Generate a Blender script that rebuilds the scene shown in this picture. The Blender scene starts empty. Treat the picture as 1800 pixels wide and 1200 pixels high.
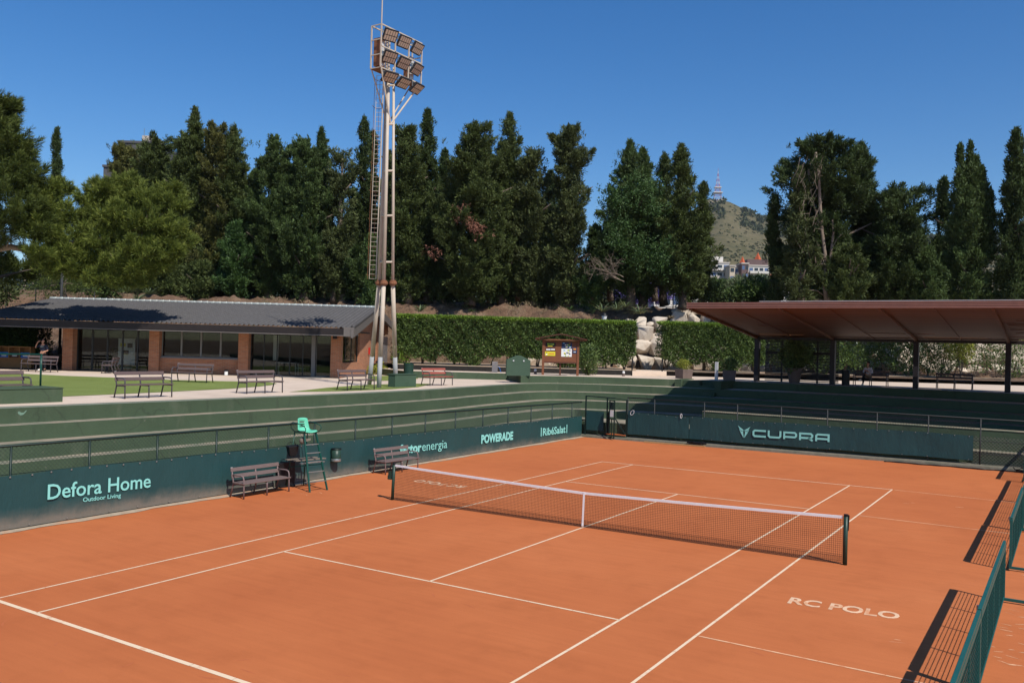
import bpy, bmesh, math, random
import numpy as np
from mathutils import Vector, Matrix

R = math.radians
SC = bpy.context.scene
COL = SC.collection

# ------------------------------------------------------------------ camera
CAM = np.array([10.5317, -20.0009, 4.5730])
YAW, PITCH, ROLL, FPX = -.57235, .00763, .0279, 1528.93      # from the court's known lines
FW = np.array([math.sin(YAW)*math.cos(PITCH), math.cos(YAW)*math.cos(PITCH), math.sin(PITCH)])
_r = np.array([math.cos(YAW), -math.sin(YAW), 0.]); _u = np.cross(_r, FW)
RT = _r*math.cos(ROLL) + _u*math.sin(ROLL)
UP = -_r*math.sin(ROLL) + _u*math.cos(ROLL)
RH = _r                                                       # level "right"
FH = np.array([math.sin(YAW), math.cos(YAW), 0.])             # level "away"

cd = bpy.data.cameras.new('camera'); cam = bpy.data.objects.new('camera', cd); COL.objects.link(cam)
cd.sensor_width = 36; cd.lens = 36*FPX/1800; cd.clip_start = .1; cd.clip_end = 12000
m = Matrix.Identity(4)
for i in range(3):
    m[i][0], m[i][1], m[i][2], m[i][3] = RT[i], UP[i], -FW[i], CAM[i]
cam.matrix_world = m
SC.camera = cam

# ------------------------------------------------------------------ sky, sun, exposure
SUN_EL = 49.0
_az = np.array([.92, -.39]); _az /= np.linalg.norm(_az)
TO_SUN = Vector((_az[0]*math.cos(R(SUN_EL)), _az[1]*math.cos(R(SUN_EL)), math.sin(R(SUN_EL))))
W = bpy.data.worlds.new('World'); SC.world = W; W.use_nodes = True
nt = W.node_tree; bg = nt.nodes['Background']
sky = nt.nodes.new('ShaderNodeTexSky'); sky.sky_type = 'NISHITA'; sky.sun_disc = False
sky.sun_elevation = R(SUN_EL); sky.sun_rotation = math.atan2(_az[0], _az[1])
sky.altitude = 100; sky.air_density = 1.0; sky.dust_density = .4; sky.ozone_density = 4.0
hs = nt.nodes.new('ShaderNodeHueSaturation'); hs.inputs['Saturation'].default_value = 1.33; hs.inputs['Hue'].default_value = .506
nt.links.new(sky.outputs[0], hs.inputs['Color']); nt.links.new(hs.outputs[0], bg.inputs[0]); bg.inputs[1].default_value = .108
sl = bpy.data.lights.new('sun', 'SUN'); sl.energy = 4.6; sl.angle = R(.5); sl.color = (1, .945, .86)
so = bpy.data.objects.new('sun', sl); COL.objects.link(so)
so.rotation_euler = TO_SUN.to_track_quat('Z', 'Y').to_euler(); so.location = (30, -30, 60)
SC.view_settings.view_transform = 'Standard'; SC.view_settings.look = 'None'
SC.view_settings.exposure = 0.17; SC.view_settings.gamma = 1; SC.view_settings.use_curve_mapping = False
SC.cycles.max_bounces = 6; SC.cycles.transparent_max_bounces = 12

# ------------------------------------------------------------------ geometry of the view (places read off the survey)
def ray(x, y): return FW + RT*((x-900)/FPX) - UP*((y-600)/FPX)
def at(x, y, depth): return CAM + ray(x, y)*depth
def onz(x, y, z):
    d = ray(x, y); return CAM + d*((z-CAM[2])/d[2])
def LD(lat, dep, z):                                          # level view axes -> world
    p = CAM + RH*lat + FH*dep; return np.array([p[0], p[1], z])
SL = .008
def cz(x, y): return SL*(x+y)                                 # the court drains: a gently tilted plane

# ------------------------------------------------------------------ object helpers
def tag(o, label=None, cat=None, group=None, kind=None):
    if label: o['label'] = label
    if cat: o['category'] = cat
    if group: o['group'] = group
    if kind: o['kind'] = kind
    return o
def thing(name, label, cat, loc=(0, 0, 0), rz=0, group=None):
    o = bpy.data.objects.new(name, None); COL.objects.link(o)
    o.location = Vector([float(c) for c in loc]); o.rotation_euler = (0, 0, rz); o.empty_display_size = .3
    return tag(o, label, cat, group)
def copy_tree(o, parent=None):
    c = o.copy(); COL.objects.link(c)
    if parent: c.parent = parent
    for ch in [x for x in o.children]:
        copy_tree(ch, c)
    return c
def mesh_obj(name, me, parent=None):
    o = bpy.data.objects.new(name, me); COL.objects.link(o)
    if parent: o.parent = parent
    return o

class MB:
    def __init__(s): s.v = []; s.f = []; s.mi = []
    def add(s, vs, fs, m=0):
        n = len(s.v); s.v += [tuple(float(c) for c in p) for p in vs]
        s.f += [tuple(i+n for i in f) for f in fs]; s.mi += [m]*len(fs)
    def quad(s, a, b, c, d, m=0): s.add([a, b, c, d], [(0, 1, 2, 3)], m)
    def box(s, c, d, m=0, rot=None):
        hx, hy, hz = d[0]/2, d[1]/2, d[2]/2
        vs = [Vector((x, y, z)) for x in (-hx, hx) for y in (-hy, hy) for z in (-hz, hz)]
        if rot is not None: vs = [rot @ p for p in vs]
        c = Vector([float(k) for k in c])
        s.add([p+c for p in vs], [(0, 1, 3, 2), (4, 6, 7, 5), (0, 4, 5, 1), (2, 3, 7, 6), (0, 2, 6, 4), (1, 5, 7, 3)], m)
    def bx(s, x0, x1, y0, y1, z0, z1, m=0): s.box(((x0+x1)/2, (y0+y1)/2, (z0+z1)/2), (abs(x1-x0), abs(y1-y0), abs(z1-z0)), m)
    def bar(s, a, b, w, h, m=0, up=(0, 0, 1)):
        a = Vector([float(k) for k in a]); b = Vector([float(k) for k in b]); d = (b-a)
        L = d.length; d.normalize(); up = Vector(up)
        if abs(d.dot(up)) > .99: up = Vector((1, 0, 0))
        x = d.cross(up).normalized(); z = x.cross(d).normalized()
        vs = [p + x*(i*w/2) + z*(j*h/2) for p in (a, b) for i in (-1, 1) for j in (-1, 1)]
        s.add(vs, [(0, 1, 3, 2), (4, 6, 7, 5), (0, 4, 5, 1), (2, 3, 7, 6), (0, 2, 6, 4), (1, 5, 7, 3)], m)
    def path(s, pts, r, n=8, m=0, closed=False, cap=True):
        pts = [Vector([float(k) for k in p]) for p in pts]; N = len(pts)
        rs = r if isinstance(r, (list, tuple)) else [r]*N
        up = None; vs = []
        for i, p in enumerate(pts):
            if closed: t = pts[(i+1) % N]-pts[i-1]
            else: t = pts[min(i+1, N-1)]-pts[max(i-1, 0)]
            t.normalize()
            if up is None: up = Vector((0, 0, 1)) if abs(t.z) < .95 else Vector((1, 0, 0))
            x = t.cross(up).normalized(); up = x.cross(t).normalized()
            for k in range(n):
                a = 2*math.pi*k/n; vs.append(p + x*(math.cos(a)*rs[i]) + up*(math.sin(a)*rs[i]))
        fs = []
        for i in range(N if closed else N-1):
            j = (i+1) % N
            for k in range(n):
                l = (k+1) % n; fs.append((i*n+k, i*n+l, j*n+l, j*n+k))
        if cap and not closed:
            fs.append(tuple(range(n))[::-1]); fs.append(tuple((N-1)*n+k for k in range(n)))
        s.add(vs, fs, m)
    def tube(s, a, b, r, n=8, m=0, r2=None): s.path([a, b], [r, r if r2 is None else r2], n, m)
    def lathe(s, prof, n=16, c=(0, 0, 0), m=0, caps=True):
        vs = []; fs = []
        for (r, z) in prof:
            for k in range(n):
                a = 2*math.pi*k/n; vs.append((c[0]+r*math.cos(a), c[1]+r*math.sin(a), c[2]+z))
        for i in range(len(prof)-1):
            for k in range(n):
                l = (k+1) % n; fs.append((i*n+k, i*n+l, (i+1)*n+l, (i+1)*n+k))
        if caps:
            fs.append(tuple(range(n))[::-1]); fs.append(tuple((len(prof)-1)*n+k for k in range(n)))
        s.add(vs, fs, m)
    def prism(s, poly, o, ex, ey, ez, t, m=0):                # 2-D outline in the plane (ex,ey) at o, thickness t along ez
        o, ex, ey, ez = [Vector([float(k) for k in q]) for q in (o, ex, ey, ez)]; n = len(poly)
        A = [o+ex*p[0]+ey*p[1] for p in poly]; B = [p+ez*t for p in A]
        s.add(A+B, [tuple(range(n))[::-1], tuple(range(n, 2*n))]+[(i, (i+1) % n, n+(i+1) % n, n+i) for i in range(n)], m)
    def build(s, name, mats, parent=None, smooth=False, world=False, bevel=0):
        me = bpy.data.meshes.new(name)
        v = s.v
        if world and parent is not None:
            L = parent.location; v = [(p[0]-L[0], p[1]-L[1], p[2]-L[2]) for p in v]
        me.from_pydata(v, [], s.f)
        for mt in (mats if isinstance(mats, (list, tuple)) else [mats]): me.materials.append(mt)
        if len(me.materials) > 1: me.polygons.foreach_set('material_index', s.mi)
        if smooth: me.polygons.foreach_set('use_smooth', [True]*len(me.polygons))
        me.update()
        o = mesh_obj(name, me, parent)
        if bevel:
            b = o.modifiers.new('bevel', 'BEVEL'); b.width = bevel; b.segments = 2; b.limit_method = 'ANGLE'
        return o

# ------------------------------------------------------------------ materials (all procedural)
def hx(s):
    s = s.lstrip('#'); out = []
    for i in (0, 2, 4):
        c = int(s[i:i+2], 16)/255; out.append(c/12.92 if c <= .04045 else ((c+.055)/1.055)**2.4)
    return tuple(out)
def new_mat(name):
    mt = bpy.data.materials.new(name); mt.use_nodes = True
    nt = mt.node_tree; return mt, nt, nt.nodes['Principled BSDF']
def N(nt, t, **kw):
    n = nt.nodes.new(t)
    for k, v in kw.items():
        if k in n.inputs.keys(): n.inputs[k].default_value = v
        else: setattr(n, k, v)
    return n
def noise(nt, scale, detail=4, rough=.55, vec=None, mapping=None):
    n = N(nt, 'ShaderNodeTexNoise'); n.inputs['Scale'].default_value = scale; n.inputs['Detail'].default_value = detail
    n.inputs['Roughness'].default_value = rough
    if vec is None:
        vec = N(nt, 'ShaderNodeTexCoord').outputs['Object']
    if mapping:
        mp = N(nt, 'ShaderNodeMapping'); mp.inputs['Scale'].default_value = mapping
        nt.links.new(vec, mp.inputs[0]); vec = mp.outputs[0]
    nt.links.new(vec, n.inputs['Vector']); return n.outputs['Fac']
def ramp(nt, fac, stops):
    r = N(nt, 'ShaderNodeValToRGB'); e = r.color_ramp.elements
    e[0].position, e[0].color = stops[0][0], tuple(stops[0][1])+(1,)
    e[1].position, e[1].color = stops[-1][0], tuple(stops[-1][1])+(1,)
    for p, c in stops[1:-1]:
        k = e.new(p); k.color = tuple(c)+(1,)
    nt.links.new(fac, r.inputs[0]); return r.outputs[0]
def mixc(nt, a, b, fac, mode='MIX'):
    m = N(nt, 'ShaderNodeMix', data_type='RGBA', blend_type=mode)
    for sock, v in ((m.inputs[0], fac), (m.inputs[6], a), (m.inputs[7], b)):
        if hasattr(v, 'is_output'): nt.links.new(v, sock)
        else: sock.default_value = v if isinstance(v, (int, float)) else tuple(v)+(1,)
    return m.outputs[2]
def sc_(c, k): return tuple(min(1, x*k) for x in c)
def pmat(name, col, rough=.75, var=.18, scale=3., bump=0, bscale=40, metal=0, spec=.3, mapping=None, dirt=None, dscale=1.2, dthr=(.55, .75)):
    mt, nt, b = new_mat(name)
    f = noise(nt, scale, 5, .6, mapping=mapping)
    c = ramp(nt, f, [(.25, sc_(col, 1-var)), (.75, sc_(col, 1+var))])
    if dirt:
        d = noise(nt, dscale, 6, .65)
        dm = ramp(nt, d, [(dthr[0], (0, 0, 0)), (dthr[1], (1, 1, 1))])
        c = mixc(nt, c, dirt, dm)
    nt.links.new(c, b.inputs['Base Color'])
    b.inputs['Roughness'].default_value = rough; b.inputs['Metallic'].default_value = metal
    b.inputs['Specular IOR Level'].default_value = spec
    if bump:
        bp = N(nt, 'ShaderNodeBump'); bp.inputs['Strength'].default_value = bump; bp.inputs['Distance'].default_value = .02
        nt.links.new(noise(nt, bscale, 4), bp.inputs['Height']); nt.links.new(bp.outputs[0], b.inputs['Normal'])
    return mt
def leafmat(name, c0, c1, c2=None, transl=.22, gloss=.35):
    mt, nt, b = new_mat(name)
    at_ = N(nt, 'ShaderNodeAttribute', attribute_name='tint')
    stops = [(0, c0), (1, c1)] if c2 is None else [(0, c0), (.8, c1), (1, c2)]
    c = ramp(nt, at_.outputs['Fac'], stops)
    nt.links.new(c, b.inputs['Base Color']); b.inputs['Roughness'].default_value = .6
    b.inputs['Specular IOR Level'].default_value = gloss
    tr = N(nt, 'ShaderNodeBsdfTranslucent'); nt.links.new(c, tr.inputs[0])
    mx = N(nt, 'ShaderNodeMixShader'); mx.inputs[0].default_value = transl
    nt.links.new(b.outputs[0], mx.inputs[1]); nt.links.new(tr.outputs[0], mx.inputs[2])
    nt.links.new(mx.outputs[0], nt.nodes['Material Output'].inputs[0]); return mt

M = {}
def build_mats():
    # clay: crushed brick, brushed, with paler dusty drifts and darker damp patches
    mt, nt, b = new_mat('clay')
    pos = N(nt, 'ShaderNodeTexCoord').outputs['Object']
    big = noise(nt, .16, 4, .6, pos); mid = noise(nt, 1.1, 6, .65, pos); fine = noise(nt, 60, 3, .6, pos)
    str_ = noise(nt, 1.0, 6, .7, pos, mapping=(.35, 5.5, 1))
    c = ramp(nt, big, [(.3, (.450, .130, .045)), (.55, (.500, .152, .053)), (.75, (.535, .170, .062))])
    c = mixc(nt, c, ramp(nt, mid, [(.3, (.82, .80, .78)), (.5, (1, 1, 1)), (.72, (1.0, 1.0, 1.0))]), .5, 'MULTIPLY')
    c = mixc(nt, c, ramp(nt, str_, [(.35, (.88, .87, .86)), (.62, (1, 1, 1))]), .6, 'MULTIPLY')
    c = mixc(nt, c, (.66, .30, .16), ramp(nt, noise(nt, 2.2, 8, .75, pos, mapping=(.5, 2.2, 1)), [(.66, (0, 0, 0)), (.80, (.45, .45, .45))]))
    c = mixc(nt, c, ramp(nt, fine, [(.3, (.88, .88, .88)), (.7, (1, 1, 1))]), .6, 'MULTIPLY')
    nt.links.new(c, b.inputs['Base Color']); b.inputs['Roughness'].default_value = .95; b.inputs['Specular IOR Level'].default_value = .12
    bp = N(nt, 'ShaderNodeBump'); bp.inputs['Strength'].default_value = .25; bp.inputs['Distance'].default_value = .01
    nt.links.new(noise(nt, 25, 6, .7, pos), bp.inputs['Height']); nt.links.new(bp.outputs[0], b.inputs['Normal'])
    M['clay'] = mt
    # painted court line with clay dust trodden over it
    mt, nt, b = new_mat('court_line_paint')
    c = mixc(nt, (.74, .575, .39), (.60, .27, .13), ramp(nt, noise(nt, 3.5, 8, .75), [(.52, (0, 0, 0)), (.70, (.9, .9, .9))]))
    nt.links.new(c, b.inputs['Base Color']); b.inputs['Roughness'].default_value = .8; M['line'] = mt
    M['letterpaint'] = pmat('dusted_letter_paint', (.70, .47, .30), .85, .14, 3, dirt=(.60, .27, .13), dscale=3.5, dthr=(.46, .66))
    M['faintline'] = pmat('faded_line_paint', (.72, .42, .24), .9, .25, 6, dirt=(.56, .22, .10), dscale=3, dthr=(.5, .65))
    M['slide'] = pmat('slide_mark_dust', (.575, .215, .092), .95, .1, 8)
    M['damp'] = pmat('scraped_clay', (.43, .118, .040), .95, .1, 8)
    # stands
    mt, nt, b = new_mat('green_masonry_paint')
    pos = N(nt, 'ShaderNodeTexCoord').outputs['Object']
    c = ramp(nt, noise(nt, .7, 6, .65, pos), [(.25, (.044, .068, .037)), (.75, (.060, .092, .051))])
    c = mixc(nt, c, (.092, .112, .072), ramp(nt, noise(nt, 1.5, 7, .7, pos, mapping=(1, 1, .3)), [(.56, (0, 0, 0)), (.74, (.8, .8, .8))]))       # chalky weathering
    c = mixc(nt, c, (.028, .036, .024), ramp(nt, noise(nt, 2.3, 5, .7, pos, mapping=(1, 1, .12)), [(.62, (0, 0, 0)), (.75, (.6, .6, .6))]))      # run-down stains
    vo = N(nt, 'ShaderNodeTexVoronoi', feature='DISTANCE_TO_EDGE'); vo.inputs['Scale'].default_value = .45
    wp = N(nt, 'ShaderNodeTexNoise'); wp.inputs['Scale'].default_value = 1.2; wp.inputs['Detail'].default_value = 5; nt.links.new(pos, wp.inputs['Vector'])
    nt.links.new(mixc(nt, pos, wp.outputs['Color'], .45), vo.inputs['Vector'])
    c = mixc(nt, c, (.030, .040, .026), ramp(nt, vo.outputs['Distance'], [(0, (.5, .5, .5)), (.006, (0, 0, 0))]))                                # hair cracks
    c = mixc(nt, c, (.20, .19, .15), ramp(nt, noise(nt, 6, 4, .6, pos), [(.70, (0, 0, 0)), (.735, (.7, .7, .7))]))                               # small chips
    nt.links.new(c, b.inputs['Base Color']); b.inputs['Roughness'].default_value = .8; b.inputs['Specular IOR Level'].default_value = .3
    bp = N(nt, 'ShaderNodeBump'); bp.inputs['Strength'].default_value = .4; bp.inputs['Distance'].default_value = .03
    nt.links.new(noise(nt, 5, 7, .7, pos), bp.inputs['Height']); nt.links.new(bp.outputs[0], b.inputs['Normal']); M['riser'] = mt
    M['tread'] = pmat('worn_tread', (.27, .225, .165), .9, .2, 2.2, bump=.3, bscale=30, dirt=(.13, .15, .105), dscale=.9, dthr=(.42, .66))
    M['treadtop'] = pmat('green_grey_tread', (.17, .19, .14), .9, .2, 2.2, bump=.3, bscale=30, dirt=(.27, .225, .165), dscale=.8, dthr=(.5, .7))
    M['concrete'] = pmat('weathered_concrete', (.36, .29, .21), .92, .22, 4, bump=.5, bscale=40, dirt=(.46, .22, .11), dscale=1.4, dthr=(.5, .72))
    M['kerb'] = pmat('mossy_kerb_concrete', (.15, .135, .10), .92, .22, 4, bump=.5, bscale=40, dirt=(.085, .095, .065), dscale=1.4, dthr=(.5, .72))
    M['paving'] = pmat('pale_paving', (.60, .48, .375), .9, .08, 1.4, bump=.2, bscale=60, dirt=(.47, .37, .28), dscale=.5, dthr=(.5, .8))
    mt, nt, b = new_mat('turf')
    c = ramp(nt, noise(nt, .5, 5), [(.3, (.18, .225, .058)), (.7, (.225, .275, .08))])
    c = mixc(nt, c, ramp(nt, noise(nt, 45, 3), [(.3, (.7, .7, .7)), (.7, (1, 1, 1))]), .7, 'MULTIPLY')
    nt.links.new(c, b.inputs['Base Color']); b.inputs['Roughness'].default_value = .95; b.inputs['Specular IOR Level'].default_value = .1
    bp = N(nt, 'ShaderNodeBump'); bp.inputs['Strength'].default_value = .8; bp.inputs['Distance'].default_value = .03
    nt.links.new(noise(nt, 60, 3), bp.inputs['Height']); nt.links.new(bp.outputs[0], b.inputs['Normal']); M['turf'] = mt
    # banner vinyl: dark teal, dusty near the foot of the wall
    mt, nt, b = new_mat('banner_vinyl')
    geo = N(nt, 'ShaderNodeNewGeometry'); sx = N(nt, 'ShaderNodeSeparateXYZ'); nt.links.new(geo.outputs['Position'], sx.inputs[0])
    base = ramp(nt, noise(nt, .55, 5, .6), [(.3, (.0115, .050, .052)), (.7, (.016, .060, .061))])
    ad = N(nt, 'ShaderNodeMath', operation='MULTIPLY_ADD'); nt.links.new(noise(nt, 1.3, 6, .7), ad.inputs[0]); ad.inputs[1].default_value = .55
    nt.links.new(sx.outputs['Z'], ad.inputs[2])
    dust = ramp(nt, ad.outputs[0], [(.28, (.50, .50, .50)), (.50, (.12, .12, .12)), (.66, (0, 0, 0))])
    c = mixc(nt, base, (.28, .21, .16), dust)
    scf = ramp(nt, noise(nt, 7, 8, .75, mapping=(1, 1, .3)), [(.69, (0, 0, 0)), (.78, (.35, .35, .35))])
    c = mixc(nt, c, (.14, .22, .21), scf)
    nt.links.new(c, b.inputs['Base Color']); b.inputs['Roughness'].default_value = .52; b.inputs['Specular IOR Level'].default_value = .35
    bp = N(nt, 'ShaderNodeBump'); bp.inputs['Strength'].default_value = .55; bp.inputs['Distance'].default_value = .06
    nt.links.new(noise(nt, 2.4, 5, .6, mapping=(1, 1, .35)), bp.inputs['Height']); nt.links.new(bp.outputs[0], b.inputs['Normal'])
    M['banner'] = mt
    M['mint'] = pmat('mint_lettering', (.235, .60, .545), .6, .05, 3)
    M['fence_green'] = pmat('dark_green_steel', (.012, .026, .022), .45, .15, 8, metal=.2)
    M['fence_grey'] = pmat('grey_galvanised_wire', (.040, .043, .043), .7, .15, 8, spec=.2)
    M['pale_wire'] = pmat('weathered_wire', (.17, .17, .145), .8, .15, 8, spec=.2)
    M['wire'] = pmat('plastic_coated_wire', (.020, .034, .026), .5, .15, 8)
    M['black'] = pmat('black_plastic', (.010, .010, .011), .45, .2, 6)
    M['darkgap'] = pmat('dark_earth', (.02, .018, .016), .95, .3, 6)
    M['white'] = pmat('white_tape', (.80, .80, .80), .7, .06, 5)
    M['net'] = pmat('black_net_cord', (.014, .012, .012), .7, .2, 5)
    M['post_green'] = pmat('dark_green_post', (.022, .05, .036), .4, .15, 6)
    M['slat'] = pmat('brown_bench_slat', (.150, .108, .098), .55, .18, 5, mapping=(1, 12, 12))
    M['slat_dark'] = pmat('dark_bench_slat', (.115, .080, .074), .55, .18, 5, mapping=(1, 12, 12))
    M['slat_red'] = pmat('red_bench_slat', (.31, .085, .062), .55, .15, 5, mapping=(1, 12, 12))
    M['bench_iron'] = pmat('grey_bench_frame', (.060, .052, .060), .5, .15, 8)
    M['bench_brown'] = pmat('brown_bench_frame', (.165, .120, .115), .5, .12, 8)
    M['chair_green'] = pmat('green_enamel', (.006, .055, .038), .35, .15, 6)
    M['chair_mint'] = pmat('mint_plastic', (.12, .49, .325), .35, .05, 4)
    M['steel'] = pmat('bare_steel', (.34, .37, .36), .35, .1, 8, metal=.7)
    M['yellow_pole'] = pmat('yellowish_timber', (.42, .25, .10), .7, .2, 4, mapping=(2, 14, 14))
    M['wood'] = pmat('grey_timber', (.17, .14, .11), .8, .25, 3, mapping=(2, 14, 14))
    M['tower'] = pmat('cream_mast_paint', (.49, .42, .335), .6, .08, 2.5, dirt=(.40, .27, .17), dscale=1.1, dthr=(.62, .85))
    M['tower_low'] = pmat('grey_mast_paint', (.33, .335, .33), .6, .10, 2.5, dirt=(.40, .30, .22), dscale=1.1, dthr=(.58, .8))
    M['rust'] = pmat('rusty_steel', (.22, .095, .048), .8, .3, 8)
    M['lamp_house'] = pmat('dark_lamp_housing', (.035, .034, .036), .5, .15, 6)
    M['lamp_lens'] = pmat('tan_lamp_lens', (.58, .48, .37), .35, .1, 12)
    M['pale_metal'] = pmat('pale_cabinet', (.52, .52, .52), .5, .08, 3)
    M['tile'] = pmat('slate_roof_tile', (.068, .065, .065), .62, .3, 5, bump=.25, bscale=30, dirt=(.058, .057, .062), dscale=2.5, dthr=(.5, .75))
    M['ridge'] = pmat('pale_ridge_cap', (.52, .56, .53), .7, .15, 6)
    M['fascia'] = pmat('dark_brown_fascia', (.020, .015, .014), .5, .15, 6)
    M['fascia_grey'] = pmat('grey_barge_board', (.13, .115, .105), .55, .12, 6)
    mt, nt, b = new_mat('brick')
    tc = N(nt, 'ShaderNodeTexCoord'); mp = N(nt, 'ShaderNodeMapping'); mp.inputs['Rotation'].default_value = (R(90), 0, 0)
    sx = N(nt, 'ShaderNodeSeparateXYZ'); nt.links.new(tc.outputs['Object'], sx.inputs[0])
    ad = N(nt, 'ShaderNodeMath', operation='ADD'); nt.links.new(sx.outputs['X'], ad.inputs[0]); nt.links.new(sx.outputs['Y'], ad.inputs[1])
    cb = N(nt, 'ShaderNodeCombineXYZ'); nt.links.new(ad.outputs[0], cb.inputs[0]); nt.links.new(sx.outputs['Z'], cb.inputs[1])
    br = N(nt, 'ShaderNodeTexBrick'); nt.links.new(cb.outputs[0], br.inputs['Vector'])
    br.inputs['Color1'].default_value = (.47, .165, .070, 1); br.inputs['Color2'].default_value = (.33, .10, .042, 1); br.inputs['Mortar'].default_value = (.36, .24, .155, 1)
    br.inputs['Scale'].default_value = 1; br.inputs['Brick Width'].default_value = .28; br.inputs['Row Height'].default_value = .075
    br.inputs['Mortar Size'].default_value = .013; br.inputs['Bias'].default_value = -.1
    c = mixc(nt, br.outputs['Color'], ramp(nt, noise(nt, 3, 5), [(.3, (.75, .75, .75)), (.7, (1, 1, 1))]), .6, 'MULTIPLY')
    nt.links.new(c, b.inputs['Base Color']); b.inputs['Roughness'].default_value = .9
    bp = N(nt, 'ShaderNodeBump'); bp.inputs['Strength'].default_value = .5; bp.inputs['Distance'].default_value = .01; bp.invert = True
    nt.links.new(br.outputs['Fac'], bp.inputs['Height']); nt.links.new(bp.outputs[0], b.inputs['Normal']); M['brick'] = mt
    # glass: mirror-like at grazing, otherwise clear
    mt, nt, b = new_mat('window_glass')
    tr = N(nt, 'ShaderNodeBsdfTransparent'); tr.inputs[0].default_value = (.74, .77, .75, 1)
    gl = N(nt, 'ShaderNodeBsdfGlossy'); gl.inputs['Roughness'].default_value = .02; gl.inputs['Color'].default_value = (.9, .95, .93, 1)
    fr = N(nt, 'ShaderNodeFresnel'); fr.inputs['IOR'].default_value = 1.45
    mx = N(nt, 'ShaderNodeMixShader'); nt.links.new(fr.outputs[0], mx.inputs[0]); nt.links.new(tr.outputs[0], mx.inputs[1]); nt.links.new(gl.outputs[0], mx.inputs[2])
    nt.links.new(mx.outputs[0], nt.nodes['Material Output'].inputs[0]); M['glass'] = mt
    M['frame'] = pmat('dark_window_frame', (.030, .032, .032), .45, .1, 6)
    M['frame_grey'] = pmat('grey_window_frame', (.17, .165, .155), .5, .1, 6)
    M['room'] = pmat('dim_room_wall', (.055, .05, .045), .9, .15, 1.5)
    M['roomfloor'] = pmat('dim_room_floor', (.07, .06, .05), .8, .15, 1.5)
    M['ochre'] = pmat('ochre_panel', (.36, .17, .06), .7, .15, 5)
    M['blue'] = pmat('blue_plastic', (.02, .13, .42), .5, .1, 5)
    M['paper'] = pmat('white_paper', (.72, .72, .70), .8, .05, 5)
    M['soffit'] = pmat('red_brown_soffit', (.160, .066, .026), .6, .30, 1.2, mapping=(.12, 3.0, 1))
    M['roofedge'] = pmat('red_brown_cladding', (.30, .15, .115), .55, .12, 3)
    M['paviron'] = pmat('dark_pavilion_steel', (.026, .022, .025), .5, .15, 5)
    M['boardbrown'] = pmat('brown_notice_board', (.17, .062, .028), .65, .15, 4)
    M['boarddark'] = pmat('dark_brown_timber', (.085, .030, .018), .65, .15, 4)
    M['greenbox'] = pmat('green_metal_box', (.050, .088, .056), .6, .1, 2)
    M['binGreen'] = pmat('dark_green_bin', (.010, .035, .024), .5, .1, 3)
    M['planter'] = pmat('brown_grey_planter', (.135, .100, .088), .7, .15, 3)
    M['greycol'] = pmat('grey_steel_pillar', (.15, .145, .15), .45, .12, 3, dirt=(.38, .32, .27), dscale=2, dthr=(.5, .7))
    M['screen'] = pmat('teal_screen_steel', (.012, .088, .078), .45, .15, 3)
    M['screenwire'] = pmat('teal_screen_wire', (.008, .055, .047), .55, .15, 3)
    M['rubber'] = pmat('black_rubber', (.012, .012, .013), .8, .2, 5)
    # land
    mt, nt, b = new_mat('bank_soil')
    c = ramp(nt, noise(nt, .5, 7, .7), [(.3, (.085, .048, .028)), (.5, (.20, .115, .066)), (.75, (.34, .24, .16))])
    c = mixc(nt, c, (.10, .10, .045), ramp(nt, noise(nt, .9, 7, .7), [(.55, (0, 0, 0)), (.7, (.8, .8, .8))]))
    nt.links.new(c, b.inputs['Base Color']); b.inputs['Roughness'].default_value = .95
    bp = N(nt, 'ShaderNodeBump'); bp.inputs['Strength'].default_value = 1; bp.inputs['Distance'].default_value = .5
    nt.links.new(noise(nt, 2.5, 8, .7), bp.inputs['Height']); nt.links.new(bp.outputs[0], b.inputs['Normal']); M['soil'] = mt
    M['boulder'] = pmat('pale_limestone', (.53, .455, .37), .9, .16, 1.6, bump=.7, bscale=6, dirt=(.33, .24, .17), dscale=1.2, dthr=(.55, .75))
    mt, nt, b = new_mat('hill_scrub')
    c = ramp(nt, noise(nt, .012, 8, .75), [(.3, (.090, .086, .050)), (.5, (.125, .112, .066)), (.72, (.160, .134, .084))])
    c = mixc(nt, c, ramp(nt, noise(nt, .16, 7, .75), [(.35, (.55, .58, .5)), (.6, (1.1, 1.05, 1.0))]), .8, 'MULTIPLY')
    c = mixc(nt, c, (.048, .060, .028), ramp(nt, noise(nt, .06, 6, .7), [(.54, (0, 0, 0)), (.66, (.6, .6, .6))]))
    nt.links.new(c, b.inputs['Base Color']); b.inputs['Roughness'].default_value = 1; b.inputs['Specular IOR Level'].default_value = 0; M['hill'] = mt
    # foliage
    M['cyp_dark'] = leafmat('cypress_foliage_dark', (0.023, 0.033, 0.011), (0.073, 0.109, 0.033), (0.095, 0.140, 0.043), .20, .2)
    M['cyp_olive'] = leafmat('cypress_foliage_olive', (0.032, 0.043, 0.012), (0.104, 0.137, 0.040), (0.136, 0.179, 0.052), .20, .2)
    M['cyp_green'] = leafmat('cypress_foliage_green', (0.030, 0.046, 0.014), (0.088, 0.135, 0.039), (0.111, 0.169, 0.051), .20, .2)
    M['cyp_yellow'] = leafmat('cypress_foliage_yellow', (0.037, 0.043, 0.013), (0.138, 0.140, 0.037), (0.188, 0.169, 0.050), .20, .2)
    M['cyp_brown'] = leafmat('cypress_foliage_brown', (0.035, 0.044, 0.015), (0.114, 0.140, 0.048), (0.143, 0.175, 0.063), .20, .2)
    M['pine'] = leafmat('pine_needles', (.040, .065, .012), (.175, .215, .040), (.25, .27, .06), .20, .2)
    M['pine_dark'] = leafmat('pine_needles_dark', (.022, .038, .008), (.105, .135, .028), (.15, .17, .04), .18, .2)
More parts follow.
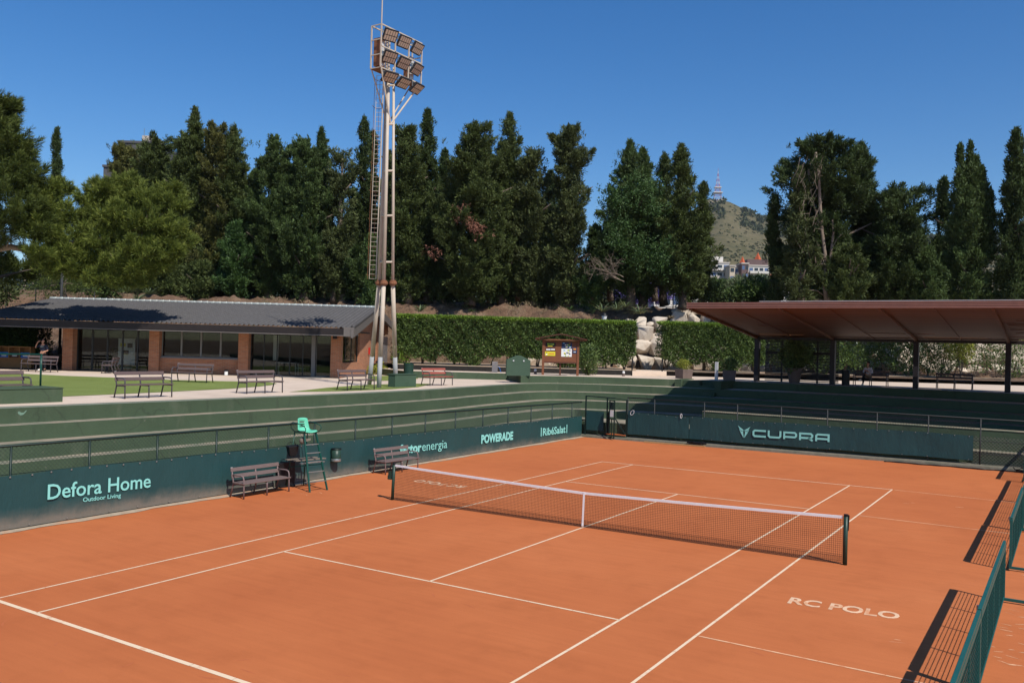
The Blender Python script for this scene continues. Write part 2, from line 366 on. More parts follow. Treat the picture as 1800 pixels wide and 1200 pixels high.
    M['hedge'] = leafmat('hedge_leaves', (.030, .060, .014), (.125, .19, .042), (.20, .27, .08), .18, .5)
    M['hedge_top'] = leafmat('hedge_young_leaves', (.09, .16, .018), (.20, .31, .036), (.25, .36, .06), .25, .4)
    M['ivy'] = leafmat('creeper_leaves', (.022, .055, .012), (.070, .135, .030), (.11, .18, .05), .25, .4)
    M['shrub'] = leafmat('shrub_leaves', (.025, .055, .012), (.085, .14, .030), (.13, .19, .05), .22, .4)
    M['yellow_shrub'] = leafmat('yellow_shrub_leaves', (.13, .15, .015), (.30, .32, .04), (.36, .36, .07), .25, .4)
    M['purple'] = leafmat('jacaranda_flowers', (.10, .075, .25), (.24, .19, .50), (.30, .26, .58), .25, .2)
    M['agave'] = leafmat('agave_leaves', (.075, .11, .05), (.17, .21, .10), (.30, .31, .12), .1, .3)
    M['dry'] = leafmat('dry_grass', (.16, .12, .065), (.32, .25, .15), (.40, .33, .2), .15, .1)
    M['wood_far'] = leafmat('far_wood_leaves', (.012, .02, .008), (.042, .055, .022), (.07, .08, .035), .1, .1)
    M['bark'] = pmat('grey_brown_bark', (.105, .080, .060), .95, .3, 5, mapping=(3, 3, .5), bump=.6, bscale=12)
    M['bark_pale'] = pmat('bleached_bark', (.22, .17, .13), .95, .25, 5, mapping=(3, 3, .5), bump=.6, bscale=12)
build_mats()

# ================================================================== THE SETTING
def structure(o): o['kind'] = 'structure'; return o
TIER = [1.295, 1.7165, 2.138, 2.56]
WALK = .88
T3PTS = [(-13.75, -60), (-13.75, 6), (-13.95, 9.5), (-14.3, 12.7), (-14.75, 15.2), (-15.1, 17.6), (-15.5, 20.2), (-15.65, 22.1), (-15.2, 23.9),
         (-14.3, 25.05), (-12.8, 26.15), (-11, 26.9), (-9.3, 27.4), (-6, 27.9), (0, 28), (30, 28)]
T3D = [.565]*4+[.60, .68, .78, .9, 1.05, 1.2, 1.3, 1.35, 1.4, 1.45, 1.5, 1.5]
def resample(pts, ds, step=.6):
    P = []; D = []
    for i in range(len(pts)-1):
        # catmull-rom between the surveyed points
        p0, p1, p2, p3 = [np.array(pts[max(0, min(len(pts)-1, k))], float) for k in (i-1, i, i+1, i+2)]
        L = np.linalg.norm(p2-p1); n = 1 if L > 12 or i == 0 else max(1, int(L/step))
        for k in range(n):
            t = k/n
            if n == 1: q = p1
            else:
                tl = min(1, 3.0/max(L, 1e-6))
                m1 = (p2-p0)/max(np.linalg.norm(p2-p0), 1e-6)*L*tl; m2 = (p3-p1)/max(np.linalg.norm(p3-p1), 1e-6)*L*tl
                q = (2*t**3-3*t*t+1)*p1+(t**3-2*t*t+t)*m1+(-2*t**3+3*t*t)*p2+(t**3-t*t)*m2
            P.append(q); D.append(ds[i]*(1-t)+ds[i+1]*t)
    P.append(np.array(pts[-1], float)); D.append(ds[-1]); return P, D
T3, T3DD = resample(T3PTS, T3D)
def normals(P):
    out = []
    for i in range(len(P)):
        t = P[min(i+1, len(P)-1)]-P[max(i-1, 0)]; t = t/np.linalg.norm(t); out.append(np.array([t[1], -t[0]]))   # to the right of travel = toward the court
    return out
T3N = normals(T3)

def build_setting():
    # court
    mb = MB(); x0, x1, y0, y1 = -10.98, 40, -40, 20.32
    mb.quad((x0, y0, cz(x0, y0)), (x1, y0, cz(x1, y0)), (x1, y1, cz(x1, y1)), (x0, y1, cz(x0, y1)))
    court = structure(mb.build('clay_court', M['clay']))
    # lines
    rng = random.Random(4)
    mb = MB()
    def line(ax, ay, bx_, by, w, gaps=()):
        L = math.hypot(bx_-ax, by-ay); dx, dy = (bx_-ax)/L, (by-ay)/L
        n = max(2, int(L/.9)); px_, py = -dy*w/2, dx*w/2
        for i in range(n):
            t0, t1 = i/n*L, (i+1)/n*L-.006
            if any(a < (t0+t1)/2 < b for a, b in gaps): continue
            j = [rng.uniform(-.003, .003) for _ in range(4)]
            pts = [(ax+dx*t+s*px_*(1+jj*20), ay+dy*t+s*py*(1+jj*20)) for (t, s), jj in zip(((t0, -1), (t1, -1), (t1, 1), (t0, 1)), j)]
            mb.add([(p[0], p[1], cz(*p)+.004) for p in pts], [(0, 1, 2, 3)])
    for s in (-1, 1):
        line(s*5.485, -11.885, s*5.485, 11.885, .05)
        line(s*4.115, -11.885, s*4.115, 11.885, .05)
        line(-4.115, s*6.4, 4.115, s*6.4, .05)
    line(0, -6.4, 0, 6.4, .05)
    line(-5.51, -11.90, 5.51, -11.90, .085); line(-5.51, 11.90, 5.51, 11.90, .06)
    ln = mb.build('line_marking', M['line'], court); ln['kind'] = 'structure'
    mb = MB()
    line(5.53, 6.25, 9.3, 6.1, .045, [(2.85, 3.05)]); line(5.53, -6.40, 9.3, -6.47, .045, [(1.62, 1.85)]); line(5.56, 11.87, 9.3, 11.62, .045)
    ln2 = mb.build('faded_line_marking', M['faintline'], court); ln2['kind'] = 'structure'
    mb = MB()      # trodden scuffs of line paint and dry dust
    for (cx_, cy_, n, sx_, sy_) in [(8.0, -4.7, 2, .25, .1), (9.80, -3.5, 26, .16, 2.4), (9.80, 3.5, 14, .16, 2.0), (-9.3, -.9, 3, .3, .08), (-9.2, -.5, 2, .25, .06), (7.2, 9.3, 3, .7, .4)]:
        for k in range(n):
            x, y = cx_+rng.gauss(0, sx_), cy_+rng.uniform(-sy_, sy_)*1.2
            a, w = rng.uniform(.04, .15), rng.uniform(.006, .018); an = rng.uniform(-.5, .5)
            pts = []
            for q in range(8):
                t = 2*math.pi*q/8; rr = rng.uniform(.7, 1.1)
                u, v = a*math.cos(t)*rr, w*math.sin(t)*rr
                X, Y = x+u*math.cos(an)-v*math.sin(an), y+u*math.sin(an)+v*math.cos(an); pts.append((X, Y, cz(X, Y)+.003))
            mb.add(pts, [tuple(range(8))])
    sc = mb.build('dust_scuff', M['faintline'], court); sc['kind'] = 'structure'
    for nm, mt, seed, cnt in (('scrape_mark', 'damp', 2, 110),):
        r3 = random.Random(seed); mb = MB()
        for k in range(cnt):
            if r3.random() < .55: x, y = r3.gauss(0, 3.4), r3.choice((-1, 1))*(12.0+r3.gauss(.2, .9))
            else: x, y = r3.uniform(-8, 9), r3.uniform(-13, 15)
            L_ = r3.uniform(.08, .40); w_ = r3.uniform(.006, .022); an = r3.gauss(0, .5) if r3.random() < .7 else r3.uniform(0, 3.1); cv = r3.uniform(-.15, .15); n_ = 7; top_ = []; bot_ = []
            for q in range(n_):
                t = q/(n_-1)-.5; ww = w_*(1-(2*t)**2)*r3.uniform(.6, 1.2)+.002; u, v = t*L_, cv*L_*(4*t*t-1)
                for lst, sg in ((top_, 1), (bot_, -1)): uu, vv = u, v+sg*ww; X, Y = x+uu*math.cos(an)-vv*math.sin(an), y+uu*math.sin(an)+vv*math.cos(an); lst.append((X, Y, cz(X, Y)+(.0022 if seed == 1 else .0014)))
            mb.add(top_+bot_, [(q, n_+q, n_+q+1, q+1) for q in range(n_-1)])
        mk = mb.build(nm, M[mt], court); mk['kind'] = 'structure'
    # concrete foot strips of the two walls
    mb = MB()
    n = 70
    for i in range(n):
        ya, yb = -16+i*(36.3/n), -16+(i+1)*(36.3/n)
        wa, wb = [(-10.62+.05*math.sin(y*1.7)+.04*math.sin(y*4.1)) for y in (ya, yb)]
        za, zb = cz(-10.8, ya), cz(-10.8, yb)
        mb.quad((-10.98, ya, za+.035), (wa, ya, za+.012), (wb, yb, zb+.012), (-10.98, yb, zb+.035))
    n = 50
    for i in range(n):
        xa, xb = -10.9+i*.62, -10.9+(i+1)*.62
        za, zb = cz(xa, 20), cz(xb, 20)
        mb.quad((xa, 20.02, za+.10), (xb, 20.02, zb+.10), (xb, 20.4, zb+.17), (xa, 20.4, za+.17), 1)
        mb.quad((xa, 19.98, za-.02), (xb, 19.98, zb-.02), (xb, 20.02, zb+.10), (xa, 20.02, za+.10), 1)
    structure(mb.build('concrete_foot_strip', [M['concrete'], M['kerb']]))
    # seating steps that sweep round the corner
    mb = MB(); rows = []
    for p, nrm, d in zip(T3, T3N, T3DD):
        e = [p+nrm*d*k for k in range(4)]                        # tier 3,2,1,0 front edges
        row = []
        back = p-nrm*1.2
        row.append((back[0], back[1], 2.559))
        for k, z in zip(range(4), TIER[::-1]):
            row.append((e[k][0], e[k][1], z)); row.append((e[k][0], e[k][1], (TIER[::-1]+[WALK])[k+1]))
        f = e[3]+nrm*1.6
        if p[0] < -13 and p[1] < 21: f = np.array([-10.99, f[1]])
        elif p[1] > 21: f = np.array([max(f[0], -10.99), 20.42]) if p[0] > -14 else np.array([-10.99, 20.42])
        row.append((f[0], f[1], WALK)); row.append((f[0], f[1], -.6)); rows.append(row)
    nr = len(rows[0]); vs = [q for r in rows for q in r]; fs = []; mi = []
    for i in range(len(rows)-1):
        for k in range(nr-1):
            mb.f.append((i*nr+k, i*nr+k+1, (i+1)*nr+k+1, (i+1)*nr+k))
            mb.mi.append(2 if k == 0 else (0 if k % 2 == 1 and k < 9 else (1 if k < 9 else 0)))
    mb.v = vs
    structure(mb.build('seating_steps', [M['riser'], M['tread'], M['treadtop']]))
    mb = MB(); rng = random.Random(8)                       # a flaked patch of old mint paint on the top riser
    pts = [(-.30, .05), (-.22, .13), (-.10, .06), (-.02, .03), (.10, .04), (.22, .14), (.30, .15), (.20, .02), (.05, -.09), (-.12, -.10), (-.26, -.02)]
    mb.add([(-13.745, -7.12+a*.42, 2.405+b_*.5) for a, b_ in pts], [tuple(range(len(pts)))])
    o = mb.build('flaked_paint', pmat('old_mint_paint', (.16, .26, .19), .8, .3, 9), bpy.data.objects['seating_steps']); o['kind'] = 'structure'
    # low sitting ledge in front of the pavilion steps
    mb = MB(); mb.bx(-4.8, 18, 21.35, 22.0, .5, 1.70, 0); mb.bx(-4.8, 18, 21.33, 22.02, 1.703, 1.725, 1)
    structure(mb.build('lower_ledge', [M['riser'], M['tread']]))
    # plaza: everything behind tier 3 on the left
    mb = MB()
    poly = [tuple(p-n*.55) for p, n in zip(T3, T3N)]
    pts = [(-90, -60)] + [(p[0], p[1]) for p in poly] + [(30, 75), (-90, 75)]
    mb.add([(x, y, 2.562) for x, y in pts], [tuple(range(len(pts)))])
    structure(mb.build('plaza_paving', M['paving']))
    # upper terrace behind the corner (0.42 m higher)
    T4 = [(-16.3, 22.7), (-15.8, 24.3), (-14.8, 25.6), (-13.1, 26.95), (-11.3, 27.8), (-9.4, 28.7), (-6.6, 30.0), (-4, 30.5), (0, 30.6), (30, 30.6)]
    S4, _ = resample(T4, [1]*len(T4), .5)
    far = [(30, 80), (-50, 80), tuple(LD(-9.9, 60, 0)[:2]), tuple(LD(-6.6, 54, 0)[:2]), (-19.2, 25.8)]
    mb = MB(); pts = [tuple(p) for p in S4]+far; n = len(pts)
    nn = normals(S4); inner = [tuple(p-q*.35) for p, q in zip(S4, nn)]
    for i in range(len(S4)-1):
        a, b, c, d = S4[i], S4[i+1], inner[i+1], inner[i]
        mb.quad((a[0], a[1], 2.55), (b[0], b[1], 2.55), (b[0], b[1], 2.98), (a[0], a[1], 2.98), 0)
        mb.quad((a[0], a[1], 2.98), (b[0], b[1], 2.98), (c[0], c[1], 2.98), (d[0], d[1], 2.98), 1)
    ip = inner+far
    mb.add([(x, y, 2.98) for x, y in ip], [tuple(range(len(ip)))], 2)
    a, b = S4[0], far[-1]; q = inner[0]
    mb.quad((b[0], b[1], 2.55), (a[0], a[1], 2.55), (a[0], a[1], 2.98), (b[0], b[1], 2.98), 0)
    for k in range(len(far)-1, 0, -1):
        a, b = far[k], far[k-1]
        mb.quad((b[0], b[1], 2.55), (a[0], a[1], 2.55), (a[0], a[1], 2.98), (b[0], b[1], 2.98), 0)
    structure(mb.build('upper_terrace', [M['riser'], M['treadtop'], M['paving']]))
    # stair and cheek block by the pavilion
    mb = MB()
    for k in range(5): mb.bx(-9.0+.02*k, -6.4-.02*k, 27.6+k*.5-.6, 30.6, 1.7, 2.18+k*.18, 0 if k < 4 else 0)
    mb.bx(-9.15, -8.75, 28.4, 30.4, 2.56, 3.02, 0); mb.bx(-6.6, -6.2, 28.0, 30.5, 2.56, 3.02, 0)
    mb.bx(-8.8, -7.7, 28.6, 29.0, 2.7, 2.96, 0)
    structure(mb.build('stand_stairs', [M['riser'], M['tread']]))
    # raised block at the left end
    mb = MB(); mb.bx(-16.4, -15.2, -40, -5.15, 2.50, 2.975, 0); mb.bx(-16.42, -15.18, -40, -5.13, 2.979, 3.0, 1)
    structure(mb.build('raised_kerb_block', [M['riser'], M['riser']]))
    # artificial turf
    def turf(pix, z, name='artificial_turf'):
        mb = MB(); P = [onz(a, b, z) for a, b in pix]
        mb.add([(p[0], p[1], z) for p in P], [tuple(range(len(P)))])
        o = mb.build(name, M['turf']); structure(o)
    turf([(-80, 650), (0, 654.5), (110, 660), (220, 664), (303, 667.3), (400, 669.8), (465, 670.6), (487, 673.4), (478, 676.2), (455, 679), (400, 683), (300, 688), (233, 691), (110, 696.5), (-80, 706)], 2.572)
    turf([(508, 688.4), (540, 685), (575, 681), (620, 677.5), (665, 675.3), (720, 673.6), (760, 674.4), (735, 680), (690, 683.6), (600, 687.2)], 2.572)
    turf([(651, 660.6), (690, 660), (733, 661), (735, 665), (705, 668), (651, 669.6)], 2.572)
    # black kerb and bed at the foot of the hedges, beds of bare earth
    mb = MB()
    def fp(px, d, z): p = at(px, 640, d); return (p[0], p[1], z)
    KB = [(690, 57.2), (860, 57.2), (1110, 58.0), (1118, 58.2)]
    KB2 = [(1168, 59.6), (1330, 61), (1560, 63.5), (1800, 66), (2000, 68)]
    for K in (KB, KB2):
        for (pa, da), (pb, db) in zip(K[:-1], K[1:]):
            a, b = fp(pa, da, 0), fp(pb, db, 0); c, d = fp(pb, db+8, 0), fp(pa, da+8, 0)
            mb.quad((a[0], a[1], 2.5), (b[0], b[1], 2.5), (b[0], b[1], 3.30), (a[0], a[1], 3.30), 0)
            mb.quad((a[0], a[1], 3.30), (b[0], b[1], 3.30), (c[0], c[1], 3.36), (d[0], d[1], 3.36), 1)
    structure(mb.build('planting_bed', [M['darkgap'], M['concrete']]))
    mb = MB()                                               # three pale steps in the gap
    for k in range(3):
        A, B = fp(1112, 57.0+k*.5, 0), fp(1172, 57.6+k*.5, 0); C_, D_ = fp(1172, 62, 0), fp(1112, 62, 0)
        z = 3.07+k*.11
        mb.add([(A[0], A[1], z), (B[0], B[1], z), (C_[0], C_[1], z), (D_[0], D_[1], z), (A[0], A[1], 2.5), (B[0], B[1], 2.5)], [(0, 1, 2, 3), (0, 4, 5, 1)])
    structure(mb.build('garden_steps', M['paving']))
    # earth bank with the plateau behind it
    NX, ND = 330, 60; rng = np.random.default_rng(3)
    lat = np.linspace(-75, 75, NX); prof_d = np.concatenate([np.linspace(59.5, 80, 44), np.linspace(81, 130, ND-44)])
    ph = rng.uniform(0, 6.28, (6, 2))
    V = []
    for j, d in enumerate(prof_d):
        for i, l in enumerate(lat):
            dd = d + .9*math.sin(l*.21+1)+.6*math.sin(l*.53)+.10*max(0, -l-8)*0
            pxl = l/d
            z0 = 3.25
            t = min(1, max(0, (dd-66.5)/7.5)); z = z0+(8.0-z0)*(t*t*(3-2*t))
            if dd > 74: z += min(1.0, (dd-74)*.08)
            if pxl > .30: z = min(z, 3.25+(z-3.25)*max(.15, 1-(pxl-.30)*6))
            bump = .13*math.sin(l*1.3+d*.7+ph[0, 0])+.12*math.sin(l*2.3-d*1.3+ph[1, 0])+.10*math.sin(l*4.7+d*2.9)+rng.normal(0, .10)
            z += bump*min(1, max(0, (dd-66)/3))*min(1, max(.15, (90-dd)/12))
            p = LD(l, d, z); V.append((p[0], p[1], p[2]))
    F_ = [(j*NX+i, j*NX+i+1, (j+1)*NX+i+1, (j+1)*NX+i) for j in range(ND-1) for i in range(NX-1)]
    mb = MB(); mb.v = V; mb.f = F_; mb.mi = [0]*len(F_)
    structure(mb.build('earth_bank', M['soil'], smooth=True))
    # far ground and the hills
    def hz_y(px): return 600+FPX*math.tan(PITCH)+(px-900)*math.tan(ROLL)
    sky_px = np.array([-900, 0, 700, 1000, 1150, 1225, 1245, 1262, 1278, 1300, 1325, 1350, 1400, 1480, 1560, 1620, 1680, 1740, 1800, 1900, 2200, 3000])
    sky_y = np.array([540, 540, 540, 520, 440, 362, 353, 351, 355, 366, 376, 383, 392, 404, 412, 414, 418, 412, 404, 400, 440, 500])
    rng = np.random.default_rng(11)
    nx, nd = 330, 150
    px = np.linspace(-700, 2600, nx); D = np.geomspace(126, 2300, nd)
    gx = rng.uniform(0, 6.28, 12)
    V = np.zeros((nd, nx, 3)); Dc = 1750.
    for i, p in enumerate(px):
        top = np.interp(p, sky_px, sky_y); g = (hz_y(p)-top)/FPX                 # tangent of the skyline
        l = (p-900)/FPX
        for j, d in enumerate(D):
            t = np.clip((d-126)/(Dc-126), 0, 1)
            zr = CAM[2]+g*Dc
            s = .25*t+.75*t*t
            z = 8.6+(zr-8.6)*s
            if d > Dc: z -= (d-Dc)*.25
            lx = l*d
            amp = min(1, t*3)*(1-max(0, (t-.9))*7 if t > .9 else 1)
            z += amp*(9*math.sin(lx*.018+gx[0])*math.sin(d*.006+gx[1])+6*math.sin(lx*.041+d*.013+gx[2])+3*math.sin(lx*.09-d*.021+gx[3]))*.45*min(1, abs(Dc-d)/500)
            V[j, i] = LD(lx, d, z)
    F_ = [(j*nx+i, j*nx+i+1, (j+1)*nx+i+1, (j+1)*nx+i) for j in range(nd-1) for i in range(nx-1)]
    mb = MB(); mb.v = [tuple(q) for q in V.reshape(-1, 3)]; mb.f = F_; mb.mi = [0]*len(F_)
    hill = structure(mb.build('scrub_hill', M['hill'], smooth=True))
    # one sheet under everything out to the horizon
    mb = MB(); mb.quad((-6000, -6000, -.9), (6000, -6000, -.9), (6000, 6000, -.9), (-6000, 6000, -.9))
    structure(mb.build('ground', M['soil']))
    return V, px, D
HILLV, HILLPX, HILLD = build_setting()

# ------------------------------------------------------------------ lettering
def text_mesh(name, s, mat, parent, o, ex, ey, w, h, bold=0., depth=.004, shear=0, cap=None):
    """s fitted into the box w x h that starts at o along ex (reading) and ey (up)."""
    cu = bpy.data.curves.new('txt', 'FONT'); cu.body = s; cu.size = 1; cu.offset = bold; cu.shear = shear; cu.resolution_u = 3
    to = bpy.data.objects.new('txt', cu); COL.objects.link(to)
    dg = bpy.context.evaluated_depsgraph_get(); dg.update()
    me = bpy.data.meshes.new_from_object(to.evaluated_get(dg)); bpy.data.objects.remove(to); bpy.data.curves.remove(cu)
    n = len(me.vertices); co = np.zeros(n*3); me.vertices.foreach_get('co', co); co = co.reshape(-1, 3)
    x0, x1 = co[:, 0].min(), co[:, 0].max()
    yb = 0.; yt = co[:, 1].max()
    if cap is not None: yt = cap
    fs = [tuple(p.vertices) for p in me.polygons]; bpy.data.meshes.remove(me)
    o = np.array(o, float); ex = np.array(ex, float); ey = np.array(ey, float); ez = np.cross(ex, ey); ez /= np.linalg.norm(ez)
    uv = np.stack([(co[:, 0]-x0)/(x1-x0)*w, (co[:, 1]-yb)/(yt-yb)*h], 1)
    W_ = o+uv[:, :1]*ex+uv[:, 1:]*ey
    front = W_+ez*depth
    if parent is not None: front = front-np.array(parent.location)
    me = bpy.data.meshes.new(name); me.from_pydata([tuple(p) for p in front], [], fs); me.materials.append(mat); me.update()
    ob = mesh_obj(name, me, parent)
    so_ = ob.modifiers.new('thickness', 'SOLIDIFY'); so_.thickness = depth*.6; so_.offset = -1
    return ob
def court_text():
    def put(o, ex, ey, w, h):
        ob = text_mesh('court_lettering', 'RC POLO', M['letterpaint'], bpy.data.objects['clay_court'], o, ex, ey, w, h, bold=.028, depth=.003)
        ob['kind'] = 'structure'
    # near pair reads from the camera's side, the far one from the opposite end
    a, b = np.array([6.20, -3.66]), np.array([8.08, -3.50]); d = (b-a)/np.linalg.norm(b-a)
    put((a[0], a[1], cz(*a)+.003), (d[0], d[1], SL), (-d[1], d[0], SL), np.linalg.norm(b-a), .42)
    a, b = np.array([-6.15, 3.42]), np.array([-8.24, 3.50]); d = (b-a)/np.linalg.norm(b-a)
    put((a[0], a[1], cz(*a)+.003), (d[0], d[1], -SL), (-d[1], d[0], -SL), np.linalg.norm(b-a), .42)
court_text()

# ================================================================== COURT FURNITURE
def diamonds(mb, o, ex, ez, W_, H, pitch, r, m=0):
    """woven diamond wire in the rectangle o + W*ex + H*ez, as real thin wires"""
    o = np.array(o, float); ex = np.array(ex, float); ez = np.array(ez, float); ny = np.cross(ex, ez)
    step = pitch*math.sqrt(2)
    for sgn in (1, -1):
        c = -H if sgn > 0 else 0
        u0 = c
        while u0 < W_+(0 if sgn > 0 else H):
            if sgn > 0: a, b = (u0, 0), (u0+H, H)
            else: a, b = (u0, 0), (u0-H, H)
            pts = []
            (ua, va), (ub, vb) = a, b
            lo, hi = 0., 1.
            du = ub-ua
            for bound, s in ((0, 1), (W_, -1)):
                fa, fb = (ua-bound)*s, (ub-bound)*s
                if fa < 0 and fb < 0: lo, hi = 1, 0
                elif fa < 0: lo = max(lo, fa/(fa-fb))
                elif fb < 0: hi = min(hi, fa/(fa-fb))
            if hi > lo+1e-3:
                P = [o+ex*(ua+du*t)+ez*(H*t)+ny*(.002*sgn) for t in (lo, hi)]
                mb.path(P, r, 3, m, cap=False)
            u0 += step
def sheet(mb, o, ex, ez, W_, hb, ht, nx, nz, rng, amp=.012, m=0, t=.004):
    """hung vinyl: gently rippled, two skins"""
    o, ex, ez = np.array(o, float), np.array(ex, float), np.array(ez, float); ny = np.cross(ex, ez)
    ph = [rng.uniform(0, 6.28) for _ in range(6)]
    base = len(mb.v)
    for sk in (0, 1):
        for i in range(nx+1):
            u = W_*i/nx
            for k in range(nz+1):
                f = k/nz; lo, hi = hb(u), ht(u); v = lo+(hi-lo)*f
                a = amp*(math.sin(u*1.9+ph[0]+f*1.2)+.6*math.sin(u*4.3+ph[1]-f*2)+.5*math.sin(u*.7+ph[2]+f*3))*(.35+.65*math.sin(math.pi*min(1, f*.9+.1)))
                p = o+ex*u+ez*v+ny*(a+(t if sk else 0)); mb.v.append(tuple(p))
    s = (nx+1)*(nz+1)
    for i in range(nx):
        for k in range(nz):
            a = base+i*(nz+1)+k; b = a+nz+1
            mb.f.append((a, b, b+1, a+1)); mb.f.append((a+s, a+1+s, b+1+s, b+s)); mb.mi += [m, m]

def left_wall():
    rng = random.Random(7)
    f = thing('chain_link_fence', 'long dark green chain-link rail above the left wall of advertising banners', 'fence', (-10.93, 0, 0))
    ys = [-14.85+2*i for i in range(18)]
    for i, y in enumerate(ys):
        mb = MB(); mb.tube((0, y, cz(-10.9, y)), (0, y, 1.87), .030, 8); mb.build('post', M['fence_green'], f, smooth=True)
    mb = MB(); mb.path([(0, -16, 1.88), (0, -4, 1.885), (0, 12, 1.89), (0, 17, 1.875), (0, 20.2, 1.87)], .032, 8); mb.build('top_rail', M['fence_green'], f, smooth=True)
    mb = MB(); mb.path([(.0, -16, 1.10), (.0, 20.2, 1.10)], .012, 6); mb.path([(.0, -16, 1.20), (.0, 3, 1.19), (0, 20.2, 1.13)], .010, 6); mb.build('lower_rail', M['fence_green'], f)
    mb = MB(); diamonds(mb, (0, -16, 1.05), (0, 1, 0), (0, 0, 1), 36.1, .82, .075, .0046); o = mb.build('wire_mesh', M['wire'], f)
    # the banner itself
    b = thing('advertising_banner', 'long teal banner with mint lettering along the left wall, Defora Home to RibéSalat', 'banner', (-10.86, 0, 0))
    mb = MB()
    hb = lambda u: cz(-10.86, -16+u)+.05
    ht = lambda u: 1.215-.002*u+.012*math.sin(u*1.57)+(-.012 if int(u/4) % 3 == 1 else 0)
    sheet(mb, (0, -16, 0), (0, 1, 0), (0, 0, 1), 36.12, hb, ht, 300, 8, rng, .011)
    mb.build('banner_fabric', M['banner'], b, smooth=True)
    mb = MB()
    y = -15.8
    while y < 20: mb.box((.024, y, ht(y+16)-.035), (.006, .035, .035)); y += .5+rng.uniform(-.03, .03)
    y = -15.6
    while y < 20: mb.box((.024, y, hb(y+16)+.05), (.006, .028, .028)); y += 1.0+rng.uniform(-.2, .2)
    o = mb.build('eyelet', M['steel'], b); o['kind'] = 'stuff'
    def put(s, y0, y1, z0, h, bold, dz=0, cap=None, x=-10.832): text_mesh('lettering', s, M['mint'], b, (x, y0, z0), (0, 1, dz), (0, 0, 1), y1-y0, h, bold=bold, depth=.008, cap=cap)
    put('Defora Home', -7.98, -5.10, .49, .375, .010, -.012)
    put('Outdoor Living', -7.05, -5.99, .305, .118, .008, -.012, cap=.73)
    put('factor', 5.50, 6.82, .45, .345, .040, -.003)
    put('energia', 6.86, 8.48, .445, .32, .0, -.003)
    put('POWERADE', 10.92, 13.46, .435, .365, .045, -.003)
    put('RibéSalat', 16.12, 18.34, .41, .355, .02, 0)
    for y in (15.93, 18.45):
        mb = MB(); mb.bx(.028, .034, y, y+.07, .38, .80); mb.build('lettering', M['mint'], b)

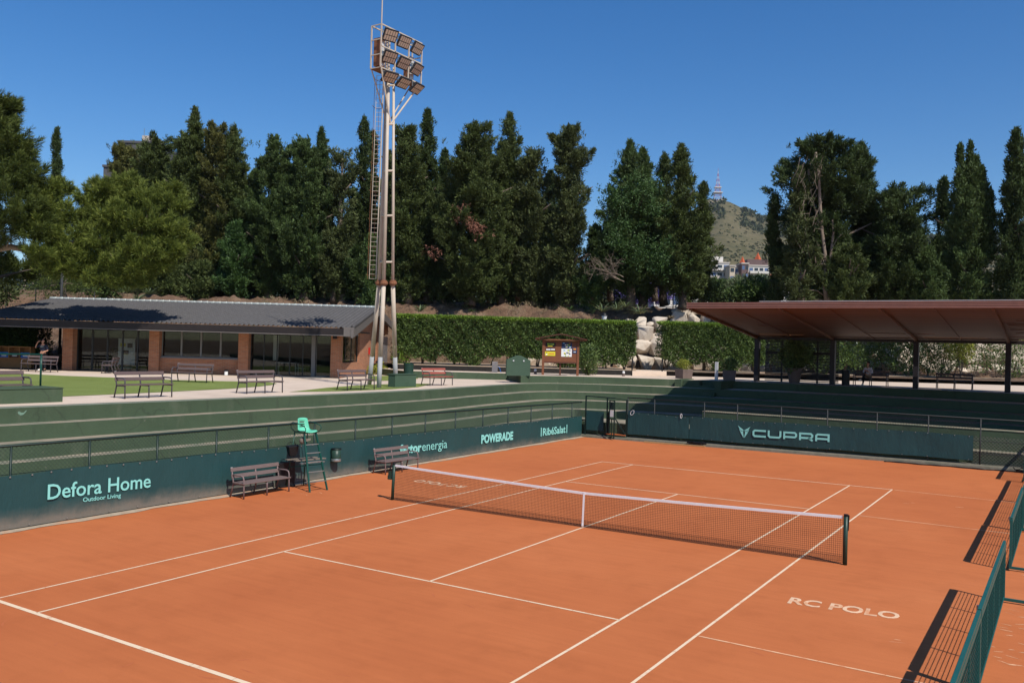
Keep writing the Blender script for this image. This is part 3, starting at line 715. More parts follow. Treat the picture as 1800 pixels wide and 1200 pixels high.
def back_wall():
    rng = random.Random(9)
    f = thing('chain_link_fence', 'grey chain-link rail with thin posts along the back wall before the pavilion steps', 'fence', (0, 20.26, 0))
    xs = [-8.32, -6.87, -4.29, -2.67, -.62, 1.42, 3.49, 5.51, 7.45, 9.5, 11.5, 13.5]
    for x in xs:
        mb = MB(); mb.tube((x, 0, cz(x, 20.2)), (x, 0, 2.225), .026, 8); mb.build('post', M['fence_grey'], f, smooth=True)
    mb = MB(); mb.tube((-8.35, 0, 2.235), (14, 0, 2.235), .024, 8); mb.build('top_rail', M['fence_grey'], f, smooth=True)
    mb = MB(); mb.tube((-8.35, 0, 1.30), (14, 0, 1.33), .012, 6); mb.tube((7.25, 0, .8), (14, 0, .82), .010, 6); mb.tube((7.25, 0, .45), (14, 0, .47), .008, 6)
    mb.build('lower_rail', M['fence_grey'], f)
    mb = MB(); diamonds(mb, (-8.3, 0, 1.3), (1, 0, 0), (0, 0, 1), 15.6, .92, .075, .0032)
    mb.build('wire_mesh', M['fence_grey'], f)
    mb = MB(); diamonds(mb, (7.2, 0, .36), (1, 0, 0), (0, 0, 1), 7, 1.15, .095, .0070); mb.build('lower_wire_mesh', M['pale_wire'], f)
    # low dark wall behind the banners
    def banner(x0, x1, label, top0, top1):
        b = thing('advertising_banner', label, 'banner', ((x0+x1)/2, 20.2, 0)); mb = MB()
        L = x1-x0
        hb = lambda u: cz(x0+u, 20.2)+.30+.01*math.sin(u*2)
        ht = lambda u: top0+(top1-top0)*u/L+.014*math.sin(u*1.3+1)-.02*max(0, 1-abs(u-L*.42)*2)*0
        sheet(mb, (x0-(x0+x1)/2, 0, 0), (1, 0, 0), (0, 0, 1), L, hb, ht, int(L*8), 8, rng, .010)
        mb.build('banner_fabric', M['banner'], b, smooth=True)
        mb = MB(); u = .15
        while u < L:
            mb.box((x0+u-(x0+x1)/2, -.026, ht(u)-.03), (.032, .006, .032))
            if rng.random() < .5: mb.box((x0+u-(x0+x1)/2, -.026, hb(u)+.03), (.026, .006, .026))
            u += .5+rng.uniform(-.04, .04)
        o = mb.build('eyelet', M['steel'], b); o['kind'] = 'stuff'
        return b
    banner(-8.28, -5.02, 'short plain faded teal banner right of the court gate', 1.49, 1.48)
    b = banner(-5.0, 7.2, 'wide dark teal banner on the back wall with CUPRA logo', 1.49, 1.53)
    # CUPRA wordmark: wide squared letters made of strokes of one width
    sw = .085
    def stroke(mb, pts, w=sw):
        pts = [np.array(p, float) for p in pts]; n = len(pts); L_, R_ = [], []
        for i, p in enumerate(pts):
            d1 = pts[i]-pts[i-1] if i else pts[1]-pts[0]; d2 = pts[i+1]-pts[i] if i < n-1 else pts[i]-pts[i-1]
            d1 = d1/np.linalg.norm(d1); d2 = d2/np.linalg.norm(d2)
            n1 = np.array([-d1[1], d1[0]]); n2 = np.array([-d2[1], d2[0]]); mm = n1+n2; mm /= np.linalg.norm(mm); k = w/2/max(.4, mm.dot(n1))
            L_.append(p+mm*k); R_.append(p-mm*k)
        for i in range(n-1):
            q = [L_[i], R_[i], R_[i+1], L_[i+1]]
            mb.add([(x, 0, z) for x, z in q], [(0, 1, 2, 3)])
    Lw, H, c = .62, .345, .06
    h = sw/2
    G = {'C': [[(Lw, H-h), (c+h, H-h), (h, H-h-c), (h, h+c), (c+h, h), (Lw, h)]],
         'U': [[(h, H), (h, h+c), (c+h, h), (Lw-h-c, h), (Lw-h, h+c), (Lw-h, H)]],
         'P': [[(h, 0), (h, H-h), (Lw-h-c, H-h), (Lw-h, H-h-c), (Lw-h, .10+c), (Lw-h-c, .105), (sw, .105)]],
         'R': [[(h, 0), (h, H-h), (Lw-h-c, H-h), (Lw-h, H-h-c), (Lw-h, .12+c), (Lw-h-c, .11), (sw, .11)], [(Lw*.66, .11), (Lw-.02, 0)]],
         'A': [[(h, 0), (h, H-h-c), (h+c, H-h), (Lw-h-c*0, H-h), (Lw-h, 0)], [(sw, .115), (Lw-sw, .115)]]}
    x = -1.90
    tilt = .0115
    for ch in 'CUPRA':
        mb = MB()
        for s_ in G[ch]: stroke(mb, s_)
        mb.v = [(x+p[0]-b.location[0], -.030, .765+p[2]+tilt*(x+1.9+p[0])) for p in mb.v]
        o = mb.build('lettering', M['mint'], b); mo = o.modifiers.new('t', 'SOLIDIFY'); mo.thickness = .005; mo.offset = 0
        x += Lw+.088
    mb = MB()                                              # the two-horned emblem
    def tri(P): mb.add([(-2.60+p[0]*.60-b.location[0], -.030, .68+p[1]*.56) for p in P], [tuple(range(len(P)))])
    tri([(0, 1), (.52, .62), (.40, .54), (.20, .66)]); tri([(1, .97), (.48, .62), (.60, .54), (.80, .66)])
    tri([(.08, .80), (.19, .64), (.27, .57), (.20, .50)]); tri([(.92, .78), (.81, .64), (.73, .57), (.80, .50)])
    tri([(.20, .48), (.48, .66), (.42, .46), (.47, .12), (.47, 0)]); tri([(.80, .48), (.52, .66), (.58, .46), (.53, .12), (.53, 0)])
    o = mb.build('emblem', M['mint'], b); mo = o.modifiers.new('t', 'SOLIDIFY'); mo.thickness = .004; mo.offset = 0
    # steel ties hanging on the rail
    for x, lab, rot in ((-8.02, 'bent white wire tie on the plain banner nearest the gate', .9), (-5.42, 'oval white wire tie hanging at the banner seam', .1)):
        t = MB(); t.path([(x+.10*math.cos(a)*(.45 if rot < .5 else 1), 0, 1.50+.11*math.sin(a)+(rot > .5)*.05*math.cos(a)) for a in np.linspace(0, 6.28, 12)[:-1]], .010, 5, closed=True)
        tt = thing('wire_tie', lab, 'wire tie', (0, 20.15, 0)); t.build('loop', M['white'], tt)
    # gear lying along the foot of the back wall
    mb = MB(); mb.box((0, 0, .035), (3.1, .07, .06)); o = mb.build('drag_bar', M['yellow_pole']); o.location = (-5.6, 19.78, cz(-5.6, 19.78)); o.rotation_euler = (0, -SL, R(1.5))
    tag(o, 'long thin timber bar lying on the clay under the plain banner', 'timber bar')
    mb = MB(); r2 = random.Random(2)
    for k in range(26): mb.path([(r2.uniform(-.5, .5), r2.uniform(-.1, .1), r2.uniform(.02, .10)) for _ in range(4)], .012, 4)
    o = mb.build('drag_net', M['black']); o.location = (-4.55, 20.0, cz(-4.5, 20)+.1); tag(o, 'crumpled dark drag net heaped on the foot strip below the banner seam', 'drag net')
    mb = MB(); pts = []
    for k in range(60):
        x = 3.9+k*.11; pts.append((x, 19.72+.06*math.sin(k*.35)+.04*math.sin(k*.9), cz(x, 19.7)+.025))
    mb.path(pts, .022, 6); pts = [(p[0]+.2, p[1]+.10+.05*math.sin(i*.5), p[2]) for i, p in enumerate(pts)]; mb.path(pts, .022, 6)
    o = mb.build('garden_hose', M['black'], smooth=True); tag(o, 'dark hose trailing along the foot of the back wall on the right', 'hose')
    mb = MB()
    for k in range(9): mb.path([(r2.uniform(-.35, .35), r2.uniform(-.12, .12), r2.uniform(.02, .22)) for _ in range(4)], .018, 5)
    o = mb.build('cable_coil', M['black']); o.location = (9.0, 19.75, cz(9, 19.7)); tag(o, 'tangled black coil at the wall foot beyond the last movable screen', 'coil')

def gate():
    g = thing('court_gate', 'open dark steel gate frame with teal panel in the far court corner', 'gate', (-9.5, 20.2, 0))
    def w(mb, n, mt, **k): return mb.build(n, mt, g, world=True, **k)
    zb = cz(-9.6, 20.2)
    mb = MB()
    for x in (-10.68, -9.45): mb.bar((x, 20.2, zb), (x, 20.2, 2.2), .06, .06)
    mb.bar((-10.68, 20.2, 2.2), (-9.0, 20.2, 2.16), .05, .05); mb.bar((-9.0, 20.2, 2.16), (-8.3, 20.2, 2.10), .03, .03); mb.bar((-10.65, 20.2, .30+zb), (-9.48, 20.2, .30+zb), .04, .05)
    w(mb, 'gate_frame', M['fence_green'])
    mb = MB(); sheet(mb, (-10.62, 20.17, 0), (1, 0, 0), (0, 0, 1), 1.0, lambda u: zb+.36, lambda u: 1.44, 10, 8, random.Random(3), .008)
    w(mb, 'infill_panel', M['banner'], smooth=True)
    mb = MB(); mb.bar((-9.55, 20.24, zb+.05), (-9.40, 20.24, 1.42), .10, .04); mb.bar((-9.42, 20.26, zb), (-9.36, 20.26, 1.5), .08, .05); w(mb, 'screen_edge', M['black'])
    mb = MB()                                              # the open leaf, swung toward the court
    a, b = np.array([-9.28, 20.15]), np.array([-8.80, 19.72])
    for t in (0, 1):
        p = a+(b-a)*t; mb.bar((p[0], p[1], zb+.06), (p[0], p[1], 2.06), .05, .05)
    for z in (2.05, 1.12, zb+.10): mb.bar((a[0], a[1], z), (b[0], b[1], z), .045, .045)
    mb.bar((a[0]+.22, a[1]-.2, zb+.1), (a[0]+.22, a[1]-.2, 1.1), .04, .04)
    w(mb, 'gate_leaf', M['fence_green'])
    mb = MB(); c = (a+b)/2; mb.box((c[0], c[1]-.03, 1.78), (.20, .03, .38)); w(mb, 'lock_plate', M['fence_green'])
    mb = MB(); mb.box((c[0], c[1]-.03, 1.40), (.18, .02, .34)); w(mb, 'notice', M['pale_metal'])
    mb = MB(); mb.bar((-8.92, 20.05, 1.15), (-8.36, 20.2, zb+.25), .05, .05); mb.bar((-8.36, 20.2, zb), (-8.36, 20.2, 2.13), .06, .06); w(mb, 'brace', M['fence_green'])
    mb = MB(); mb.bx(-9.42, -8.36, 20.12, 20.5, zb-.1, zb+.22); w(mb, 'threshold', M['riser'])
    mb = MB(); mb.bx(-9.44, -8.36, 20.10, 20.52, zb+.223, zb+.26); w(mb, 'sill', M['clay'])

def net():
    n = thing('tennis_net', 'black tennis net with white tape strung across the clay court', 'net', (0, 0, 0))
    for s in (-1, 1):
        x = s*6.45; z0 = cz(x, 0)
        mb = MB(); top = (x+(.04 if s < 0 else 0), 0, z0+1.09); mb.tube((x, 0, z0-.05), top, .046, 16); p = mb.build('post', M['post_green'], n, smooth=True)
        mb = MB(); mb.tube((top[0], 0, top[2]-.03), (top[0], 0, top[2]+.012), .050, 16); mb.tube((top[0]+s*.045, 0, z0+.75), (top[0]+s*.055, 0, z0+1.09), .018, 8); mb.build('post_cap', M['black'], p)
        if s < 0:
            mb = MB(); mb.box((x-.10, -.01, z0+.72), (.10, .07, .24)); mb.box((x-.12, -.01, z0+.66), (.12, .05, .12)); mb.build('winder', M['post_green'], p)
    W_ = 6.38
    top = lambda x: cz(x, 0)+.914+(1.07-.914)*(.75*abs(x)/6.4+.25*(x/6.4)**2)-.012
    bot = lambda x: cz(x, 0)+.035
    mb = MB(); k = 285
    for i in range(k+1):
        x = -W_+2*W_*i/k; y = .0
        mb.path([(x, y, bot(x)), (x, y, top(x)-.03)], .0034, 3, cap=False)
    rows = 21
    for j in range(rows+1):
        f = j/rows
        mb.path([(x, 0, bot(x)+(top(x)-.05-bot(x))*f) for x in np.linspace(-W_, W_, 41)], .0034, 3, cap=False)
    for j in range(7):
        f = (j+.5)/rows; mb.path([(x, .02, bot(x)+(top(x)-.05-bot(x))*f*.55) for x in np.linspace(-W_, W_, 41)], .0030, 3, cap=False)
    for i in range(k+1): 
        x = -W_+2*W_*(i+.5)/k; mb.path([(x, .02, bot(x)-.02), (x, .03, bot(x)+.13)], .0030, 3, cap=False)
    mb.build('net_mesh', M['net'], n)
    mb = MB(); xs = np.linspace(-W_, W_, 60); vs = []
    for x in xs:
        for yy, zz in ((-.012, -.055), (.012, -.055), (.012, .004), (-.012, .004)): vs.append((x, yy, top(x)+zz))
    mb.add(vs, [(i*4+k_, i*4+(k_+1) % 4, (i+1)*4+(k_+1) % 4, (i+1)*4+k_) for i in range(59) for k_ in range(4)])
    mb.build('net_tape', M['white'], n)
    mb = MB(); mb.bar((0, -.018, top(0)), (-.02, -.018, .03), .052, .006, up=(0, 1, 0)); mb.box((-.02, -.02, .06), (.045, .02, .06)); mb.build('centre_strap', M['white'], n)
    for s in (-1, 1):
        mb = MB(); x = s*6.40; mb.path([(x, 0, bot(x)+(top(x)-bot(x))*t) for t in np.linspace(0, 1, 5)], .006, 5); mb.build('side_rope', M['net'], n)

def make_bench(name, label, slat, iron, group, back2=True):
    b = thing(name, label, 'bench', (0, 0, 0), 0, group); L = .93
    for y0, y1 in ((-.02, .13), (.15, .30), (.32, .47)):
        mb = MB(); mb.bx(-L, L, y0, y1, .425, .46); mb.build('seat_slat', slat, b, bevel=.008)
    for z in (.555, .745):
        mb = MB(); rot = Matrix.Rotation(R(14), 3, 'X'); mb.box((0, -.055-(z-.5)*.25, z+.065), (2*L, .035, .118), 0, rot); mb.build('back_slat', slat, b, bevel=.008)
    for x in (-L+.05, 0, L-.05):
        end = x != 0
        mb = MB()
        mb.path([(x, .44, 0), (x, .43, .30), (x, .425, .42)] + ([(x, .42, .56), (x, .39, .635), (x, .30, .665), (x, .10, .665), (x, -.09, .66)] if end else []), .023, 8)
        mb.build('front_leg', iron, b, smooth=True)
        mb = MB(); mb.path([(x, -.16, 0), (x, -.04, .40), (x, -.05, .50), (x, -.14, .86)], .024, 8); mb.build('rear_leg', iron, b, smooth=True)
        mb = MB(); mb.bar((x, -.04, .40), (x, .43, .405), .04, .03); mb.build('seat_bearer', iron, b)
    mb = MB(); mb.box((L-.06, -.150+.0, .862), (.07, .02, .03)); mb.build('name_plate', M['pale_metal'], b)
    return b
def place(o, x, y, z, rz): o.location = (float(x), float(y), float(z)); o.rotation_euler = (0, 0, rz)
def benches():
    gc = 'brown benches on the clay beside the left banner'
    b = make_bench('park_bench', 'brown slatted bench on the clay beside the umpire chair', M['slat'], M['bench_brown'], gc)
    place(b, -10.36, -1.74, cz(-10.3, -1.7), -math.pi/2)
    c = copy_tree(b); place(c, -10.32, 4.55, cz(-10.3, 4.5), -math.pi/2-.03); c['label'] = 'brown slatted bench on the clay behind the left net post'
    gp = 'dark slatted benches on the plaza'
    p = make_bench('park_bench', 'dark slatted bench at the steps edge, right of the raised green block', M['slat_dark'], M['bench_iron'], gp)
    Z = 2.565
    place(p, -15.92, -2.02, Z, -math.pi/2)
    def cp(src, x, y, z, rz, lab):
        c = copy_tree(src); place(c, x, y, z, rz); c['label'] = lab; return c
    cp(p, -16.12, 3.15, Z, -math.pi/2, 'dark slatted bench at the steps edge with the turf tip behind it')
    cp(p, -15.85, 8.25, Z, -math.pi/2+.03, 'dark slatted bench close beside the floodlight mast feet')
    q = LD(-14.9, 40.9, 0); cp(p, q[0], q[1], Z, -YAW+math.pi-.16, 'dark slatted bench facing the court on paving before the low brick wall')
    q = LD(-25.7, 47.6, 0); cp(p, q[0], q[1], Z, -YAW+math.pi-.15, 'dark slatted bench on the far turf edge in front of the standing man')
    q = LD(-22.2, 48.6, 0); cp(p, q[0], q[1], Z, -YAW+math.pi/2+.25, 'dark bench seen end-on outside the dark glass doors')
    cp(p, -17.2, -6.15, Z, -math.pi/2, 'dark bench cut by the photo edge behind the raised green block')
    r = make_bench('park_bench', 'red slatted bench on the paving right of the floodlight mast', M['slat_red'], M['bench_iron'], None)
    q = (onz(752, 679, Z)+onz(792, 676.5, Z))/2; place(r, -16.95, 15.45, Z, -math.pi/2-.05)
    gv = 'benches under the pavilion roof'
    v = cp(p, .9, 32.95, 2.99, math.pi, 'dark bench under the pavilion with a person sitting on it'); v['group'] = gv
    v = cp(p, 5.05, 34.0, 2.99, 0, 'empty dark bench under the pavilion between the right hand posts'); v['group'] = gv

def umpire_chair():
    c = thing('umpire_chair', 'tall green umpire chair with mint plastic seat and ladder steps', 'umpire chair', (-9.9, -.15, cz(-9.9, -.15)), R(-9))
    def b(mb, n, mt, par=c, **k): return mb.build(n, mt, par, **k)
    g = M['chair_green']
    FL = [(.66, s*.33, 0) for s in (-1, 1)]; FT = [(.12, s*.22, 1.78) for s in (-1, 1)]
    BL = [(-.62, s*.33, 0) for s in (-1, 1)]; BT = [(-.36, s*.24, 1.80) for s in (-1, 1)]
    for a, t in zip(FL, FT):
        mb = MB(); mb.bar(a, t, .055, .035); b(mb, 'front_leg', g)
    for a, t in zip(BL, BT):
        mb = MB(); mb.tube(a, t, .018, 8); b(mb, 'rear_leg', g, smooth=True)
    for z in (.30, .60, .90, 1.17, 1.43):
        t = z/1.78; mb = MB(); P = [np.array(a)+(np.array(q)-np.array(a))*t for a, q in zip(FL, FT)]
        mb.bar(P[0], P[1], .07, .022); b(mb, 'step', M['steel'])
    mb = MB(); mb.bar((.12, -.22, 1.78), (.12, .22, 1.78), .03, .03); mb.bar((-.36, -.24, 1.80), (-.36, .24, 1.80), .03, .03)
    for s in (-1, 1): mb.bar((.12, s*.22, 1.78), (-.36, s*.24, 1.80), .03, .03)
    for s in (-1, 1): mb.bar((-.50, s*.295, .66), (.42, s*.285, .80), .022, .022)
    b(mb, 'seat_frame', g)
    # moulded seat shell: one curved sheet from front lip to top of back, with slots in the back
    prof = [(.20, 1.80), (.14, 1.835), (.02, 1.825), (-.12, 1.815), (-.22, 1.84), (-.275, 1.90), (-.288, 1.94), (-.296, 1.975), (-.304, 2.005), (-.312, 2.04), (-.320, 2.075), (-.328, 2.11), (-.34, 2.18), (-.35, 2.235)]
    mb = MB(); nv = 10; vs = []
    for i, (x, z) in enumerate(prof):
        wdt = .225 if i < 5 else .215-.005*(i-5)
        for k in range(nv+1):
            s = -1+2*k/nv; vs.append((x+(.05*s*s if i > 4 else 0), wdt*s, z+(.035*s*s if i < 5 else 0)-(0.03*abs(s)**4 if i == 13 else 0)))
    fs = []
    for i in range(len(prof)-1):
        for k in range(nv):
            if i in (6, 8, 10) and 2 <= k <= 6: continue
            fs.append((i*(nv+1)+k, i*(nv+1)+k+1, (i+1)*(nv+1)+k+1, (i+1)*(nv+1)+k))
    mb.add(vs, fs); o = b(mb, 'seat', M['chair_mint'], smooth=True); mo = o.modifiers.new('t', 'SOLIDIFY'); mo.thickness = .018
    for s in (-1, 1):
        mb = MB(); mb.path([(-.36, s*.25, 1.80), (-.50, s*.29, 1.90), (-.50, s*.31, 2.05), (-.36, s*.32, 2.10), (0, s*.32, 2.06), (.22, s*.31, 2.02), (.30, s*.30, 1.95), (.25, s*.27, 1.85), (.10, s*.23, 1.78)], .014, 8); b(mb, 'armrest', g, smooth=True)
    # boards between the legs
    for x, z, y0 in ((-.30, .93, -.62), (-.12, .90, -.42)):
        mb = MB(); mb.box((x, y0+.62, z), (.14, 1.15, .03)); o = b(mb, 'plank', M['wood'])
    mb = MB(); mb.box((.15, .1, .84), (.10, .9, .02)); b(mb, 'desk_board', M['steel'])
    bag = thing('equipment_bag', 'black bag slung between the legs of the umpire chair', 'bag', (-10.28, -.38, 1.03+cz(-10, -.4)), R(-9)); mb = MB()
    mb.add([(-.11, -.24, .34), (-.11, .16, .36), (.10, .16, .34), (.10, -.24, .32), (-.07, -.15, 0), (-.07, .08, 0), (.06, .08, .0), (.06, -.15, 0)], [(0, 1, 2, 3), (4, 7, 6, 5), (0, 4, 5, 1), (1, 5, 6, 2), (2, 6, 7, 3), (3, 7, 4, 0)])
    mb.build('bag_body', M['black'], bag, bevel=.03)
    mb = MB(); mb.path([(-.08, -.2, .32), (-.08, -.16, .42), (-.08, .08, .44), (-.08, .13, .34)], .010, 6); mb.build('strap', M['black'], bag)
    cap = MB(); cap.lathe([(.12, 0), (.125, .03), (.11, .09), (.06, .13), (.005, .14)], 14); cap.add([(.08, -.09, .01), (.24, -.06, -.02), (.24, .06, -.02), (.08, .09, .01)], [(0, 1, 2, 3)])
    o = cap.build('cloth_cap', M['wood'], smooth=True); o.location = (-9.93, -.30, 1.43); o.rotation_euler = (.5, -.4, .6); tag(o, 'pale crumpled cap hung on the back of the umpire ladder', 'cap')
    mb = MB(); mb.bx(-.02, .02, -.36, .30, 0, .78); mb.bx(-.10, .12, -.30, .26, 0.0, .06)
    o = mb.build('score_board', M['black'], bevel=.01); place(o, -10.66, -.28, cz(-10.6, -.3), R(-9)); tag(o, 'black board standing against the banner under the umpire chair', 'board')
    # wall basket
    k = thing('litter_basket', 'dark round litter basket hung on the left banner beside the umpire chair', 'litter basket', (-10.70, 1.98, .50)); mb = MB()
    mb.lathe([(.150, 0), (.165, .02), (.165, .44), (.155, .44), (.150, .03)], 20, caps=False); mb.lathe([(.150, .01), (.01, .01)], 20, caps=False); mb.build('basket', M['post_green'], k, smooth=True)
    mb = MB(); mb.lathe([(.170, .42), (.178, .43), (.178, .455), (.160, .455)], 20, caps=False); mb.build('rim', M['black'], k, smooth=True)
    mb = MB(); mb.lathe([(.168, .02), (.172, .03), (.172, .10), (.168, .11)], 20, caps=False); mb.build('band', M['steel'], k, smooth=True)
    mb = MB(); mb.bx(-.20, -.12, -.05, .05, .30, .46); mb.build('hook', M['black'], k)

def screens():
    g = 'movable teal screens along the right side line'
    def unit(L, lab):
        s = thing('movable_screen', lab, 'screen', (0, 0, 0), 0, g); H = 1.13     # local: y along the screen, foot on the ground
        mb = MB(); mb.bar((0, 0, H), (0, L, H), .05, .06); mb.bx(-.03, .03, 0, L, H-.10, H-.032); mb.build('top_bar', M['screen'], s)
        mb = MB(); mb.bar((0, 0, .09), (0, L, .09), .035, .035); mb.build('bottom_bar', M['screen'], s)
        n = max(2, round(L/1.26))
        for i in range(n+1):
            y = L*i/n; w = .05 if i in (0, n) else .026
            mb = MB(); mb.bar((0, y, .06), (0, y, H-.03), w, w); mb.build('upright', M['screen'], s)
        mb = MB()
        for k in range(12):
            z = .15+k*(H-.28)/11; mb.path([(0, 0, z), (0, L, z)], .0065, 4)
        y = .07
        while y < L: mb.path([(.004, y, .1), (.004, y, H-.06)], .0024, 3, cap=False); y += .058
        mb.build('wire_infill', M['screenwire'], s)
        for y in (.05, L-.05):
            f = MB(); f.bar((-.05, y, .075), (.62, y, .075), .05, .05); fo = f.build('foot', M['screen'], s)
            wh = MB(); wh.tube((.56, y-.02, .055), (.56, y+.02, .055), .055, 14); wh.build('wheel', M['rubber'], fo)
        hb = MB(); hb.box((-.04, .35, H-.06), (.05, .05, .09)); hb.build('clamp', M['steel'], s)
        return s
    def put(o, x, y): o.location = (x, y, cz(x, y)-.012); o.rotation_euler = (SL, 0, 0)
    a = unit(5.25, 'movable teal screen with its end nearest the net post, tallest seen in the photo'); put(a, 9.53, -6.38)
    b = copy_tree(a); put(b, 9.53, -11.70); b['label'] = 'nearest movable teal screen, cut off by the lower right corner'
    c = unit(4.95, 'movable teal screen beyond the net whose near end stands at the right edge'); put(c, 9.50, 1.62)
    d = copy_tree(c); put(d, 9.52, 6.62); d['label'] = 'movable teal screen third from the camera, beyond the right photo edge, casting lattice shade'
    e = copy_tree(c); put(e, 9.54, 11.62); e['label'] = 'movable teal screen fourth from the camera, seen only by its shadow near the back wall'
    f = copy_tree(c); put(f, 9.15, 16.85); f['label'] = 'farthest movable teal screen, its bars shading the foot of the back wall'
left_wall(); back_wall(); gate(); net(); benches(); umpire_chair(); screens()

# ================================================================== BUILDINGS AND TALL THINGS
PZ = 2.56
def lat_on(px, dep, y=640):                                   # level-axis lateral of a photo column on the depth plane
    d = ray(px, y); t = dep/float(d @ FH); return float((d*t) @ RH)

def clubhouse():
    # local axes: x = level right of the view, y = away, origin under the right front column
    D0 = 50.2; o = LD(-10.15, D0, PZ)
    c = thing('clubhouse', 'low brick clubhouse with dark tiled roof and glass front', 'clubhouse', o, -YAW)
    def b(mb, n, mt, par=c, **k): return mb.build(n, mt, par, **k)
    X = lambda px, y=0: lat_on(px, D0+y)+10.15
    XL = X(-260)
    cols = [X(118), X(270), X(427), 0.0]
    for x in [X(-60)]+cols:
        mb = MB(); mb.bx(x-.29, x+.29, -.02, .60, 0, 2.75); b(mb, 'pillar', M['brick'])
    # floor, roof deck, back wall and room
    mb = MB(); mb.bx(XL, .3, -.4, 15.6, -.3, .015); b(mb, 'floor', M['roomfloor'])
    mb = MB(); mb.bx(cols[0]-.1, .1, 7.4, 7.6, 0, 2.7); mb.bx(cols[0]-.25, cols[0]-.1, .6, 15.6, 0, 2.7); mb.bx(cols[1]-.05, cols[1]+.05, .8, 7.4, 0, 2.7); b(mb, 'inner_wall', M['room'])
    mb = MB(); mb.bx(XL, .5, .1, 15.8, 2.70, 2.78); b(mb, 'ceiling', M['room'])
    # glazed bays
    def glazing(x0, x1, z0, z1, y, nx, mull=.05, mt='frame', trans=None, parent=c):
        mb = MB()
        for i in range(nx+1):
            x = x0+(x1-x0)*i/nx; mb.bx(x-mull/2, x+mull/2, y-.04, y+.04, z0, z1)
        for z in (z0+.03, z1-.03)+((trans,) if trans else ()): mb.bx(x0, x1, y-.035, y+.035, z-.03, z+.03)
        f = b(mb, 'window_frame', M[mt])
        for i in range(nx):
            xa, xb = x0+(x1-x0)*i/nx+mull/2, x0+(x1-x0)*(i+1)/nx-mull/2
            mb = MB(); mb.bx(xa, xb, y-.006, y+.006, z0+.06, z1-.06); b(mb, 'pane', M['glass'], f)
        return f
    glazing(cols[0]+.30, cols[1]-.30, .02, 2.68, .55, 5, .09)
    mb = MB(); mb.bx(cols[1]+.29, cols[2]-.29, .22, .50, 0, .88); b(mb, 'low_wall', M['brick'])
    mb = MB(); mb.bx(cols[1]+.29, cols[2]-.29, .16, .54, .882, .95); b(mb, 'window_sill', M['frame_grey'])
    glazing(cols[1]+.30, cols[2]-.30, .95, 2.68, .40, 4, .10, 'frame_grey')
    glazing(cols[2]+.30, -.95-.3, .03, 2.68, .50, 5, .05, 'frame')
    glazing(-1.25, -.30, .03, 2.68, .50, 1, .08, 'frame_grey')
    mb = MB(); mb.bx(-1.50, -1.28, .42, .58, 0, 2.7); b(mb, 'door_post', M['frame_grey'])
    mb = MB(); mb.bx(-3.0, -.6, -.9, .3, .0, .025); b(mb, 'door_mat', M['frame_grey'])
    mb = MB(); mb.bx(-4.0, -3.7, 1.4, 1.45, .9, 2.4); b(mb, 'curtain', M['paper'])
    for x in (cols[1]+1.6, cols[1]+3.6, cols[2]+1.0, cols[1]-1.2):
        mb = MB(); mb.bx(x-.7, x+.7, 1.2, 1.35, 2.45, 2.53); b(mb, 'ceiling_lamp', M['pale_metal'])
    # right end wall (skewed a touch, as surveyed)
    xe = lambda y: .15+.040*y
    def endwall(y0, y1, z0, z1, n, mt):
        mb = MB(); mb.add([(xe(y0), y0, z0), (xe(y1), y1, z0), (xe(y1), y1, z1), (xe(y0), y0, z1), (xe(y0)-.3, y0, z0), (xe(y1)-.3, y1, z0), (xe(y1)-.3, y1, z1), (xe(y0)-.3, y0, z1)],
            [(0, 1, 2, 3), (7, 6, 5, 4), (0, 4, 5, 1), (3, 2, 6, 7), (1, 5, 6, 2), (0, 3, 7, 4)]); return b(mb, n, mt)
    endwall(.6, 5.6, 0, .85, 'low_wall', M['brick'])
    for y0, y1 in ((5.6, 9.6), (11.4, 13.0)): endwall(y0, y1, 0, 2.9, 'end_wall', M['brick'])
    endwall(9.6, 11.4, 0, .85, 'low_wall', M['brick'])
    for y0, y1 in ((.62, 5.58), (9.62, 11.38)):
        mb = MB(); n = max(1, int((y1-y0)/1.6))
        for k in range(n+1):
            y = y0+(y1-y0)*k/n; mb.box((xe(y)-.15, y, 1.78), (.06, .06, 1.84))
        for z in (.88, 2.70): mb.bar((xe(y0)-.15, y0, z), (xe(y1)-.15, y1, z), .06, .05)
        f = b(mb, 'window_frame', M['frame'])
        mb = MB(); mb.quad((xe(y0)-.15, y0, .9), (xe(y1)-.15, y1, .9), (xe(y1)-.15, y1, 2.68), (xe(y0)-.15, y0, 2.68)); b(mb, 'pane', M['glass'], f)
    mb = MB(); mb.add([(xe(13.0)-.02, 13.0, 0), (xe(15.6)-.02, 15.6, 0), (xe(15.6)-.02, 15.6, 2.6), (xe(13)-.02, 13, 2.6)], [(0, 1, 2, 3)]); d = b(mb, 'door', M['greycol'])
    mb = MB(); mb.bx(xe(13.4), xe(13.4)+.06, 13.3, 13.42, 1.0, 1.1); b(mb, 'handle', M['black'], d)
    mb = MB(); mb.box((xe(8.5)+.06, 8.5, 1.55), (.10, .16, .46)); b(mb, 'extinguisher', pmat('red_paint', (.45, .02, .015), .4, .1))
    mb = MB(); mb.box((-.05, -.10, 2.36), (.22, .14, .20)); b(mb, 'wall_lamp', M['black'])
    # roof: two pitches of barrel tiles, courses stepped, gable at each end
    EY, RY, BY = -1.75, 7.6, 16.6; EZ, RZ, BZ = 2.86, 4.42, 3.35; xr0, xr1 = lat_on(88, D0+RY, 530)+10.15, 1.32
    def zr(y): return EZ+(RZ-EZ)*(y-EY)/(RY-EY) if y <= RY else RZ+(BZ-RZ)*(y-RY)/(BY-RY)
    pitch = .27; nxx = int((xr1-xr0)/pitch*6); rows = []
    ys = []
    y = EY
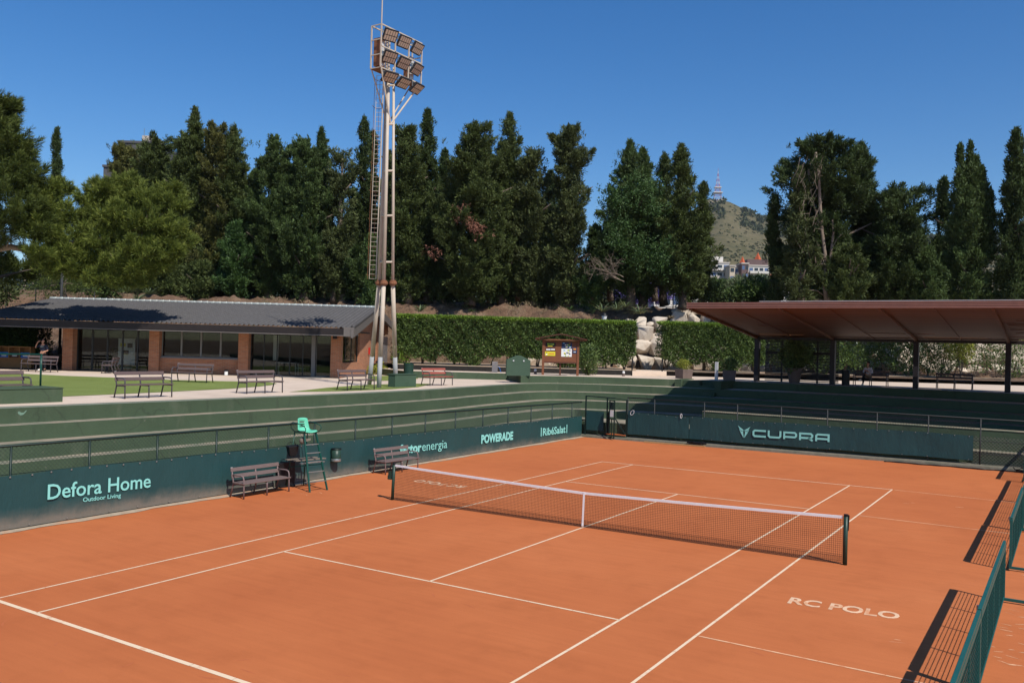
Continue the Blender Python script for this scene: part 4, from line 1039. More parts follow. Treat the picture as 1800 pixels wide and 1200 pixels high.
    while y < BY:
        ys += [y, y+.335]; y += .34
    vs = []; fs = []
    for j, y in enumerate(ys):
        lift = .035 if j % 2 == 0 else 0.0
        for i in range(nxx+1):
            x = xr0+(xr1-xr0)*i/nxx; s = math.sin(2*math.pi*x/pitch); vs.append((x, y, zr(y)+lift+.045*(s if s > 0 else s*.75)))
    W1 = nxx+1
    for j in range(len(ys)-1):
        for i in range(nxx): fs.append((j*W1+i, j*W1+i+1, (j+1)*W1+i+1, (j+1)*W1+i))
    mb = MB(); mb.add(vs, fs); roof = b(mb, 'roof', M['tile'], smooth=True)
    mb = MB()
    x = xr0
    while x < xr1: 
        mb.path([(x, RY, RZ+.05), (x+.38, RY, RZ+.06), (x+.42, RY, RZ+.075)], [.085, .085, .10], 8); x += .42
    b(mb, 'ridge_cap', M['ridge'], roof, smooth=True)
    mb = MB()                                              # right verge of capping tiles
    y = EY
    while y < RY: mb.path([(xr1-.05, y, zr(y)+.09), (xr1-.05, y+.36, zr(y+.36)+.07)], [.12, .10], 8); y += .36
    b(mb, 'verge_tile', M['tile'], roof, smooth=True)
    # eaves: deep fascia with a grey gutter lip, soffit
    mb = MB(); mb.bx(xr0, xr1-.02, EY-.02, EY+.10, 2.47, EZ-.02); b(mb, 'fascia', M['fascia'], roof)
    mb = MB(); mb.bx(xr0, xr1-.05, EY+.10, .2, 2.48, 2.53); b(mb, 'soffit', M['fascia_grey'], roof)
    mb = MB(); mb.bx(xr0, xr1-.1, EY-.05, EY+.06, 2.42, 2.468); b(mb, 'gutter_lip', M['fascia_grey'], roof)
    mb = MB()
    for xa, xb in ((xr1-.14, xr1), (xr0, xr0+.14)):
        for (ya, yb) in ((EY-.1, RY), (RY, BY)):
            mb.add([(xa, ya, zr(ya)-.52 if ya != RY else RZ-.48), (xb, ya, zr(ya)-.52 if ya != RY else RZ-.48), (xb, yb, zr(yb)-.48), (xa, yb, zr(yb)-.48), (xa, ya, zr(ya)+.0), (xb, ya, zr(ya)), (xb, yb, zr(yb)), (xa, yb, zr(yb))],
                   [(3, 2, 1, 0), (4, 5, 6, 7), (0, 1, 5, 4), (1, 2, 6, 5), (2, 3, 7, 6), (3, 0, 4, 7)])
    b(mb, 'barge_board', M['fascia_grey'], roof)
    mb = MB(); mb.bx(xr1-.55, xr1+.03, EY-.06, EY+.12, 2.40, EZ+.06); b(mb, 'fascia_end', M['fascia_grey'], roof)
    mb = MB(); mb.add([(xe(.2)-.02, .2, 2.75), (xe(15.6)-.02, 15.6, 2.75), (xe(15.6)-.02, 15.6, zr(15.6)-.1), (xe(RY)-.02, RY, RZ-.1), (xe(.2)-.02, .2, zr(.2)-.1)], [(0, 1, 2, 3, 4)]); b(mb, 'gable', M['brick'])
    # things seen in and before the rooms
    def P(lx, ly, z=0.): return Vector(o)+Vector(RH)*lx+Vector(FH)*ly+Vector((0, 0, z))
    q = X(222, 1.1)
    t = thing('poster_stand', 'white poster board with notices standing inside the dark glass doors', 'poster board', P(q, 1.1, .02), -YAW)
    mb = MB(); mb.box((0, 0, 1.15), (1.0, .04, 1.55)); mb.box((0, .03, .2), (.6, .4, .05)); mb.build('panel', M['paper'], t)
    for (x, z, w, h, mt) in ((-.22, 1.55, .32, .20, 'yellow_sheet'), (.2, 1.52, .30, .26, 'frame'), (-.02, 1.12, .3, .22, 'boarddark'), (-.05, 1.0, .30, .05, 'yellow_sheet')):
        mb = MB(); mb.box((x, -.026, z), (w, .006, h)); mb.build('notice', M[mt] if mt in M else M.setdefault(mt, pmat('yellow_sheet', (.62, .55, .03), .7, .05)), t)
    q = X(203, 2.6); t = thing('indoor_plant', 'leafy potted plant behind the glass next to the poster board', 'plant', P(q, 2.6, .02), -YAW)
    mb = MB(); mb.lathe([(.16, 0), (.22, .35), (.20, .36)], 14); mb.build('pot', M['planter'], t)
    leafball(t, 'foliage', M['shrub'], (0, 0, .8), (.35, .35, .5), 500, .12, 5)
    q = X(505, 2.0); t = thing('side_table', 'pale framed table behind the glass left of the door', 'table', P(q, 2.0, .02), -YAW)
    mb = MB(); mb.box((0, 0, .74), (1.25, .7, .04)); mb.build('tabletop', M['pale_metal'], t)
    for x in (-.58, .58):
        for y in (-.3, .3):
            mb = MB(); mb.box((x, y, .36), (.05, .05, .72)); mb.build('leg', M['pale_metal'], t)
    q = X(522, 1.6); t = thing('metal_chair', 'thin metal chair behind the glass right of the table', 'chair', P(q+.15, 1.5, .02), -YAW)
    mb = MB(); mb.box((.1, 0, .45), (.46, .44, .03)); mb.build('seat', M['steel'], t)
    for x in (-.12, .32):
        mb = MB(); mb.path([(x, -.2, 0), (x, -.2, .44)] + ([(x-.04, -.2, .84)] if x < 0 else []), .014, 6); mb.path([(x, .2, 0), (x, .2, .44)] + ([(x-.04, .2, .84)] if x < 0 else []), .014, 6); mb.build('leg', M['steel'], t)
    mb = MB(); mb.bar((-.16, -.2, .84), (-.16, .2, .84), .03, .03); mb.build('back_rail', M['steel'], t)
    # cubby shelf under the porch
    q0, q1 = X(-60, 1.5), X(53, 1.5); t = thing('cubby_shelf', 'low wooden cubby shelf with blue tub under the porch', 'shelf', P(q0, 1.5, .02), -YAW); L = q1-q0
    mb = MB(); mb.bx(0, L, 0, .5, .55, .60); mb.bx(0, L, 0, .5, 1.22, 1.27); mb.bx(0, L, .47, .5, .60, 1.22)
    for k in range(7): x = L-L*k/6; mb.bx(max(0, x-.05), max(.05, x), .0, .47, .60, 1.22)
    mb.bx(0, L, .1, .4, 0, .55); mb.build('carcass', M['ochre'], t)
    for k, mt in ((.5, 'blue'), (1.5, 'boarddark'), (2.5, 'blue')):
        mb = MB(); x = L-L*k/6; mb.bx(x-.27, x+.27, .02, .4, .603, .92); tb = mb.build('tub', M[mt], t)
        mb = MB(); mb.bx(x-.14, x+.14, .012, .019, .68, .84); mb.build('paper_tag', M['paper'], tb)
    # door ball, path light
    for i, (px, y) in enumerate(((398, -.3),)):
        q = X(px, y); t = thing('path_light', 'small white ground light at the low brick wall', 'light', P(q, y, 0), 0); mb = MB(); mb.lathe([(.10, 0), (.10, .22), (.05, .25)], 12); mb.build('body', M['paper'], t); mb = MB(); mb.lathe([(.13, .25), (.13, .30), (.02, .34)], 12); mb.build('hood', M['black'], t)
    # green handrail on the raised block
    t = thing('hand_rail', 'dark green handrail standing on the raised block', 'handrail', (-16.33, -5.22, 2.97)); top = 1.0
    mb = MB(); mb.tube((0, 0, 0), (0, 0, top), .030, 10); mb.build('post', M['chair_green'], t, smooth=True)
    mb = MB(); mb.tube((.0, .02, top), (-.0, -3.9, top), .028, 10); mb.build('rail', M['chair_green'], t, smooth=True)
    mb = MB(); mb.tube((0, -2.6, 0), (0, -2.6, top), .030, 10); mb.build('post', M['chair_green'], t, smooth=True)

# ------------------------------------------------------------------ leaf cloud builder
def leafmesh(name, P, Nn, L, Wd, tint, mat, parent=None, world_off=None, seed=0):
    rng = np.random.default_rng(seed); n = len(P)
    Nn = Nn/np.maximum(np.linalg.norm(Nn, axis=1, keepdims=True), 1e-6)
    rv = rng.normal(size=(n, 3)); S = np.cross(Nn, rv); S /= np.maximum(np.linalg.norm(S, axis=1, keepdims=True), 1e-6)
    L = np.broadcast_to(L, (n,))[:, None]*rng.uniform(.7, 1.3, (n, 1)); Wd = np.broadcast_to(Wd, (n,))[:, None]*rng.uniform(.7, 1.3, (n, 1))
    V = np.stack([P, P+Nn*L*.45+S*Wd*.5, P+Nn*L, P+Nn*L*.5-S*Wd*.5], 1).reshape(-1, 3)
    if world_off is not None: V = V-np.asarray(world_off)
    me = bpy.data.meshes.new(name); me.vertices.add(4*n); me.vertices.foreach_set('co', V.ravel().astype(np.float32))
    me.loops.add(4*n); me.loops.foreach_set('vertex_index', np.arange(4*n, dtype=np.int32)); me.polygons.add(n)
    me.polygons.foreach_set('loop_start', np.arange(0, 4*n, 4, dtype=np.int32))
    a = me.attributes.new('tint', 'FLOAT', 'POINT'); a.data.foreach_set('value', np.repeat(np.clip(tint, 0, 1), 4).astype(np.float32))
    me.materials.append(mat); me.update(calc_edges=True); me.validate()
    return mesh_obj(name, me, parent)
def leafball(parent, name, mat, c, r, n, L, seed, up=.5, W_=.5):
    rng = np.random.default_rng(seed); d = rng.normal(size=(n, 3)); d /= np.linalg.norm(d, axis=1, keepdims=True)
    rad = rng.uniform(.25, 1, (n, 1))**.5
    lump = 1+.18*np.sin(d[:, :1]*5+seed)+.15*np.sin(d[:, 1:2]*7+seed*2)
    P = np.array(c)+d*rad*np.array(r)*lump
    return leafmesh(name, P, d*.7+np.array([0, 0, up])+rng.normal(size=(n, 3))*.5, L, L*W_, rng.uniform(0, 1, n), mat, parent, seed=seed)

def tower():
    ax = np.array([-16.95, 11.35]); b0 = np.array([-16.45, 10.6]); a0 = np.array([-18.54, 12.25]); c0 = np.array([-17.25, 12.75])
    t = thing('floodlight_mast', 'tall cream three-legged floodlight mast with caged ladder', 'light mast', (ax[0], ax[1], PZ))
    def b(mb, n, mt, par=t, **k): return mb.build(n, mt, par, world=(par is t), **k)
    b_sub = lambda mb, n, mt, par, **k: mb.build(n, mt, par, **k)
    def P3(px, y, depth): return at(px, y, depth)
    JZ = 7.42
    D = 40.35
    j = {'a': at(666.5, 497, D+.45), 'b': at(674.5, 497, D), 'c': at(690.5, 497, D+.25)}
    onx = lambda px, py, X: CAM+ray(px, py)*((X-CAM[0])/ray(px, py)[0])
    tp = {'a': onx(680, 140, -17.25), 'b': onx(683, 140, -16.98), 'c': onx(692, 140, -17.02)}
    foot = {'a': np.array([*a0, PZ-.05]), 'b': np.array([*b0, PZ-.05]), 'c': np.array([*c0, PZ-.05])}
    for k in 'abc':
        top = tp[k].copy(); top = top+(top-j[k])*.06
        mb = MB(); mb.path([j[k], top], [.092 if k != 'c' else .076, .072 if k != 'c' else .056], 14); mb.path([foot[k]+(j[k]-foot[k])*.30, j[k]], [.106, .100], 14); lg = b(mb, 'leg', M['tower'], smooth=True)
        mb = MB(); mb.path([foot[k], foot[k]+(j[k]-foot[k])*.30], [.109, .1065], 14); mb.v = [(p[0]-ax[0], p[1]-ax[1], p[2]-PZ) for p in mb.v]; mb.build('lower_sleeve', M['tower_low'], lg, smooth=True)
        mb = MB(); mb.path([j[k]-np.array([0, 0, .06]), j[k]+np.array([0, 0, .06])], .19, 14); mb.path([j[k]-np.array([0, 0, .12]), j[k]+np.array([0, 0, .12])], .15, 10); mb.v = [(p[0]-ax[0], p[1]-ax[1], p[2]-PZ) for p in mb.v]; mb.build('flange', M['rust'], lg)
    L = lambda k, f: j[k]+(tp[k]-j[k])*f
    for f in (.10, .325, .545, .775, .97):
        mb = MB(); mb.tube(L('b', f), L('c', f), .05, 8); mb.tube(L('a', f), L('b', f), .05, 8); mb.tube(L('a', f), L('c', f), .05, 8); b(mb, 'strut', M['tower'])
    # head: open frame facing +x (the court)
    x1, x0 = -16.68, -17.28; y0, y1 = 10.32, 13.30; z0, z1 = 17.42, 19.42
    mb = MB()
    for x in (x0, x1):
        for y in (y0, y0+1.0, y0+2.0, y1) if x == x1 else (y0, y1): mb.bar((x, y, z0), (x, y, z1), .055, .055)
        for z in (z0, (z0+z1)/2, z1) if x == x1 else (z0, z1): mb.bar((x, y0, z), (x, y1, z), .055, .055)
    for y in (y0, y1):
        for z in (z0, z0+.62, z0+1.32, z1): mb.bar((x0, y, z), (x1, y, z), .04, .04)
    b(mb, 'head_frame', M['tower'])
    mb = MB(); mb.bx(x0, x1, y0, y0+1.35, z0-.035, z0-.005); mb.bx(x0, x1, y0+2.0, y1, z0-.035, z0-.005); b(mb, 'platform', M['rust'])
    kn = (L('b', .775)+L('c', .775))/2
    for y, yy in ((y0+.05, -1), (y1-.05, 1)):
        mb = MB(); mb.tube((x1, y, z0), kn, .042, 8); mb.tube((x0, y, z0), kn+np.array([-.2, 0, 0]), .03, 8); b(mb, 'brace', M['tower'])
    mb = MB(); mb.tube((x1-.02, y0+.02, z0), (x1-.02, y0+.02, 23.5), .028, 8); b(mb, 'lightning_rod', M['tower'])
    for y, h, zz in ((y0+.28, 1.30, z0+.15), (y0+2.45, 1.2, z0+.02)):
        mb = MB(); mb.bx(x0+.05, x0+.42, y-.16, y+.17, zz, zz+h); cbx = b(mb, 'control_cabinet', M['rust'])
        mb = MB(); mb.bx(.0, .012, -.13, .14, .03, h-.03); mb.v = [(p[0]+x0+.42-ax[0], p[1]+y-ax[1], p[2]+zz-PZ) for p in mb.v]; mb.build('cabinet_door', M['pale_metal'], cbx)
    for dy in (-.17, 0, .17):
        mb = MB(); mb.tube((x0+.3, y0+.75+dy, z0+.05), (x0+.3, y0+.75+dy, z1-.4), .05, 8); b(mb, 'conduit', M['tower'])
    # nine floodlights
    def lamp(y, z, tilt, yaw):
        off = np.array([x1+.12-ax[0], y-ax[1], z-PZ])
        Rm = Matrix.Rotation(yaw, 3, 'Z') @ Matrix.Rotation(R(tilt), 3, 'Y')
        def put(mb, n, mt, par):
            mb.v = [tuple(Vector(off)+Rm @ Vector(p)) for p in mb.v]; return mb.build(n, mt, par)
        mb = MB(); mb.bx(-.05, .05, -.36, .36, -.29, .29)
        for k in range(6): mb.bx(-.11, -.05, -.30+k*.115, -.27+k*.115, -.22, .22)
        h = put(mb, 'floodlight', M['lamp_house'], t)
        mb = MB()
        for i in range(5):
            for kk in range(2): mb.bx(.052, .060, -.325+i*.13+.014, -.325+(i+1)*.13-.014, -.25+kk*.25+.018, kk*.25-.018)
        put(mb, 'lens', M['lamp_lens'], h)
        mb = MB(); mb.bar((-.02, -.37, .0), (-.18, -.37, .12), .02, .05); mb.bar((-.02, .37, .0), (-.18, .37, .12), .02, .05); mb.bar((-.18, -.38, .12), (-.18, .38, .12), .04, .03)
        put(mb, 'bracket', M['steel'], h)
    for r_, z in enumerate((19.02, 18.00, 17.08)):
        for k in range(3):
            lamp(y0+.48+k*1.0+(.0 if r_ < 2 else .05), z, 34+4*r_+(8 if r_ == 2 else 0), (-.25, -.05, .12)[k]+(.0 if r_ else -.05))
    # caged ladder on the far left side
    la = at(655, 490, D+.75); lb = at(668.5, 133, D+.75); d_ = lb-la
    side = RH*.16
    mb = MB()
    for s in (-1, 1): mb.tube(la+side*s, lb+side*s, .030 if s > 0 else .014, 6)
    n = 44
    for k in range(n+1): p = la+d_*(k/n); mb.tube(p-side, p+side, .009, 4)
    b(mb, 'ladder', M['rust'] if False else M['tower'])
    mb = MB()
    for k in range(8):
        p = la+d_*(.02+.97*k/7); ring = []
        for a_ in np.linspace(0, math.pi, 9): ring.append(p-RH*.10+RH*(.22*math.cos(a_))+FH*(.60*math.sin(a_)))
        mb.path(ring, .011, 5)
    for a_ in (.5, 1.57, 2.64):
        q = -RH*.10+RH*(.22*math.cos(a_))+FH*(.60*math.sin(a_)); mb.tube(la+q, lb+q, .010, 5)
    b(mb, 'ladder_cage', M['rust'])
    # green box beside the mast, bushes at its feet
    o = thing('service_box', 'green metal service box beside the floodlight mast foot', 'service box', (-16.52, 12.35, PZ)); mb = MB(); mb.bx(-.22, .22, -.78, .78, 0, .60); mb.build('cabinet', M['greenbox'], o, bevel=.01); mb = MB(); mb.bx(-.25, .25, -.81, .81, .60, .635); mb.build('lid', M['greenbox'], o)

def pavilion():
    t = thing('pavilion', 'open pavilion with red-brown tilted canopy roof on dark posts', 'pavilion', (4, 32.2, 2.98))
    def b(mb, n, mt, par=t, **k):
        mb.v = [(p[0]-4, p[1]-32.2, p[2]-2.98) for p in mb.v]; return mb.build(n, mt, par, **k)
    xs = [-5.47, -1.07, 3.33, 7.73, 12.13, 16.5]
    for x in xs:
        mb = MB(); mb.bx(x-.13, x+.13, 32.05, 32.42, 2.975, 5.62); b(mb, 'post', M['paviron'])
    yf, yb, xl, xr = 21.0, 33.6, -5.6, 22
    zs = lambda y: 6.80+(5.69-6.80)*(y-21.0)/(32.2-21.0)
    # soffit of boards running along x with a few open joints
    mb = MB(); y = yf+.02; k = 0; rng = random.Random(5)
    w = .30
    slots = {20: (-3.9, -1.9), 29: (1.2, 4.5), 33: (-5.0, -2.4), 12: (8.4, 11), 15: (7.9, 11), 17: (8, 10.5), 22: (8, 11), 26: (8.2, 12), 31: (7.9, 12), 34: (3.8, 7.0), 36: (8.2, 12)}
    while y < yb-.02:
        y2 = min(y+w, yb)
        segs = [(xl+.03, xr)]
        if k in slots: a, c_ = slots[k]; segs = [(xl+.03, a), (c_, xr)]
        for a, c_ in segs:
            mb.add([(a, y, zs(y)), (c_, y, zs(y)), (c_, y2-.012, zs(y2)), (a, y2-.012, zs(y2)), (a, y, zs(y)+.02), (c_, y, zs(y)+.02), (c_, y2-.012, zs(y2)+.02), (a, y2-.012, zs(y2)+.02)],
                   [(3, 2, 1, 0), (4, 5, 6, 7), (0, 1, 5, 4), (1, 2, 6, 5), (2, 3, 7, 6), (3, 0, 4, 7)])
        y += w; k += 1
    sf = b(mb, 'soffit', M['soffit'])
    # roof deck above (three strips so daylight comes through a narrow slot behind the posts)
    mb = MB(); th = .22
    y = yf+.03; k = 0
    for ya, yb_ in ():
        mb.add([(xl+.02, ya, zs(ya)+th), (xr, ya, zs(ya)+th), (xr, yb_, zs(yb_)+th), (xl+.02, yb_, zs(yb_)+th), (xl+.02, ya, zs(ya)+th+.04), (xr, ya, zs(ya)+th+.04), (xr, yb_, zs(yb_)+th+.04), (xl+.02, yb_, zs(yb_)+th+.04)],
               [(3, 2, 1, 0), (4, 5, 6, 7), (0, 1, 5, 4), (1, 2, 6, 5), (2, 3, 7, 6), (3, 0, 4, 7)])
    while y < yb-.02:
        y2 = min(y+w, yb); segs = [(xl+.02, xr)]
        if k in slots and k > 32: a, c_ = slots[k]; segs = [(xl+.02, a-.05), (c_+.05, xr)]
        for a, c_ in segs:
            mb.add([(a, y, zs(y)+th), (c_, y, zs(y)+th), (c_, y2, zs(y2)+th), (a, y2, zs(y2)+th), (a, y, zs(y)+th+.04), (c_, y, zs(y)+th+.04), (c_, y2, zs(y2)+th+.04), (a, y2, zs(y2)+th+.04)],
                   [(3, 2, 1, 0), (4, 5, 6, 7), (0, 1, 5, 4), (2, 3, 7, 6)])
        y += w; k += 1
    b(mb, 'roof_deck', M['roofedge'])
    # front edge: four stacked rails, and the raking left edge
    mb = MB()
    for i in range(4): mb.bx(xl-.0, xr, yf-.05, yf+.03, 6.795+i*.075, 6.795+i*.075+.044)
    b(mb, 'front_edge', M['roofedge'])
    mb = MB(); mb.bx(-2, xr, yf-.02, yf+.25, 7.10, 7.125); b(mb, 'roof_flashing', M['pale_metal'])
    mb = MB(); mb.bx(xl+.01, xr, yf+.031, yf+.05, 6.79, 7.08); b(mb, 'edge_backing', M['boarddark'])
    mb = MB(); mb.add([(xl-.02, yf, 6.78), (xl+.02, yf, 6.78), (xl+.02, yb, zs(yb)-.02), (xl-.02, yb, zs(yb)-.02), (xl-.02, yf, 7.07), (xl+.02, yf, 7.07), (xl+.02, yb, zs(yb)+.27), (xl-.02, yb, zs(yb)+.27)],
        [(3, 2, 1, 0), (4, 5, 6, 7), (0, 1, 5, 4), (1, 2, 6, 5), (2, 3, 7, 6), (3, 0, 4, 7)]); b(mb, 'side_edge', M['roofedge'])
    for i, x in enumerate(xs):
        mb = MB(); mb.add([(x-.06, yf+.1, zs(yf)-.02), (x+.06, yf+.1, zs(yf)-.02), (x+.06, 32.4, zs(32.4)-.02), (x-.06, 32.4, zs(32.4)-.02), (x-.06, yf+.1, zs(yf)-.10), (x+.06, yf+.1, zs(yf)-.10), (x+.06, 32.4, zs(32.4)-.16), (x-.06, 32.4, zs(32.4)-.16)],
            [(0, 1, 2, 3), (7, 6, 5, 4), (0, 4, 5, 1), (1, 5, 6, 2), (2, 6, 7, 3), (3, 7, 4, 0)]); b(mb, 'roof_beam', M['soffit'])
        if i: 
            x -= 2.2; mb = MB(); mb.bar((x, yf+.1, zs(yf)-.02), (x, 32.4, zs(32.4)-.02), .05, .05); b(mb, 'roof_rib', M['soffit'])
    mb = MB(); mb.bar((xl, 32.2, 5.58), (xr, 32.2, 5.58), .16, .16); b(mb, 'back_beam', M['paviron'])
    # slatted screen between the first two posts
    s = [-5.30, -1.22]
    mb = MB(); z = 3.05; r2 = random.Random(1)
    while z < 5.5:
        mb.bx(s[0], s[1]+.25, 33.30, 33.34, z, z+.058); z += .092
    b(mb, 'slat_screen', M['paviron'])
    for x in (-4.3, -2.2):
        mb = MB(); mb.bx(x-.05, x+.05, 33.345, 33.43, 2.98, 5.5); b(mb, 'screen_post', M['paviron'])
    mb = MB(); mb.bx(s[0], s[1], 33.345, 33.42, 4.68, 4.80); mb.bx(s[0], s[1], 33.345, 33.42, 3.42, 3.5); b(mb, 'screen_rail', M['paviron'])
    mb = MB(); mb.bx(-5.30, -5.22, 32.0, 32.04, 4.95, 5.35); b(mb, 'sign_plate', M['greycol'])

def small_things():
    # notice board
    A, B = onz(953, 658, 2.985), onz(1015, 657.5, 2.985); A = np.array([-17.4, 26.6]); fA = at(954, 657, 53.5); fB = at(1015, 658, 53.5)
    c = (fA+fB)/2; w = np.linalg.norm(fB[:2]-fA[:2]); 
    t = thing('notice_board', 'brown wooden notice board with pitched roof and posters before the hedge', 'notice board', (c[0], c[1], 2.97), -YAW)
    def b(mb, n, mt, par=t, **k): return mb.build(n, mt, par, **k)
    for x in (-w/2, w/2):
        mb = MB(); mb.bx(x-.07, x+.07, -.07, .07, 0, 2.15); b(mb, 'leg', M['boardbrown'])
    mb = MB(); mb.bx(-.05, .05, .05, .15, 0, 2.0); b(mb, 'leg', M['boarddark'])
    mb = MB(); mb.bx(-w/2+.07, w/2-.07, -.03, .05, .84, 2.12); b(mb, 'panel', M['boardbrown'])
    mb = MB(); mb.bx(-w/2-.02, w/2+.02, -.06, .07, .76, .84); b(mb, 'bottom_rail', M['boarddark'])
    hw = w/2+.48
    mb = MB(); mb.bx(-hw, hw, -.30, .30, 2.15, 2.23); b(mb, 'eave_board', M['boardbrown'])
    mb = MB()
    for s in (-1, 1):
        mb.add([(s*hw*1.03, -.42, 2.20), (0, -.42, 2.52), (0, .42, 2.52), (s*hw*1.03, .42, 2.20), (s*hw*1.03, -.42, 2.26), (0, -.42, 2.58), (0, .42, 2.58), (s*hw*1.03, .42, 2.26)],
               [(0, 1, 2, 3), (7, 6, 5, 4), (0, 4, 5, 1), (1, 5, 6, 2), (2, 6, 7, 3), (3, 7, 4, 0)])
    b(mb, 'roof', M['boarddark'])
    M['yellow_sheet'] = M.get('yellow_sheet') or pmat('yellow_sheet', (.62, .55, .03), .7, .05)
    def poster(x0, x1, z0, z1, mt, marks=()):
        mb = MB(); mb.bx(x0, x1, -.042, -.033, z0, z1); p = b(mb, 'poster', mt)
        for (a, c_, e, f, m2) in marks:
            mb = MB(); mb.bx(x0+(x1-x0)*a, x0+(x1-x0)*c_, -.047, -.0425, z0+(z1-z0)*e, z0+(z1-z0)*f); b(mb, 'printed_patch', m2, p)
    dk = pmat('black_sheet', (.014, .015, .015), .6, .1); lm = pmat('lime_print', (.32, .52, .04), .6, .1); oc = pmat('orange_print', (.55, .22, .04), .6, .1); nb = pmat('navy_sheet', (.02, .035, .09), .6, .1); sk = pmat('sky_print', (.2, .42, .62), .6, .1)
    S_ = w/1.0
    fx = lambda px: -w/2+(px-954)/61*w
    poster(fx(958), fx(975), 1.75, 2.02, dk, ((.15, .85, .45, .75, lm), (.3, .75, .5, .65, M['paper']), (.2, .7, .08, .25, M['yellow_sheet'])))
    poster(fx(958), fx(975), 1.50, 1.70, M['boarddark'], ((.05, .5, .2, .6, M['paper']), (.55, .95, .25, .65, M['paper']), (.3, .7, .65, .9, nb)))
    poster(fx(957), fx(975), 1.20, 1.46, M['yellow_sheet'], ((.08, .22, .15, .45, M['paper']), (.35, .9, .35, .6, oc), (.12, .2, .6, .8, dk)))
    r2 = random.Random(6)
    def mos(n): return [((a := r2.uniform(0, .8)), a+r2.uniform(.1, .2), (e := r2.uniform(.02, .82)), e+r2.uniform(.08, .16), r2.choice([lm, oc, sk, nb, M['yellow_sheet'], M['paper']])) for _ in range(n)]
    poster(fx(986), fx(1004), 1.68, 2.05, nb, mos(14)); poster(fx(985.5), fx(1004), 1.17, 1.66, M['paper'], mos(14)); poster(fx(1005), fx(1013), 1.38, 1.76, nb, ((.2, .8, .55, .85, oc), (.25, .75, .2, .3, M['paper'])))
    # gabled green box, steel pillar with hose, bins
    c = at(911, 657.5, 50.6)
    t = thing('gabled_cupboard', 'green metal cupboard with a gabled top on the step corner', 'cupboard', (c[0], c[1], 2.97), -YAW+.10); w = 1.40
    mb = MB(); mb.prism([(-w/2, 0), (w/2, 0), (w/2, .92), (w*.08, 1.18), (-w*.06, 1.18), (-w/2, .92)], (0, .5, 0), (1, 0, 0), (0, 0, 1), (0, -1, 0), .5); mb.build('cabinet', M['greenbox'], t, bevel=.012)
    for x in (-.30, .30): mb = MB(); mb.bx(x-.04, x+.04, -.035, 0, .84, .92); mb.build('handle', M['pale_metal'], t)
    c = at(869.5, 656, 56); t = thing('tap_pillar', 'grey steel tap pillar standing before the hedge', 'tap pillar', (c[0], c[1], PZ), -YAW)
    mb = MB(); mb.bx(-.18, .18, -.12, .12, 0, 1.12); mb.build('column', M['greycol'], t, bevel=.01)
    mb = MB(); mb.path([(.18, -.05, .8), (.3, -.1, .75), (.42, -.1, .4), (.55, -.08, .05)], .018, 6); mb.build('hose', M['blue'], t)
    mb = MB(); mb.bx(-.55, -.15, -.3, .2, 0, .07); mb.build('drain_slab', M['concrete'], t)
    c = at(718, 655.5, 51); t = thing('litter_bin', 'dark green cylindrical litter bin on the paving before the hedge', 'litter bin', (c[0], c[1], PZ))
    mb = MB(); mb.lathe([(.27, .03), (.29, .06), (.29, .86), (.30, .88)], 24); mb.build('body', M['binGreen'], t, smooth=False); mb = MB(); mb.lathe([(.30, .88), (.30, .92), (.22, .95), (.02, .96)], 24); mb.build('lid', M['binGreen'], t); mb = MB(); mb.lathe([(.25, 0), (.25, .04)], 16); mb.build('foot_ring', M['black'], t)
    mb = MB(); mb.lathe([(.20, 0), (.22, .02), (.22, .84), (.20, .86)], 18); o = mb.build('litter_bin', M['black']); o.location = (-.35, 32.3, 2.98); tag(o, 'black cylindrical bin beside the pavilion bench', 'litter bin')
    # planters
    c = at(1208, 664.5, 48.5); t = thing('square_planter', 'square brown planter with a light green shrub beside the pavilion steps', 'planter', (-9.75, 31.3, 2.98), -YAW+.5)
    mb = MB()
    mb.add([(-.36, -.36, 0), (.36, -.36, 0), (.36, .36, 0), (-.36, .36, 0), (-.40, -.40, .58), (.40, -.40, .58), (.40, .40, .58), (-.40, .40, .58)], [(3, 2, 1, 0), (0, 1, 5, 4), (1, 2, 6, 5), (2, 3, 7, 6), (3, 0, 4, 7), (4, 5, 6, 7)]); mb.build('pot', M['planter'], t, bevel=.01)
    leafball(t, 'foliage', M['yellow_shrub'], (0, 0, .80), (.42, .42, .34), 1500, .10, 3, 1.2, .3)
    t = thing('square_planter', 'dark planter with a bush in shade left of the first pavilion post', 'planter', (-6.95, 31.6, 2.98), .3)
    mb = MB(); mb.add([(-.34, -.34, 0), (.34, -.34, 0), (.34, .34, 0), (-.34, .34, 0), (-.40, -.40, .62), (.40, -.40, .62), (.40, .40, .62), (-.40, .40, .62)], [(3, 2, 1, 0), (0, 1, 5, 4), (1, 2, 6, 5), (2, 3, 7, 6), (3, 0, 4, 7), (4, 5, 6, 7)]); mb.build('pot', M['planter'], t)
    leafball(t, 'foliage', M['hedge'], (0, 0, .95), (.48, .48, .42), 1200, .11, 8)
    t = thing('potted_tree', 'big round shrub in a tapering pot before the slatted pavilion screen', 'potted shrub', (-3.35, 32.7, 2.98))
    mb = MB(); mb.lathe([(.30, 0), (.44, .80), (.47, .82), (.47, .88), (.40, .88)], 20); mb.build('pot', M['planter'], t)
    mb = MB(); mb.path([(0, 0, .8), (.04, .02, 1.2), (-.03, 0, 1.7)], [.05, .04, .02], 6); mb.build('stem', M['bark'], t)
    leafball(t, 'foliage', M['hedge'], (0, 0, 1.62), (.88, .85, .85), 5200, .15, 21)
    mb = MB(); mb.bx(-.09, .09, -.06, .06, 0, 1.1); o = mb.build('stone_bollard', M['pale_metal']); q = at(1275, 662, 48.5); o.location = (-7.9, 32.0, 2.98); tag(o, 'pale upright bollard left of the shaded planter', 'bollard')
